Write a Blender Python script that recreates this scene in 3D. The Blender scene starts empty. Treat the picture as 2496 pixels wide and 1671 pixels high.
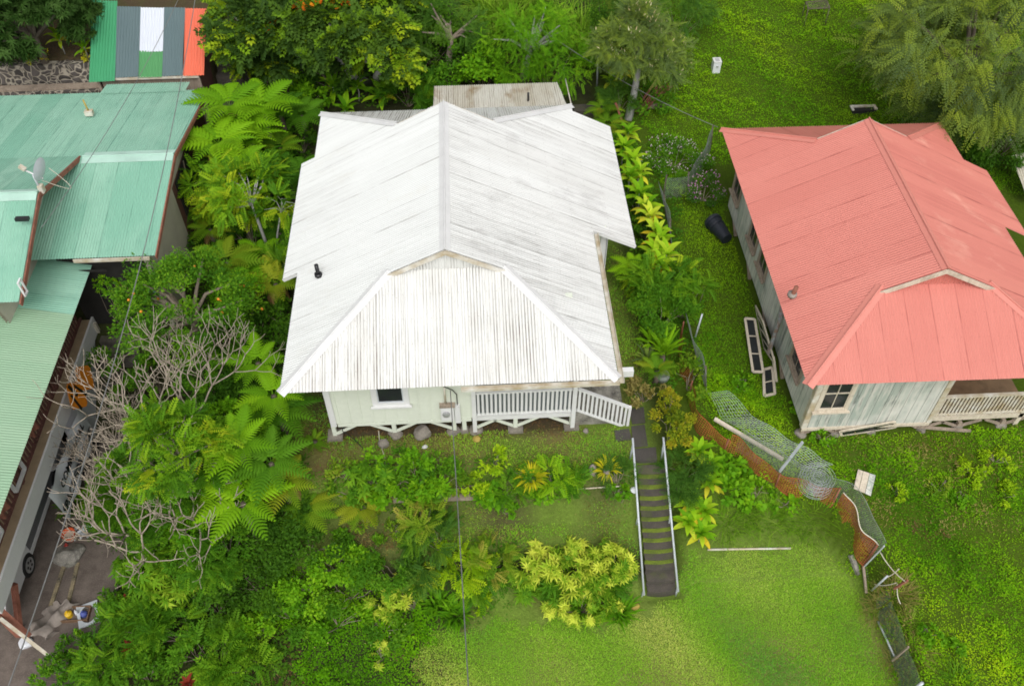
import bpy, math, random
import numpy as np
from mathutils import Matrix, Vector
R_ = math.radians
# ------------------------------------------------------------------ camera, sky, sun, exposure
SC = bpy.context.scene
COL = SC.collection
CAM = np.array([0.73845, -17.58394, 19.54017]); FPX = 2180.544
_p, _r, _y = 0.7244033, -0.000809, -0.0543069
def _rot(p, r, y):
    cx, sx, cz, sz, cr, sr = math.cos(p), math.sin(p), math.cos(y), math.sin(y), math.cos(r), math.sin(r)
    return (np.array([[cz, -sz, 0], [sz, cz, 0], [0, 0, 1]]) @ np.array([[1, 0, 0], [0, cx, -sx], [0, sx, cx]])
            @ np.array([[cr, -sr, 0], [sr, cr, 0], [0, 0, 1]]))
RM = _rot(_p, _r, _y)
cam = bpy.data.cameras.new('camera'); camo = bpy.data.objects.new('camera', cam); COL.objects.link(camo)
cam.sensor_width = 36; cam.lens = FPX / 2496 * 36; cam.clip_end = 2000; cam.clip_start = 0.1
M4 = np.eye(4); M4[:3, :3] = RM; M4[:3, 3] = CAM
camo.matrix_world = Matrix(M4.tolist())
SC.camera = camo
SUN_EL, SUN_AZ = 52, 178          # high, diffuse, from behind the camera
w = bpy.data.worlds.new("World"); SC.world = w; w.use_nodes = True
nt = w.node_tree; nt.nodes.clear()
sky = nt.nodes.new('ShaderNodeTexSky'); sky.sky_type = 'NISHITA'; sky.sun_disc = False
sky.sun_elevation = R_(SUN_EL); sky.sun_rotation = R_(SUN_AZ); sky.dust_density = 4; sky.air_density = 1.2
hs = nt.nodes.new('ShaderNodeHueSaturation'); hs.inputs['Saturation'].default_value = 0.10
bg = nt.nodes.new('ShaderNodeBackground'); bg.inputs['Strength'].default_value = 0.15
wo = nt.nodes.new('ShaderNodeOutputWorld')
nt.links.new(sky.outputs[0], hs.inputs['Color']); nt.links.new(hs.outputs[0], bg.inputs['Color']); nt.links.new(bg.outputs[0], wo.inputs['Surface'])
sl = bpy.data.lights.new('sun', 'SUN'); sl.energy = 1.15; sl.angle = R_(45); sl.color = (1, .97, .92)
so = bpy.data.objects.new('sun', sl); COL.objects.link(so)
so.rotation_euler = (R_(90 - SUN_EL), 0, R_(180 - SUN_AZ)); so.location = (0, 0, 40)
SC.view_settings.view_transform = 'Standard'; SC.view_settings.look = 'None'; SC.view_settings.gamma = 1
SC.view_settings.exposure = 0.1
SC.render.engine = 'CYCLES'; SC.cycles.pixel_filter_type = 'BLACKMAN_HARRIS'; SC.cycles.filter_width = 1.75
SC.cycles.max_bounces = 7; SC.cycles.diffuse_bounces = 5; SC.cycles.glossy_bounces = 2; SC.cycles.transmission_bounces = 4; SC.cycles.transparent_max_bounces = 6

# ------------------------------------------------------------------ measuring from the photograph (2342 px wide frame)
SS = 2496 / 2342
def ray(x, y):
    d = RM @ np.array([x * SS - 1248, -(y * SS - 835.5), -FPX]); return d / np.linalg.norm(d)
def az(x, y, z): d = ray(x, y); return CAM + d * ((z - CAM[2]) / d[2])
def ay(x, y, Y): d = ray(x, y); return CAM + d * ((Y - CAM[1]) / d[1])
def ax(x, y, X): d = ray(x, y); return CAM + d * ((X - CAM[0]) / d[0])

# ------------------------------------------------------------------ terrain
def ss(a, b, t): t = np.clip((t - a) / (b - a), 0, 1); return t * t * (3 - 2 * t)
def H(x, y):
    x = np.asarray(x, float); y = np.asarray(y, float)
    back = np.interp(y, [7.5, 40, 300], [0, 8.1, 30])
    fc = np.interp(y, [-300, -30, -7.1, -6.3, -5.7, -5.0, -4.7], [-12, -3.2, -2.3, -1.1, -.95, -.1, 0]) + back
    fr = np.interp(y, [-300, -30, -7.6, -7.0, -4.2], [-12, -3.2, -2.36, -2.2, -.05]) + back
    fy = np.interp(y, [-300, -30, -12, -4], [-20, -6, -2.3, -.05]) + back
    fl = np.interp(y, [-300, -30, -1.3, 1.7], [-12, -2.6, -2.4, -.1]) + back
    z = fc + (fr - fc) * ss(5.6, 6.0, x)
    xf = np.interp(y, [-10, -8.2, -7, -5.6, -4.9, -4, -3, 0], [10.6, 10.5, 10.3, 9.0, 8.0, 7.0, 6.6, 6.6])
    z = z + (fy - z) * ss(xf - .1, xf + .5, x)
    tl = ss(-7.0, -8.9, x); z = z + (fl - z) * tl
    t2 = ss(-8.2, -8.6, x)   # walled terraces behind the green house
    terr = np.where(y < 10.92, .6, np.where(y < 11.5, 1.75, 2.5 + .22 * (y - 11.5)))
    z = np.where(y > 9.0, z + (terr - z) * t2, z)
    cut = ss(4.62, 4.78, x) * ss(5.85, 5.68, x) * ss(-7.45, -7.3, y) * ss(-4.55, -4.7, y)      # bed of the garden stairs
    z = z - cut * np.maximum(0, z - np.interp(y, [-7.3, -4.7], [-2.55, -.32]))
    near = np.exp(-((x / 60) ** 2 + (y / 60) ** 2))
    z = z + .05 * near * (np.sin(x * 1.7 + y * .9) * np.sin(y * 1.3 - x * .4)) * ss(7.0, 9.0, y)
    return z
def hit(px, py, hc=0.0):
    d = ray(px, py); t = np.linspace(14, 60, 1500); P = CAM + t[:, None] * d
    f = P[:, 2] - H(P[:, 0], P[:, 1]) - hc
    i = int(np.argmax(f < 0)); i = max(i, 1)
    a = f[i - 1] / (f[i - 1] - f[i]) if f[i - 1] != f[i] else 0
    return P[i - 1] + (P[i] - P[i - 1]) * a
def gp(px, py): p = hit(px, py); return (p[0], p[1])
def on(x, y, dz=0.0): return np.array([x, y, float(H(x, y)) + dz])

# ------------------------------------------------------------------ materials
def mt(name):
    m = bpy.data.materials.new(name); m.use_nodes = True; n = m.node_tree; n.nodes.clear()
    o = n.nodes.new('ShaderNodeOutputMaterial'); b = n.nodes.new('ShaderNodeBsdfPrincipled')
    n.links.new(b.outputs[0], o.inputs['Surface']); return m, n, b, o
def nd(n, t, ins=None, **kw):
    x = n.nodes.new('ShaderNode' + t)
    for k, v in kw.items(): setattr(x, k, v)
    for k, v in (ins or {}).items():
        s = x.inputs[k]
        if hasattr(v, 'is_output'): n.links.new(v, s)
        else: s.default_value = v
    return x
def c4(c): return (c[0], c[1], c[2], 1)
def mth(n, op, a, b=0.0, c=None):
    i = {0: a, 1: b}
    if c is not None: i[2] = c
    return nd(n, 'Math', i, operation=op).outputs[0]
def mixc(n, f, a, b, mode='MIX'):
    x = nd(n, 'MixRGB', {'Fac': f, 'Color1': a if hasattr(a, 'is_output') else c4(a), 'Color2': b if hasattr(b, 'is_output') else c4(b)}, blend_type=mode)
    return x.outputs[0]
def ramp(n, f, lo, hi): return nd(n, 'MapRange', {0: f, 1: lo, 2: hi, 3: 0.0, 4: 1.0}, clamp=True).outputs[0]
def noise(n, vec, scale, det=4, rough=.55): return nd(n, 'TexNoise', {'Vector': vec, 'Scale': scale, 'Detail': float(det), 'Roughness': rough}).outputs[0]
def mapping(n, vec, sc): return nd(n, 'Mapping', {'Vector': vec, 'Scale': sc}).outputs[0]
def texco(n, out='Object'): return nd(n, 'TexCoord').outputs[out]
def bump(n, b, h, st=.3, d=.02):
    n.links.new(nd(n, 'Bump', {'Height': h, 'Strength': st, 'Distance': d}).outputs[0], b.inputs['Normal'])
def setc(n, b, c): n.links.new(c, b.inputs['Base Color'])

def M_plain(name, col, rough=.6, metal=0.0, var=.25, sc=6.0, dark=None, spots=.0):
    m, n, b, o = mt(name); v = texco(n)
    f = ramp(n, noise(n, v, sc, 5), .35, .7)
    d = dark or tuple(c * (1 - var) for c in col)
    c = mixc(n, f, d, col)
    f2 = ramp(n, noise(n, v, sc * 7, 3), .3, .8)
    c = mixc(n, mth(n, 'MULTIPLY', f2, .18), c, tuple(x * .6 for x in col))
    setc(n, b, c); b.inputs['Roughness'].default_value = rough; b.inputs['Metallic'].default_value = metal
    return m

def M_corr(name, col, alt, dirt, dirt_amt, pitch=.076, lap=.66, lapd=.5, rough=.45, patch=None, patch_amt=0.0, lapcol=None, vjoint=0.0, fade=None):
    """painted corrugated sheet: colour by sheet, dirt lying in the troughs, lap lines, worn patches"""
    m, n, b, o = mt(name)
    uv = nd(n, 'UVMap').outputs[0]; s = nd(n, 'SeparateXYZ', {0: uv}); u, vv = s.outputs[0], s.outputs[1]
    ph = mth(n, 'MULTIPLY', u, 2 * math.pi / pitch); cs = mth(n, 'COSINE', ph)
    valley = ramp(n, cs, .1, -.9)
    sheet = mth(n, 'FLOOR', mth(n, 'DIVIDE', u, lap))
    rnd = nd(n, 'TexWhiteNoise', {'W': sheet}, noise_dimensions='1D').outputs[0]
    big = noise(n, mapping(n, uv, (.5, .35, 1)), 1.3, 5, .6)
    c = mixc(n, ramp(n, mth(n, 'ADD', mth(n, 'MULTIPLY', big, .75), mth(n, 'MULTIPLY', rnd, .3)), .35, .75), col, alt)
    if patch:
        pz = noise(n, mapping(n, uv, (1.0, .55, 1)), 1.1, 6, .62)
        c = mixc(n, mth(n, 'MULTIPLY', ramp(n, pz, .56, .7), patch_amt), c, patch)
    corr_id = mth(n, 'FLOOR', mth(n, 'ADD', mth(n, 'DIVIDE', u, pitch), .5))
    rr = nd(n, 'TexWhiteNoise', {'W': corr_id}, noise_dimensions='1D').outputs[0]
    st = noise(n, mapping(n, uv, (13, 1.1, 1)), 1.0, 7, .72)
    zone = ramp(n, noise(n, mapping(n, uv, (.33, .3, 1)), 1.0, 3, .5), .36, .62)
    dm = mth(n, 'MULTIPLY', valley, ramp(n, mth(n, 'ADD', mth(n, 'MULTIPLY', st, .8), mth(n, 'MULTIPLY', rr, .25)), .42, .72))
    dm = mth(n, 'MULTIPLY', mth(n, 'MULTIPLY', dm, mth(n, 'ADD', mth(n, 'MULTIPLY', zone, .85), .15)), dirt_amt)
    c = mixc(n, dm, c, dirt)
    spl = noise(n, mapping(n, uv, (7, 7, 1)), 4.0, 3, .6)
    c = mixc(n, mth(n, 'MULTIPLY', ramp(n, spl, .64, .72), min(.6, dirt_amt)), c, dirt)
    fr = mth(n, 'SUBTRACT', mth(n, 'DIVIDE', u, lap), sheet)
    ln = mth(n, 'LESS_THAN', fr, .035)
    lm = mth(n, 'MULTIPLY', ln, ramp(n, noise(n, mapping(n, uv, (3, .9, 1)), 1.0, 4, .6), .38, .62))
    c = mixc(n, mth(n, 'MULTIPLY', lm, lapd), c, lapcol or dirt)
    # screw heads in rows
    a = mth(n, 'FRACT', mth(n, 'DIVIDE', vv, .62)); q = mth(n, 'FRACT', mth(n, 'DIVIDE', u, pitch * 3))
    sm_ = mth(n, 'MULTIPLY', mth(n, 'LESS_THAN', a, .035), mth(n, 'LESS_THAN', q, .12))
    c = mixc(n, mth(n, 'MULTIPLY', sm_, .3), c, dirt)
    setc(n, b, c); b.inputs['Roughness'].default_value = rough
    return m

def M_leaf(name, stops, rough=.6, tr=.32, spec=.10, gain=1.38):
    """leaf colours by each leaf's own 'tint' value, with light through the blade"""
    m, n, b, o = mt(name)
    t = nd(n, 'Attribute', attribute_name='tint').outputs['Fac']
    r = n.nodes.new('ShaderNodeValToRGB'); n.links.new(t, r.inputs[0])
    e = r.color_ramp.elements
    for i, cc in enumerate(stops):
        p = i / (len(stops) - 1)
        if i == 0: e[0].position = 0; el = e[0]
        elif i == len(stops) - 1: el = e[-1]; el.position = 1
        else: el = e.new(p)
        r0, g0, b0 = cc; gr = g0 >= r0 * .8 and b0 < .2
        el.color = c4((min(.78, r0 * gain * (1.0 if gr else 1)), min(.78, g0 * gain), min(.7, b0 * (.6 if gr and b0 < .05 else gain if b0 > .2 else 1.0))))
    v = texco(n); f = noise(n, v, 9, 2)
    c = mixc(n, mth(n, 'MULTIPLY', ramp(n, f, .35, .7), .25), r.outputs[0], (.5, .62, .12), 'SOFT_LIGHT')
    setc(n, b, c); b.inputs['Roughness'].default_value = rough; b.inputs['Specular IOR Level'].default_value = spec
    tl = nd(n, 'BsdfTranslucent', {'Color': c}); mx = nd(n, 'MixShader', {0: tr}); n.links.new(b.outputs[0], mx.inputs[1]); n.links.new(tl.outputs[0], mx.inputs[2])
    n.links.new(mx.outputs[0], o.inputs['Surface'])
    return m

def M_ground():
    m, n, b, o = mt('ground_soil_grass')
    a = nd(n, 'Attribute', attribute_name='col').outputs['Color']; v = texco(n)
    c = mixc(n, ramp(n, noise(n, v, 14, 5, .7), .3, .75), a, (.55, .55, .5), 'MULTIPLY')
    c = mixc(n, mth(n, 'MULTIPLY', ramp(n, noise(n, v, 2.2, 5, .6), .45, .7), .35), c, (.07, .09, .02))
    setc(n, b, c); b.inputs['Roughness'].default_value = .95; b.inputs['Specular IOR Level'].default_value = .1
    bump(n, b, noise(n, v, 22, 5), .6, .04); return m

def M_wall_weathered():
    m, n, b, o = mt('weathered_green_boards'); v = texco(n)
    s = nd(n, 'SeparateXYZ', {0: v}); xy = mth(n, 'ADD', s.outputs[0], s.outputs[1])
    pl = mth(n, 'FRACT', mth(n, 'DIVIDE', xy, .26)); pid = mth(n, 'FLOOR', mth(n, 'DIVIDE', xy, .26))
    rn = nd(n, 'TexWhiteNoise', {'W': pid}, noise_dimensions='1D').outputs[0]
    c = mixc(n, rn, (.36, .41, .36), (.46, .50, .44))
    st = noise(n, mapping(n, v, (9, 9, .8)), 1.0, 6, .68)
    c = mixc(n, mth(n, 'MULTIPLY', ramp(n, st, .47, .6), .9), c, (.62, .60, .54))
    st2 = noise(n, mapping(n, v, (5, 5, .55)), 1.3, 6, .7)
    c = mixc(n, mth(n, 'MULTIPLY', ramp(n, st2, .52, .66), .85), c, (.085, .095, .09))
    low = noise(n, v, .9, 3)
    c = mixc(n, mth(n, 'MULTIPLY', ramp(n, low, .45, .62), .6), c, (.72, .70, .65))
    c = mixc(n, mth(n, 'MULTIPLY', mth(n, 'LESS_THAN', pl, .05), .7), c, (.05, .05, .045))
    setc(n, b, c); b.inputs['Roughness'].default_value = .8; bump(n, b, st, .3, .01); return m

def M_stone():
    m, n, b, o = mt('lava_stone_and_mortar'); v = texco(n)
    vw = nd(n, 'VectorMath', {0: v, 1: nd(n, 'TexNoise', {'Vector': v, 'Scale': 1.2}).outputs['Color']}, operation='ADD').outputs[0]
    vo = nd(n, 'TexVoronoi', {'Vector': vw, 'Scale': 3.6}, feature='DISTANCE_TO_EDGE').outputs['Distance']
    ci = nd(n, 'TexVoronoi', {'Vector': vw, 'Scale': 3.6}).outputs['Color']
    cs = mixc(n, ci, (.05, .045, .042), (.15, .13, .12))
    c = mixc(n, ramp(n, vo, .06, .10), (.46, .41, .33), cs)
    c = mixc(n, mth(n, 'MULTIPLY', ramp(n, noise(n, v, 5), .45, .7), .5), c, (.09, .08, .05))
    setc(n, b, c); b.inputs['Roughness'].default_value = .9; bump(n, b, ramp(n, vo, 0, .2), .7, .05); return m

def M_concrete(name, col, moss=.4, mosscol=(.09, .12, .02), stain=(.05, .045, .04)):
    m, n, b, o = mt(name); v = texco(n)
    c = mixc(n, ramp(n, noise(n, v, 3, 6, .65), .35, .7), col, stain)
    c = mixc(n, mth(n, 'MULTIPLY', ramp(n, noise(n, v, 30, 3), .5, .7), .35), c, tuple(min(1, x * 1.7) for x in col))
    c = mixc(n, mth(n, 'MULTIPLY', ramp(n, noise(n, v, 2.0, 6, .7), .5, .62), moss), c, mosscol)
    setc(n, b, c); b.inputs['Roughness'].default_value = .9; bump(n, b, noise(n, v, 25, 5), .3, .01); return m

def M_wood(name, c1, c2, sc=(20, 20, 1.2)):
    m, n, b, o = mt(name); v = texco(n); g = noise(n, mapping(n, v, sc), 1.0, 6, .65)
    c = mixc(n, ramp(n, g, .35, .65), c1, c2); c = mixc(n, mth(n, 'MULTIPLY', ramp(n, noise(n, v, 4, 5), .5, .7), .5), c, tuple(x * .5 for x in c1))
    setc(n, b, c); b.inputs['Roughness'].default_value = .8; bump(n, b, g, .3, .008); return m

MT = {}
MT['white_roof_clean'] = M_corr('white_painted_roof_clean', (.765, .78, .765), (.735, .75, .735), (.16, .14, .12), .35, patch=(.62, .60, .53), patch_amt=.3, lapd=.5)
MT['white_roof'] = M_corr('white_painted_roof', (.735, .745, .73), (.69, .695, .675), (.12, .105, .09), .8, patch=(.40, .39, .38), patch_amt=.45, lapd=.6)
MT['white_roof_dirty'] = M_corr('white_painted_roof_streaked', (.74, .745, .725), (.68, .675, .645), (.15, .12, .095), 1.5, patch=(.61, .585, .54), patch_amt=.4, lapd=.35)
MT['old_roof'] = M_corr('stained_old_roof', (.55, .51, .42), (.66, .64, .57), (.16, .10, .05), 1.0, patch=(.34, .24, .14), patch_amt=.9, lapd=.5)
MT['red_roof'] = M_corr('salmon_painted_roof', (.61, .20, .16), (.66, .23, .185), (.34, .075, .055), .4, lapd=.75, lapcol=(.26, .045, .035), rough=.5)
MT['red_roof_worn'] = M_corr('salmon_roof_worn', (.61, .20, .16), (.655, .23, .18), (.34, .075, .055), .5, patch=(.80, .42, .32), patch_amt=.55, lapd=.7, lapcol=(.26, .045, .035), rough=.5)
MT['teal_roof'] = M_corr('teal_painted_roof', (.22, .46, .34), (.33, .57, .44), (.07, .15, .11), .7, lapd=.6, lapcol=(.06, .17, .12), patch=(.17, .38, .28), patch_amt=.6)
MT['pale_green_roof'] = M_corr('pale_green_painted_roof', (.27, .43, .28), (.31, .46, .31), (.15, .24, .15), .2, lapd=.25)
MT['p_green'] = M_corr('green_sheet', (.05, .29, .13), (.06, .33, .15), (.03, .12, .06), .3, pitch=.1, lapd=.2)
MT['p_slate'] = M_corr('slate_sheet', (.105, .155, .165), (.13, .18, .185), (.05, .07, .08), .4, pitch=.1, lapd=.2)
MT['p_white'] = M_corr('white_sheet', (.62, .65, .72), (.68, .71, .77), (.4, .42, .46), .3, pitch=.1, lapd=.2)
MT['p_red'] = M_corr('coral_sheet', (.72, .15, .085), (.75, .18, .10), (.4, .07, .04), .3, pitch=.1, lapd=.2)
MT['p_fern'] = M_corr('fern_green_sheet', (.08, .27, .10), (.10, .31, .12), (.04, .13, .05), .4, pitch=.1, lapd=.2)
MT['rust_sheet'] = M_corr('rusty_red_sheet', (.33, .13, .115), (.40, .19, .16), (.16, .06, .05), .6, lapd=.2)
MT['white'] = M_plain('white_paint', (.76, .76, .755), .5, var=.06, sc=2)
MT['whiteold'] = M_plain('stained_white_paint', (.74, .72, .66), .6, var=.35, sc=3, dark=(.45, .36, .22))
MT['cap_white'] = M_plain('white_ridge_metal', (.75, .75, .745), .45, var=.10, sc=1.5)
MT['cap_red'] = M_plain('salmon_ridge_metal', (.69, .245, .195), .5, var=.06, sc=1.5)
MT['cap_teal'] = M_plain('pale_teal_ridge_metal', (.46, .68, .58), .5, var=.2, sc=1.5)
MT['wall_green'] = M_plain('pale_green_wall_paint', (.73, .77, .66), .65, var=.05, sc=1.2)
MT['wall_cream'] = M_plain('cream_plaster', (.60, .55, .45), .8, var=.2, sc=1.2)
MT['wall_old'] = M_wall_weathered()
MT['glass'] = M_plain('dark_window_pane', (.03, .033, .036), .12, var=.3, sc=2)
MT['dark'] = M_plain('dark_interior', (.02, .018, .016), .9, var=.3)
MT['deckgrey'] = M_plain('grey_deck_paint', (.30, .34, .35), .6, var=.2, sc=3)
MT['concrete'] = M_concrete('weathered_concrete', (.34, .32, .28), .15)
MT['mossy'] = M_concrete('dark_mossy_concrete', (.085, .072, .058), .25, (.10, .13, .012))
MT['slab'] = M_concrete('dark_path_concrete', (.07, .062, .055), .2)
MT['darkstep'] = M_concrete('dark_step_concrete', (.11, .095, .08), .25)
MT['asphalt'] = M_concrete('driveway_concrete', (.16, .13, .11), .0, stain=(.09, .07, .058))
MT['curb'] = M_concrete('kerb_concrete', (.36, .29, .17), .1)
MT['rock'] = M_concrete('grey_rock', (.27, .24, .205), .25, (.12, .12, .07), (.12, .105, .09))
MT['stone'] = M_stone()
MT['redwood'] = M_wood('brown_painted_wood', (.10, .04, .032), (.17, .07, .055))
MT['rustwood'] = M_wood('reddish_brown_wood', (.22, .075, .045), (.33, .13, .085))
MT['graywood'] = M_wood('grey_weathered_wood', (.27, .21, .16), (.40, .33, .26))
MT['paleboard'] = M_wood('pale_weathered_board', (.55, .47, .36), (.68, .61, .50))
MT['plywood'] = M_wood('brown_plywood', (.21, .13, .07), (.28, .18, .10), (2, 2, 8))
MT['log'] = M_wood('brown_log_bark', (.16, .12, .09), (.30, .23, .17), (1, 30, 30))
MT['galv'] = M_plain('galvanised_steel', (.60, .64, .68), .45, .1, var=.15)
MT['bluepipe'] = M_plain('pale_blue_pipe_paint', (.34, .42, .47), .55, var=.35, dark=(.25, .15, .10))
MT['wire'] = M_plain('greenish_wire', (.30, .34, .30), .5, .3, var=.3)
MT['wiredark'] = M_plain('dull_wire', (.20, .20, .18), .6, .2, var=.3)
MT['cable'] = M_plain('grey_cable', (.22, .22, .215), .7, var=.3)
MT['ropewhite'] = M_plain('pale_rope', (.72, .66, .54), .9, var=.25)
MT['orangenet'] = M_plain('faded_orange_plastic', (.60, .165, .06), .6, var=.35, sc=2)
MT['orange'] = M_plain('orange_sign_sheet', (.70, .22, .015), .5, var=.12, sc=2)
MT['orangepot'] = M_plain('orange_red_plastic', (.78, .12, .03), .4, var=.1)
MT['black'] = M_plain('black_plastic', (.014, .014, .016), .35, var=.2)
MT['binblue'] = M_plain('dark_navy_plastic', (.022, .026, .04), .45, var=.3)
MT['rubber'] = M_plain('black_rubber', (.018, .018, .018), .8, var=.2)
MT['rim'] = M_plain('silver_alloy', (.55, .55, .56), .35, .5, var=.1)
MT['carwhite'] = M_plain('white_car_paint', (.74, .74, .75), .25, var=.04)
MT['cargrey'] = M_plain('grey_glass_and_shaded_door', (.17, .175, .185), .15, var=.15)
MT['yellowp'] = M_plain('yellow_plastic', (.80, .50, .02), .4, var=.1)
MT['yellowblock'] = M_plain('mossy_yellow_block', (.50, .37, .08), .8, var=.3)
MT['bluep'] = M_plain('blue_plastic', (.09, .12, .42), .4, var=.2)
MT['cardboard'] = M_plain('brown_cardboard', (.22, .13, .075), .8, var=.2)
MT['redp'] = M_plain('red_plastic', (.45, .05, .04), .4, var=.2)
MT['tarp'] = M_plain('grey_canvas', (.36, .31, .27), .9, var=.35, sc=4)
MT['tan_edge'] = M_plain('tan_deck_edge', (.42, .31, .19), .8, var=.25, sc=3)
MT['bluewhite'] = M_plain('white_vinyl', (.74, .76, .80), .5, var=.06)
MT['dishgrey'] = M_plain('light_grey_dish', (.66, .69, .74), .4, var=.08)
MT['bark'] = M_wood('grey_brown_bark', (.20, .16, .12), (.33, .27, .21), (8, 8, 3))
MT['bark_dark'] = M_wood('dark_bark', (.09, .07, .05), (.16, .13, .10), (8, 8, 3))
MT['bark_pale'] = M_wood('pale_grey_bark', (.36, .35, .34), (.45, .44, .42), (8, 8, 3))
MT['plumeria'] = M_wood('tan_plumeria_bark', (.30, .245, .19), (.46, .39, .31), (6, 6, 4))
MT['stemgreen'] = M_plain('green_stem', (.12, .16, .04), .6, var=.3)
MT['flower_pink'] = M_leaf('magenta_flower', [(.45, .12, .42), (.62, .25, .60), (.7, .45, .62)], tr=.2)
MT['flower_pale'] = M_leaf('pale_pink_flower', [(.52, .34, .46), (.62, .45, .55), (.66, .55, .5)], tr=.2)
MT['flower_orange'] = M_leaf('orange_flower', [(.85, .13, .02), (.9, .22, .02)], tr=.2)
MT['flower_cream'] = M_leaf('cream_flower', [(.60, .42, .24), (.70, .55, .36)], tr=.2)
MT['flower_yellow'] = M_leaf('yellow_flower', [(.85, .70, .12), (.9, .8, .3)], tr=.2)
MT['flower_blue'] = M_leaf('blue_flower', [(.28, .33, .62), (.38, .42, .7)], tr=.2)
MT['fruit'] = M_plain('orange_fruit_skin', (.80, .28, .02), .4, var=.15)
L = lambda *a, **k: M_leaf(*a, **k)
MT['l_dark'] = L('dark_green_leaf', [(.022, .066, .014), (.042, .110, .018), (.085, .19, .022)])
MT['l_mango'] = L('dark_bluish_leaf', [(.018, .048, .022), (.035, .078, .034), (.075, .135, .05)])
MT['l_mid'] = L('mid_green_leaf', [(.035, .11, .016), (.07, .185, .022), (.15, .28, .030)])
MT['l_bright'] = L('bright_green_leaf', [(.06, .18, .015), (.12, .28, .018), (.24, .40, .03)])
MT['l_lime'] = L('lime_green_leaf', [(.13, .26, .015), (.24, .38, .02), (.38, .47, .04)])
MT['l_olive'] = L('olive_yellow_leaf', [(.045, .12, .018), (.09, .19, .024), (.17, .265, .035), (.28, .26, .06)])
MT['l_blue'] = L('blue_green_leaf', [(.030, .085, .026), (.055, .135, .04), (.11, .21, .045)])
MT['l_gray'] = L('grey_green_leaf', [(.07, .11, .058), (.105, .155, .065), (.155, .22, .055), (.25, .32, .05)])
MT['l_fern'] = L('tree_fern_green', [(.065, .17, .014), (.13, .285, .018), (.22, .40, .022)], tr=.35)
MT['l_ferndull'] = L('dull_fern_green', [(.05, .14, .018), (.11, .22, .025), (.24, .27, .04)], tr=.35)
MT['l_ferndark'] = L('deep_fern_green', [(.03, .10, .018), (.06, .16, .022), (.09, .21, .026)], tr=.3)
MT['l_dry'] = L('dry_brown_frond', [(.12, .07, .04), (.22, .14, .08), (.30, .20, .11)], tr=.2)
MT['l_spath'] = L('glossy_green_with_yellow_tips', [(.028, .062, .026), (.045, .090, .034), (.065, .125, .034), (.13, .24, .022), (.26, .34, .03)])
MT['l_sapling'] = L('fresh_leaf_with_gold_tips', [(.045, .13, .018), (.09, .21, .022), (.17, .31, .025), (.30, .37, .035)])
MT['l_ti'] = L('ti_leaf_green', [(.05, .15, .012), (.12, .28, .018), (.25, .42, .03), (.42, .49, .05), (.60, .42, .04)], tr=.3)
MT['l_tiyellow'] = L('ti_leaf_yellow_green', [(.10, .24, .015), (.24, .41, .03), (.42, .52, .06), (.64, .56, .06), (.70, .42, .04)], tr=.3)
MT['l_varieg'] = L('yellow_variegated_leaf', [(.055, .15, .02), (.14, .27, .03), (.33, .43, .05), (.52, .56, .10)], tr=.3)
MT['l_croton'] = L('croton_gold_leaf', [(.06, .11, .015), (.13, .18, .02), (.24, .26, .03), (.31, .26, .04)])
MT['l_gold'] = L('golden_leaf', [(.17, .24, .02), (.38, .38, .03), (.52, .43, .04)])
MT['l_red'] = L('dark_red_leaf', [(.09, .015, .015), (.20, .03, .025), (.32, .06, .03)])
MT['l_grass'] = L('long_grass_blade', [(.07, .17, .02), (.15, .28, .035), (.28, .37, .08)], tr=.3)
MT['l_wedelia'] = L('ground_cover_leaf', [(.025, .085, .008), (.09, .25, .008), (.17, .35, .010)])
MT['g_lawn'] = L('lawn_blade', [(.085, .21, .05), (.14, .285, .045), (.20, .32, .06), (.32, .34, .15)], tr=.25, spec=.06, gain=1.75)
MT['g_field'] = L('field_weed_leaf', [(.048, .135, .012), (.088, .205, .014), (.145, .265, .016), (.225, .32, .02)], tr=.25, spec=.06, gain=1.85)
MT['g_yard'] = L('yard_weed_leaf', [(.032, .10, .010), (.085, .205, .012), (.155, .295, .014), (.26, .36, .02)], tr=.25, spec=.06, gain=1.75)
MT['g_dry'] = L('dry_grass_blade', [(.10, .085, .03), (.19, .16, .055), (.30, .25, .10), (.14, .19, .025)], tr=.2, spec=.08, gain=1.15)
MT['g_litter'] = L('brown_leaf_litter', [(.06, .035, .022), (.12, .07, .045), (.20, .13, .08)], tr=.1, spec=.1)
MT['ground'] = M_ground()
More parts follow.
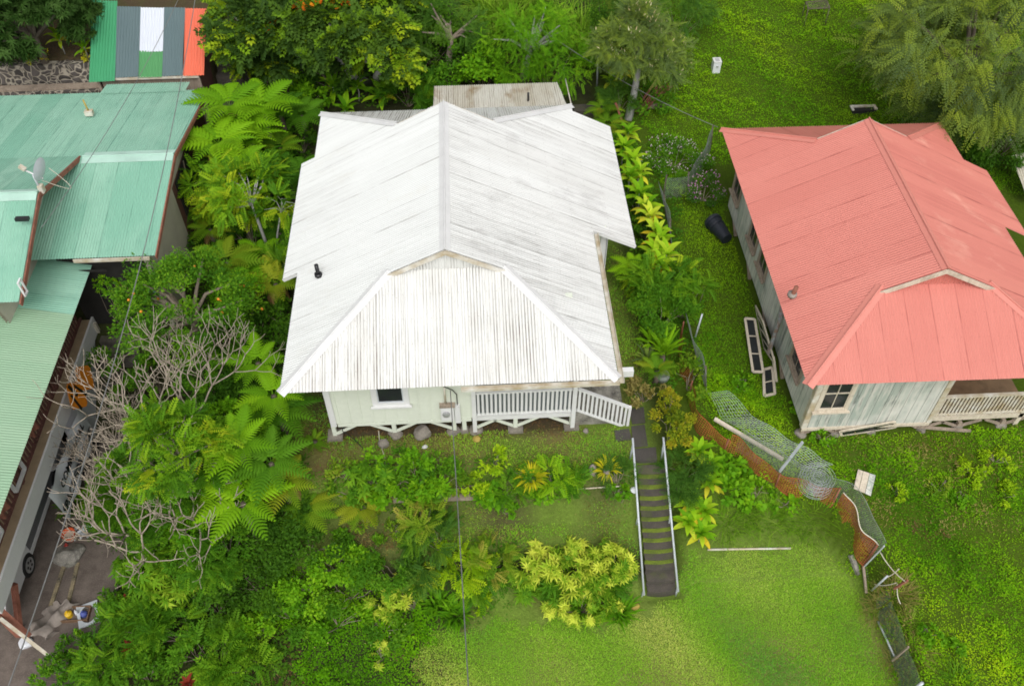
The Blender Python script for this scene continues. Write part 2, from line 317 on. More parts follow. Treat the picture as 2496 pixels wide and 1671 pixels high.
# ------------------------------------------------------------------ mesh builder and object helpers
ORG = {}
class Geo:
    smooth = False
    def __init__(s): s.V = []; s.F = []; s.T = []; s.U = []; s.M = []; s.n = 0
    def add(s, V, F, t=0.5, uv=None, m=0):
        V = np.asarray(V, float).reshape(-1, 3); k = len(V)
        if isinstance(F, np.ndarray): F = [F]
        else:
            d = {}
            for f in F: d.setdefault(len(f), []).append(f)
            F = [np.array(x) for x in d.values()]
        for f in F: s.F.append(f.astype(np.int64) + s.n); s.M.append(np.full(len(f), m))
        s.V.append(V); s.T.append(np.broadcast_to(np.asarray(t, float), (k,)))
        s.U.append(np.zeros((k, 2)) if uv is None else np.asarray(uv, float)); s.n += k
    def build(s, name, mat, parent=None, smooth=False, col=None):
        V = np.concatenate(s.V).copy(); org = ORG.get(parent.name, np.zeros(3)) if parent else None
        if parent is None: org = np.array([V[:, 0].mean(), V[:, 1].mean(), V[:, 2].min()])
        V -= org
        me = bpy.data.meshes.new(name)
        me.vertices.add(len(V)); me.vertices.foreach_set('co', V.ravel())
        li = np.concatenate([f.ravel() for f in s.F]); tot = np.concatenate([np.full(len(f), f.shape[1]) for f in s.F])
        st = np.concatenate([[0], np.cumsum(tot)[:-1]])
        me.loops.add(len(li)); me.loops.foreach_set('vertex_index', li.astype(np.int32))
        me.polygons.add(len(tot)); me.polygons.foreach_set('loop_start', st.astype(np.int32))
        me.polygons.foreach_set('material_index', np.concatenate(s.M).astype(np.int32))
        me.update(calc_edges=True)
        uvl = me.uv_layers.new(name='UVMap'); uvl.data.foreach_set('uv', np.concatenate(s.U)[li].ravel())
        at = me.attributes.new('tint', 'FLOAT', 'POINT'); at.data.foreach_set('value', np.concatenate(s.T))
        if col is not None:
            ca = me.attributes.new('col', 'FLOAT_COLOR', 'POINT'); ca.data.foreach_set('color', np.c_[col, np.ones(len(col))].ravel())
        me.polygons.foreach_set('use_smooth', np.full(len(tot), bool(smooth or s.smooth)))
        for mm in (mat if isinstance(mat, (list, tuple)) else [mat]): me.materials.append(MT[mm] if isinstance(mm, str) else mm)
        o = bpy.data.objects.new(name, me); COL.objects.link(o)
        if parent: o.parent = parent; ORG[o.name] = ORG.get(parent.name, np.zeros(3))
        else: o.location = org.tolist(); ORG[o.name] = org
        return o
def tag(o, label=None, cat=None, group=None, kind=None):
    if label: o['label'] = label
    if cat: o['category'] = cat
    if group: o['group'] = group
    if kind: o['kind'] = kind
    return o
def thing(name, loc, label, cat, group=None):
    o = bpy.data.objects.new(name, None); COL.objects.link(o); o.empty_display_size = .2
    o.location = [float(v) for v in loc]; ORG[o.name] = np.array(loc, float); return tag(o, label, cat, group)
def nrm(v): v = np.asarray(v, float); return v / (np.linalg.norm(v) + 1e-12)
BOXF = [(0, 3, 2, 1), (4, 5, 6, 7), (0, 1, 5, 4), (1, 2, 6, 5), (2, 3, 7, 6), (3, 0, 4, 7)]
def box(g, x0, x1, y0, y1, z0, z1, m=0, T=None):
    V = np.array([(x0, y0, z0), (x1, y0, z0), (x1, y1, z0), (x0, y1, z0), (x0, y0, z1), (x1, y0, z1), (x1, y1, z1), (x0, y1, z1)], float)
    if T is not None: V = T(V)
    g.add(V, BOXF, m=m)
def bar(g, p0, p1, w, h, up=(0, 0, 1), m=0):
    p0, p1 = np.array(p0, float), np.array(p1, float); d = nrm(p1 - p0); s = np.cross(d, up)
    if np.linalg.norm(s) < 1e-4: s = np.cross(d, (1, 0, 0))
    s = nrm(s) * w / 2; u = nrm(np.cross(s, d)) * h / 2
    V = [p0 - s - u, p0 + s - u, p0 + s + u, p0 - s + u, p1 - s - u, p1 + s - u, p1 + s + u, p1 - s + u]
    g.add(V, [(0, 1, 2, 3), (7, 6, 5, 4), (0, 4, 5, 1), (1, 5, 6, 2), (2, 6, 7, 3), (3, 7, 4, 0)], m=m)
def tube(g, P, r, sides=6, t=.5, m=0, cap=True):
    g.smooth = sides > 4
    P = np.asarray(P, float); n = len(P); r = np.broadcast_to(np.asarray(r, float), (n,))
    D = np.gradient(P, axis=0) if n > 2 else np.repeat([P[1] - P[0]], 2, 0)
    D /= np.linalg.norm(D, axis=1)[:, None] + 1e-12
    ref = np.array([0, 0, 1.]) if abs(D[0][2]) < .9 else np.array([1., 0, 0])
    V = []
    for i in range(n):
        s = ref - D[i] * (ref @ D[i]); s = nrm(s); ref = s; u = np.cross(D[i], s)
        a = np.arange(sides) / sides * 2 * math.pi
        V.append(P[i] + r[i] * (np.cos(a)[:, None] * s + np.sin(a)[:, None] * u))
    F = [(i * sides + k, i * sides + (k + 1) % sides, (i + 1) * sides + (k + 1) % sides, (i + 1) * sides + k) for i in range(n - 1) for k in range(sides)]
    if cap: F += [tuple(range(sides))[::-1], tuple((n - 1) * sides + k for k in range(sides))]
    g.add(np.concatenate(V), F, t=t, m=m)
def lathe(g, prof, c, axis=(0, 0, 1), sides=20, m=0, flip=False):
    a = nrm(axis); s = nrm(np.cross(a, (1, 0, 0) if abs(a[0]) < .8 else (0, 1, 0))); u = np.cross(a, s)
    th = np.arange(sides) / sides * 2 * math.pi; V = []
    for r, h in prof: V.append(np.asarray(c) + a * h + r * (np.cos(th)[:, None] * s + np.sin(th)[:, None] * u))
    n = len(prof)
    F = [(i * sides + k, i * sides + (k + 1) % sides, (i + 1) * sides + (k + 1) % sides, (i + 1) * sides + k) for i in range(n - 1) for k in range(sides)]
    F += [tuple(range(sides))[::-1], tuple((n - 1) * sides + k for k in range(sides))]
    g.add(np.concatenate(V), F, m=m)
def rough_rock(g, c, r, seed, squash=(1, 1, .7), nsub=10):
    rg = np.random.default_rng(seed); sides = 14; V = []
    for i in range(nsub + 1):
        ph = math.pi * i / nsub
        for k in range(sides):
            th = 2 * math.pi * k / sides; V.append((math.sin(ph) * math.cos(th), math.sin(ph) * math.sin(th), math.cos(ph)))
    V = np.array(V); d = np.zeros(len(V))
    for _ in range(9):
        a = nrm(rg.normal(size=3)); d = np.maximum(d, 0); pl = V @ a; cut = rg.uniform(.62, .9); V = np.where(pl[:, None] > cut, V - a * (pl - cut)[:, None], V)
    V = V * np.array(squash) * r + c
    F = [(i * sides + k, (i + 1) * sides + k, (i + 1) * sides + (k + 1) % sides, i * sides + (k + 1) % sides) for i in range(nsub) for k in range(sides)]
    g.add(V, F)

def corr(g, poly, slope, pitch=.076, amp=.011, seg=6, u0=None, uvoff=(0, 0)):
    """corrugated sheet over a planar polygon; the waves run along 'slope' (pointing down the roof)"""
    g.smooth = True; P = np.asarray(poly, float); n = nrm(np.cross(P[1] - P[0], P[2] - P[0]))
    for k in range(2, len(P) - 1):
        if np.linalg.norm(np.cross(P[1] - P[0], P[k] - P[0])) > 1e-3: n = nrm(np.cross(P[1] - P[0], P[k] - P[0])); break
    if n[2] < 0: n = -n
    v = nrm(np.asarray(slope, float) - n * (np.asarray(slope, float) @ n)); u = np.cross(v, n)
    o = P[0]; U = (P - o) @ u; W = (P - o) @ v
    us = np.arange(math.floor(U.min() / (pitch / seg)) , math.ceil(U.max() / (pitch / seg)) + 1) * (pitch / seg)
    us = us[(us > U.min() + 1e-4) & (us < U.max() - 1e-4)]
    br = np.concatenate([U - 2e-4, U + 2e-4]); br = br[(br > U.min()) & (br < U.max())]
    us = np.unique(np.concatenate([us, br, [U.min() + 1e-4, U.max() - 1e-4]]))
    lo = np.full(len(us), 1e9); hi = np.full(len(us), -1e9)
    for i in range(len(P)):
        a, b = i, (i + 1) % len(P)
        if abs(U[a] - U[b]) < 1e-9: continue
        t = (us - U[a]) / (U[b] - U[a]); ok = (t >= -1e-9) & (t <= 1 + 1e-9)
        ww = W[a] + t * (W[b] - W[a]); lo = np.where(ok, np.minimum(lo, ww), lo); hi = np.where(ok, np.maximum(hi, ww), hi)
    off = amp * np.cos(us * 2 * math.pi / pitch)
    A = o + us[:, None] * u + lo[:, None] * v + off[:, None] * n
    B = o + us[:, None] * u + hi[:, None] * v + off[:, None] * n
    k = len(us); i = np.arange(k - 1); F = np.c_[i, i + 1, k + i + 1, k + i]
    uv = np.r_[np.c_[us, lo], np.c_[us, hi]] + np.array(uvoff)
    if np.cross(A[1] - A[0], B[0] - A[0]) @ n < 0: F = F[:, ::-1]
    g.add(np.r_[A, B], F, uv=uv)
def cap(g, p0, p1, n1, n2, w=.14, lift=.02, bead=.022):
    """folded ridge metal: two strips lying on both slopes and a rolled bead"""
    p0, p1 = np.array(p0, float), np.array(p1, float); d = nrm(p1 - p0); up = nrm(np.asarray(n1) + np.asarray(n2))
    for nn, sg in ((n1, 1), (n2, -1)):
        nn = nrm(nn); s = nrm(np.cross(nn, d)); s = s if (s @ (nrm(nn) - up * (nrm(nn) @ up))) > 0 else -s
        a0, a1 = p0 + up * lift, p1 + up * lift; b0, b1 = p0 + s * w + nn * lift * .8, p1 + s * w + nn * lift * .8; e = nn * .006
        if np.cross(a1 - a0, b0 - a0) @ nn < 0: a0, a1, b0, b1 = a1, a0, b1, b0
        g.add([a0, a1, b1, b0, a0 - e, a1 - e, b1 - e, b0 - e], [(0, 1, 2, 3), (7, 6, 5, 4), (3, 2, 6, 7), (0, 3, 7, 4), (2, 1, 5, 6)])
    tube(g, [p0 + up * (lift + bead * .5), p1 + up * (lift + bead * .5)], bead, 8); g.smooth = False

# ------------------------------------------------------------------ ground sheet and paved areas
def ground_col(x, y):
    f = lambda a, b, c, d: np.sin(x * a + y * b + c) * np.sin(x * d - y * a + c * 2)
    nz = (f(.9, .7, 1, 1.3) + f(2.1, 1.7, 2, .8) * .6) * .5
    soil = np.array([.085, .062, .038]); lawn = np.array([.19, .29, .045]); weed = np.array([.07, .12, .008]); dry = np.array([.27, .22, .09]); dark = np.array([.042, .046, .02])
    c = np.repeat(dark[None], x.size, 0).reshape(x.shape + (3,))
    def mixin(c, k, m): return c + (k - c) * np.clip(m, 0, 1)[..., None]
    c = mixin(c, weed, ss(5.0, 6.2, x))                                            # right side and field
    c = mixin(c, soil * 1.1, ss(-8.0, -8.8, x) * ss(8.8, 9.2, y))                   # litter above the stone walls
    c = mixin(c, lawn * .8, ss(-4.6, -4.0, x) * ss(5.6, 5.0, x) * ss(-6.6, -6.2, y) * ss(8, 7, y))
    c = mixin(c, dry * .8, (ss(-4.4, -3.8, x) * ss(5.0, 4.4, x) * ss(-4.9, -4.4, y) * ss(8, 7, y)) * np.clip(.45 + nz, 0, 1))
    c = mixin(c, soil, ss(-4.2, -3.6, x) * ss(3.2, 2.9, x) * ss(-3.75, -3.4, y) * ss(8, 7, y))  # bare soil under the house
    xf = np.interp(y, [-12, -8.2, -7, -5.6, -4.9, -4], [10.6, 10.5, 10.3, 9.0, 8.0, 7.0])
    low = ss(-6.75, -7.1, y) * ss(-1.0, 1.0, x) * ss(xf + .1, xf - .1, x)
    c = mixin(c, lawn * .75, ss(-4.8, -5.4, y) * ss(5.7, 6.0, x) * ss(xf + .1, xf - .1, x) * ss(-12, -11, y)); c = mixin(c, lawn, low); c = mixin(c, dry, low * np.clip(nz * 1.1 - .1 + .45 * ss(-8.0, -9.2, y), 0, .85))
    c = mixin(c, soil, ss(-6.6, -6.1, y) * ss(-4.8, -5.2, y) * ss(-4.5, -3.5, x) * ss(4.7, 4.3, x) * np.clip(.3 - nz, 0, 1) * .9)
    return c
def build_ground():
    def axis(a, b, st, far): 
        core = np.arange(a, b + 1e-6, st); out = [b * 1.0]
        k = st; hi = []; v = b
        while v < far: k *= 1.25; v += k; hi.append(v)
        lo = []; k = st; v = a
        while v > -far: k *= 1.25; v -= k; lo.append(v)
        return np.concatenate([lo[::-1], core, hi])
    xs = axis(-22, 28, .16, 400); ys = axis(-13, 24, .16, 400)
    X, Y = np.meshgrid(xs, ys); Z = H(X, Y); g = Geo(); nx, ny = len(xs), len(ys)
    i, j = np.meshgrid(np.arange(nx - 1), np.arange(ny - 1)); a = (j * nx + i).ravel()
    # open the ground under the driveway steps is not needed: steps sit proud of it
    g.add(np.c_[X.ravel(), Y.ravel(), Z.ravel()], np.c_[a, a + 1, a + nx + 1, a + nx])
    o = g.build('ground', 'ground', smooth=True, col=ground_col(X.ravel(), Y.ravel())); tag(o, 'sloping hillside ground of grass, weeds and bare soil between the houses', kind='structure')
build_ground()
def slab(name, poly, z, th, mat, label=None, kind=None, cat=None):
    g = Geo(); P = np.array([(x, y) for x, y in poly]); n = len(P)
    if sum(P[i][0] * P[(i + 1) % n][1] - P[(i + 1) % n][0] * P[i][1] for i in range(n)) < 0: P = P[::-1]
    zz = np.array([z(x, y) if callable(z) else z for x, y in P])
    V = np.r_[np.c_[P, zz - th], np.c_[P, zz]]
    F = [tuple(range(n, 2 * n)), tuple(range(n))[::-1]] + [(i, (i + 1) % n, n + (i + 1) % n, n + i) for i in range(n)]
    g.add(V, F); return tag(g.build(name, mat), label, cat, kind=kind)
slab('driveway', [(-14.5, -12.5), (-8.75, -12.5), (-9.0, -9.2), (-9.05, -4.5), (-9.3, -1.2), (-14.5, -1.2)], -2.36, .3, 'asphalt', 'stained concrete driveway beside the white car', 'structure')
for i, pp in enumerate([[(1405, 984), (1438, 980), (1446, 1004), (1409, 1008)], [(1440, 936), (1472, 930), (1476, 966), (1446, 969)], [(1444, 974), (1474, 970), (1482, 1019), (1448, 1022)], [(1449, 1026), (1500, 1022), (1503, 1052), (1452, 1054)]]):
    P = [az(a, b, .03)[:2] for a, b in pp]
    slab('path_slab', P, .035, .12, 'slab', ['dark concrete path slab left of the stair rail top', 'dark concrete path slab at the foot of the porch steps', 'long dark concrete path slab between the porch steps and the stairs', 'dark concrete landing at the top of the garden stairs'][i], 'structure')

# ------------------------------------------------------------------ a hip roof with small gables at the ridge ends (both cottages have one)
def hip_roof(root, T, a, y0, y1, ze, rise, h, yr0, yr1, exts, mats, capm, trim, hipmat=None, seedv=0):
    k = rise / a; P = lambda x, y: T((x, y, ze + rise - k * abs(x)))
    yl0, yl1 = y0 + h, y1 - h; xg = a - h; zl = ze + h * k
    for sg in (-1, 1):
        pl = [P(0, yr0), P(0, yr1), P(sg * xg, yr1), P(sg * xg, yl1), P(sg * a, y1)]
        for e in exts:
            if e[0] == sg: pl += [P(sg * a, e[3]), P(sg * (a + e[1]), e[3]), P(sg * (a + e[1]), e[2]), P(sg * a, e[2])]
        pl += [P(sg * a, y0), P(sg * xg, yl0), P(sg * xg, yr0)]
        g = Geo(); corr(g, pl, np.array(T((sg, 0, -k))) - np.array(T((0, 0, 0))), uvoff=(seedv + sg * 7, sg * 3), amp=.0085)
        g.build('roof_slope', mats[0 if sg < 0 else 1], root)
    for yy, yl, s in ((y0, yl0, -1), (y1, yl1, 1)):
        g = Geo(); corr(g, [T((-a, yy, ze)), T((a, yy, ze)), T((xg, yl, zl)), T((-xg, yl, zl))], np.array(T((0, s, -k))) - np.array(T((0, 0, 0))), uvoff=(seedv + 3 * s, 11))
        g.build('roof_hip', hipmat or mats[0], root)
        g = Geo(); yg = yl + .04 * s * -1
        V = [T((-xg, yl, zl - .03)), T((xg, yl, zl - .03)), T((0, yl, ze + rise - .03))]
        # upright corrugated gable sheet
        us = np.linspace(-xg + 1e-3, xg - 1e-3, 220); off = .011 * np.cos(us * 2 * math.pi / .076)
        A = np.array([T((u_, yl + o_ * s, zl - .04)) for u_, o_ in zip(us, off)]); B = np.array([T((u_, yl + o_ * s, ze + rise - k * abs(u_) - .012)) for u_, o_ in zip(us, off)])
        g.smooth = True; i = np.arange(219); g.add(np.r_[A, B], np.c_[i, i + 1, 220 + i + 1, 220 + i], uv=np.r_[np.c_[us, us * 0], np.c_[us, us * 0 + .7]]); g.build('gable_sheet', hipmat or mats[0], root)
    n0 = np.array(T((0, 0, 0)))
    nl, nr = np.array(T((-k, 0, 1))) - n0, np.array(T((k, 0, 1))) - n0; nf, nb = np.array(T((0, -k, 1))) - n0, np.array(T((0, k, 1))) - n0
    g = Geo(); cap(g, P(0, yr0), P(0, yr1), nl, nr); g.build('ridge_cap', capm, root)
    for sg, ns in ((-1, nl), (1, nr)):
        for yy, yl, nn in ((y0, yl0, nf), (y1, yl1, nb)):
            g = Geo(); cap(g, T((sg * a, yy, ze)), T((sg * (xg + .02), yl, zl)), ns, nn, w=.15); g.build('hip_cap', capm, root)
    for yg, s in ((yr0, -1), (yr1, 1)):
        for sg in (-1, 1):
            g = Geo(); bar(g, T((-sg * .012, yg + s * .02 + sg * .001, ze + rise - .075)), T((sg * (xg + .12), yg + s * .02, ze + rise - k * (xg + .12) - .075)), .035, .12); g.build('barge_board', trim, root)
def picket_row(root, name, p0, p1, h0, h1, n, mat, w=.075, t=.03, rail=(.09, .05)):
    """railing: top and bottom rail and each baluster"""
    p0, p1 = np.array(p0, float), np.array(p1, float); up = np.array([0, 0, 1.])
    r = Geo(); bar(r, p0 + up * h1, p1 + up * h1, rail[0], rail[1]); ro = r.build(name, mat, root)
    b = Geo(); bar(b, p0 + up * h0, p1 + up * h0, rail[0] * .7, rail[1]); b.build('bottom_rail', mat, ro)
    for i in range(n):
        q = p0 + (p1 - p0) * (i + .5) / n; g = Geo(); d = nrm((p1 - p0) * [1, 1, 0])
        bar(g, q + up * (h0 + rail[1] / 2), q + up * (h1 - rail[1] / 2), w, t, up=np.cross(d, up)); g.build('baluster', mat, ro)
def window(root, cx, z0, z1, hw, Y, fm, fr=.13, sash=True, mull=0, sill=True, axis='y', out=-1):
    """window flat in a wall: axis 'y' = wall facing along y at Y, 'x' = wall facing along x at Y"""
    def B(g, u0, u1, d0, d1, a, b):
        d0, d1 = sorted((Y + out * d0, Y + out * d1))
        if axis == 'y': box(g, u0, u1, d0, d1, a, b)
        else: box(g, d0, d1, u0, u1, a, b)
    g = Geo()
    B(g, cx - hw - fr, cx - hw, .003, .045, z0 - fr, z1 + fr); B(g, cx + hw, cx + hw + fr, .003, .045, z0 - fr, z1 + fr)
    B(g, cx - hw, cx + hw, .003, .045, z1, z1 + fr); B(g, cx - hw, cx + hw, .003, .06, z0 - fr, z0)
    w_ = g.build('window', fm, root)
    g = Geo(); B(g, cx - hw, cx + hw, .004, .012, z0, z1); g.build('pane', 'glass', w_)
    g = Geo(); s = .03
    B(g, cx - hw, cx + hw, .013, .03, z0, z0 + s); B(g, cx - hw, cx - hw + s, .013, .03, z0 + s, z1); B(g, cx + hw - s, cx + hw, .013, .03, z0 + s, z1)
    if mull: B(g, cx - .012, cx + .012, .013, .026, z0 + s, z1); B(g, cx - hw + s, cx - .012, .013, .03, (z0 + z1) / 2 + .05, (z0 + z1) / 2 + .09); B(g, cx + .012, cx + hw - s, .013, .03, (z0 + z1) / 2 + .05, (z0 + z1) / 2 + .09)
    g.build('sash', fm if mull else 'galv', w_)
    if sill: g = Geo(); B(g, cx - hw - fr - .05, cx + hw + fr + .05, .046, .12, z0 - fr - .01, z0 - fr + .03); g.build('sill', fm, w_)

# ------------------------------------------------------------------ the white cottage
I3 = lambda p: np.array(p, float)
def white_house():
    r = thing('cottage', (0, 0, .6), 'pale green cottage under a white corrugated hip roof with a white railed porch', 'house')
    hip_roof(r, I3, 4.0, -4.288, 7.09, 3.05, 2.03, 2.61, -1.76, 4.42, [(-1, .43, -.22, 4.76), (1, 1.263, 1.02, 6.74)], ('white_roof_clean', 'white_roof'), 'cap_white', 'whiteold', 'white_roof_dirty')
    for (x0, x1, y) in ((-4.43, -4.0, -.22), (4.0, 5.26, 1.02)):
        g = Geo(); k = .5075; s = 1 if x0 > 0 else -1; a, b = (x0, x1) if s > 0 else (x1, x0)
        bar(g, (a, y + .02, 3.05 - k * (abs(a) - 4) - .07), (b, y + .02, 3.05 - k * (abs(b) - 4) - .07), .03, .09); g.build('barge_board', 'white', r)
    # walls: floor at .65, front wall on y = -3.44
    zf = .65; P = 0.0
    wl = Geo(); box(wl, -3.2, .44, -3.44, -3.34, zf - .02, 3.3); fw = wl.build('front_wall', 'wall_green', r)
    for i in range(12):
        xb = -3.0 + i * .3
        if -2.1 < xb < -1.05: 
            g = Geo(); box(g, xb - .02, xb + .02, -3.458, -3.442, zf - .02, 1.33); g.build('batten', 'wall_green', fw); continue
        g = Geo(); box(g, xb - .02, xb + .02, -3.458, -3.442, zf - .02, 3.2); g.build('batten', 'wall_green', fw)
    g = Geo(); box(g, -3.2, -3.1, -3.34, 6.3, zf - .02, 3.3); g.build('side_wall', 'wall_green', r)
    g = Geo(); box(g, 3.1, 3.2, -2.0, 1.3, zf - .02, 3.3); g.build('side_wall', 'wall_green', r)
    g = Geo(); box(g, 3.2, 4.42, 1.35, 1.45, zf - .02, 2.85); box(g, 4.36, 4.46, 1.45, 6.4, zf - .02, 2.8); g.build('side_wall', 'wall_green', r)
    g = Geo(); box(g, 4.30, 4.48, 1.30, 1.348, zf - .06, 2.8); box(g, 4.462, 4.50, 1.30, 1.48, zf - .06, 2.8); g.build('corner_board', 'white', r)
    g = Geo(); box(g, -3.1, 3.1, 6.3, 6.4, zf - .02, 3.3); box(g, 3.1, 4.36, 6.3, 6.4, zf - .02, 2.8); g.build('rear_wall', 'wall_green', r)
    g = Geo(); box(g, .54, 3.1, -2.0, -1.9, zf, 3.6); box(g, .44, .54, -3.44, -1.9, zf, 3.3); g.build('porch_wall', 'wall_green', r)
    g = Geo(); box(g, -3.235, -3.203, -3.475, -3.35, zf - .1, 3.2); box(g, -3.2, -3.08, -3.478, -3.46, zf - .1, 3.2); g.build('corner_board', 'white', r)
    g = Geo(); box(g, -3.1, 3.1, -3.33, 6.3, .45, zf - .03); g.build('floor', 'graywood', r)
    g = Geo(); box(g, -3.06, .44, -3.462, -3.444, .52, zf - .025); g.build('skirt_board', 'wall_green', r)
    window(r, -1.58, 1.48, 2.25, .33, -3.44, 'white', fr=.14)
    # electric meter on the wall
    m = Geo(); box(m, -.34, .0, -3.58, -3.46, .74, 1.30); mo = m.build('meter_box', 'white', r)
    g = Geo(); lathe(g, [(.09, 0), (.10, .03), (.085, .07), (.03, .085)], (-.2, -3.58, 1.05), (0, -1, 0)); g.build('meter_dial', 'rim', mo)
    g = Geo(); box(g, .02, .16, -3.55, -3.46, .58, 1.28); g.build('meter_cover', 'white', mo)
    g = Geo(); box(g, -.36, .04, -3.60, -3.46, 1.302, 1.36); g.build('meter_board', 'graywood', mo)
    g = Geo(); tube(g, [(-.2, -3.5, 1.36), (-.2, -3.5, 2.1)], .025); g.build('conduit', 'whiteold', mo)
    g = Geo(); tube(g, [(-.12, -3.5, 2.6), (-.22, -3.52, 2.3), (-.2, -3.53, 2.1), (.0, -3.53, 1.95), (.1, -3.52, 1.75), (.1, -3.5, 1.3)], .014); g.build('service_wire', 'black', mo)
    # porch
    g = Geo(); box(g, .54, 3.1, -3.36, -2.0, zf - .06, zf); g.build('porch_floor', 'deckgrey', r)
    g = Geo(); box(g, .52, 3.14, -3.44, -3.365, .50, zf - .003); g.build('porch_beam', 'white', r)
    for x, top, bot in ((.52, 3.2, 0), (3.12, 3.2, .0)):
        g = Geo(); box(g, x - .055, x + .055, -3.52, -3.445, bot + .1, top); g.build('porch_post', 'white', r)
    picket_row(r, 'railing', (.58, -3.44, 0), (3.06, -3.44, 0), .76, 1.68, 22, 'white', w=.06)
    picket_row(r, 'stair_railing', (3.2, -3.44, 0), (4.58, -3.44, -.86), .78, 1.66, 12, 'white', w=.06)
    g = Geo(); bar(g, (4.62, -3.44, 0.0), (4.62, -3.44, .82), .07, .07); g.build('newel_post', 'white', r)
    st = Geo()
    for i in range(5): box(st, 3.18 + i * .28, 3.18 + (i + 1) * .28 - .002, -3.36, -2.1, -.1, .62 - i * .135)
    st.build('porch_steps', 'concrete', r)
    # piers with braces
    for i, (x, br) in enumerate(((-3.2, (1,)), (-1.62, (-1, 1)), (-.03, (-1,)), (.24, ()), (.52, (1,)), (1.6, (-1, 1)), (3.1, (-1,)))):
        g = Geo(); box(g, x - .055, x + .055, -3.43, -3.32, .1, .62 if i > 3 else .5); po = g.build('pier_post', 'wall_green', r)
        for b in br:
            g = Geo(); bar(g, (x + b * .06, -3.40, .16), (x + b * .62, -3.40, .51), .05, .07); g.build('brace', 'wall_green', po)
        f = Geo()
        if i in (0, 5, 6): box(f, x - .2, x + .2, -3.56, -3.2, -.1, .1)
        elif i in (1, 2, 4): rough_rock(f, (x, -3.4, .02), .2, i, (1.1, 1, .6))
        else: box(f, x - .1, x + .1, -3.5, -3.3, -.1, .1)
        f.build('footing', 'rock', po)
    for y in (-1.5, .5, 2.5, 4.5, 6.2):
        for x in (-3.1, -1.0, 1.0, 3.0):
            g = Geo(); box(g, x - .06, x + .06, y - .06, y + .06, 0, .5); g.build('pier_post', 'graywood', r)
    # gutters
    g = Geo(); bar(g, (.25, -4.36, 2.97), (4.02, -4.36, 2.97), .1, .012); bar(g, (.25, -4.41, 3.0), (4.02, -4.41, 3.0), .012, .09); bar(g, (.25, -4.31, 3.0), (4.02, -4.31, 3.0), .012, .07); g.build('gutter', 'whiteold', r)
    g = Geo(); bar(g, (4.08, -4.36, 2.97), (4.08, .95, 2.97), .1, .012); bar(g, (4.13, -4.36, 3.0), (4.13, .95, 3.0), .012, .08); g.build('gutter', 'whiteold', r)
    g = Geo(); box(g, 4.14, 4.42, -4.0, -3.86, 2.75, 2.95); g.build('rafter_end', 'white', r)
    # vent pipe
    b = az(728, 628, 3.45); g = Geo(); tube(g, [b + [0, 0, -.08], b + [0, 0, .34]], .055, 12); v = g.build('vent_pipe', 'black', r)
    g = Geo(); tube(g, [b + [0, 0, -.04], b + [0, 0, .04]], .1, 12); g.build('flashing', 'black', v)
    # lean-to roof behind
    g = Geo(); corr(g, [(-.45, 9.2, 2.55), (3.75, 9.2, 2.55), (3.9, 6.95, 2.98), (-.45, 6.95, 2.98)], (0, 1, -.19)); g.build('lean_to_roof', 'old_roof', r)
    g = Geo(); box(g, -.35, -.3, 7.1, 9.1, .3, 2.5); box(g, 3.6, 3.65, 7.1, 9.1, .3, 2.5); box(g, -.3, 3.6, 9.0, 9.05, .5, 2.5); g.build('lean_to_wall', 'graywood', r)
    b = np.array([2.65, 7.7, 2.85]); g = Geo(); tube(g, [b, b + [0, 0, .3]], .035, 8); g.build('vent_pipe', 'black', r)
white_house()

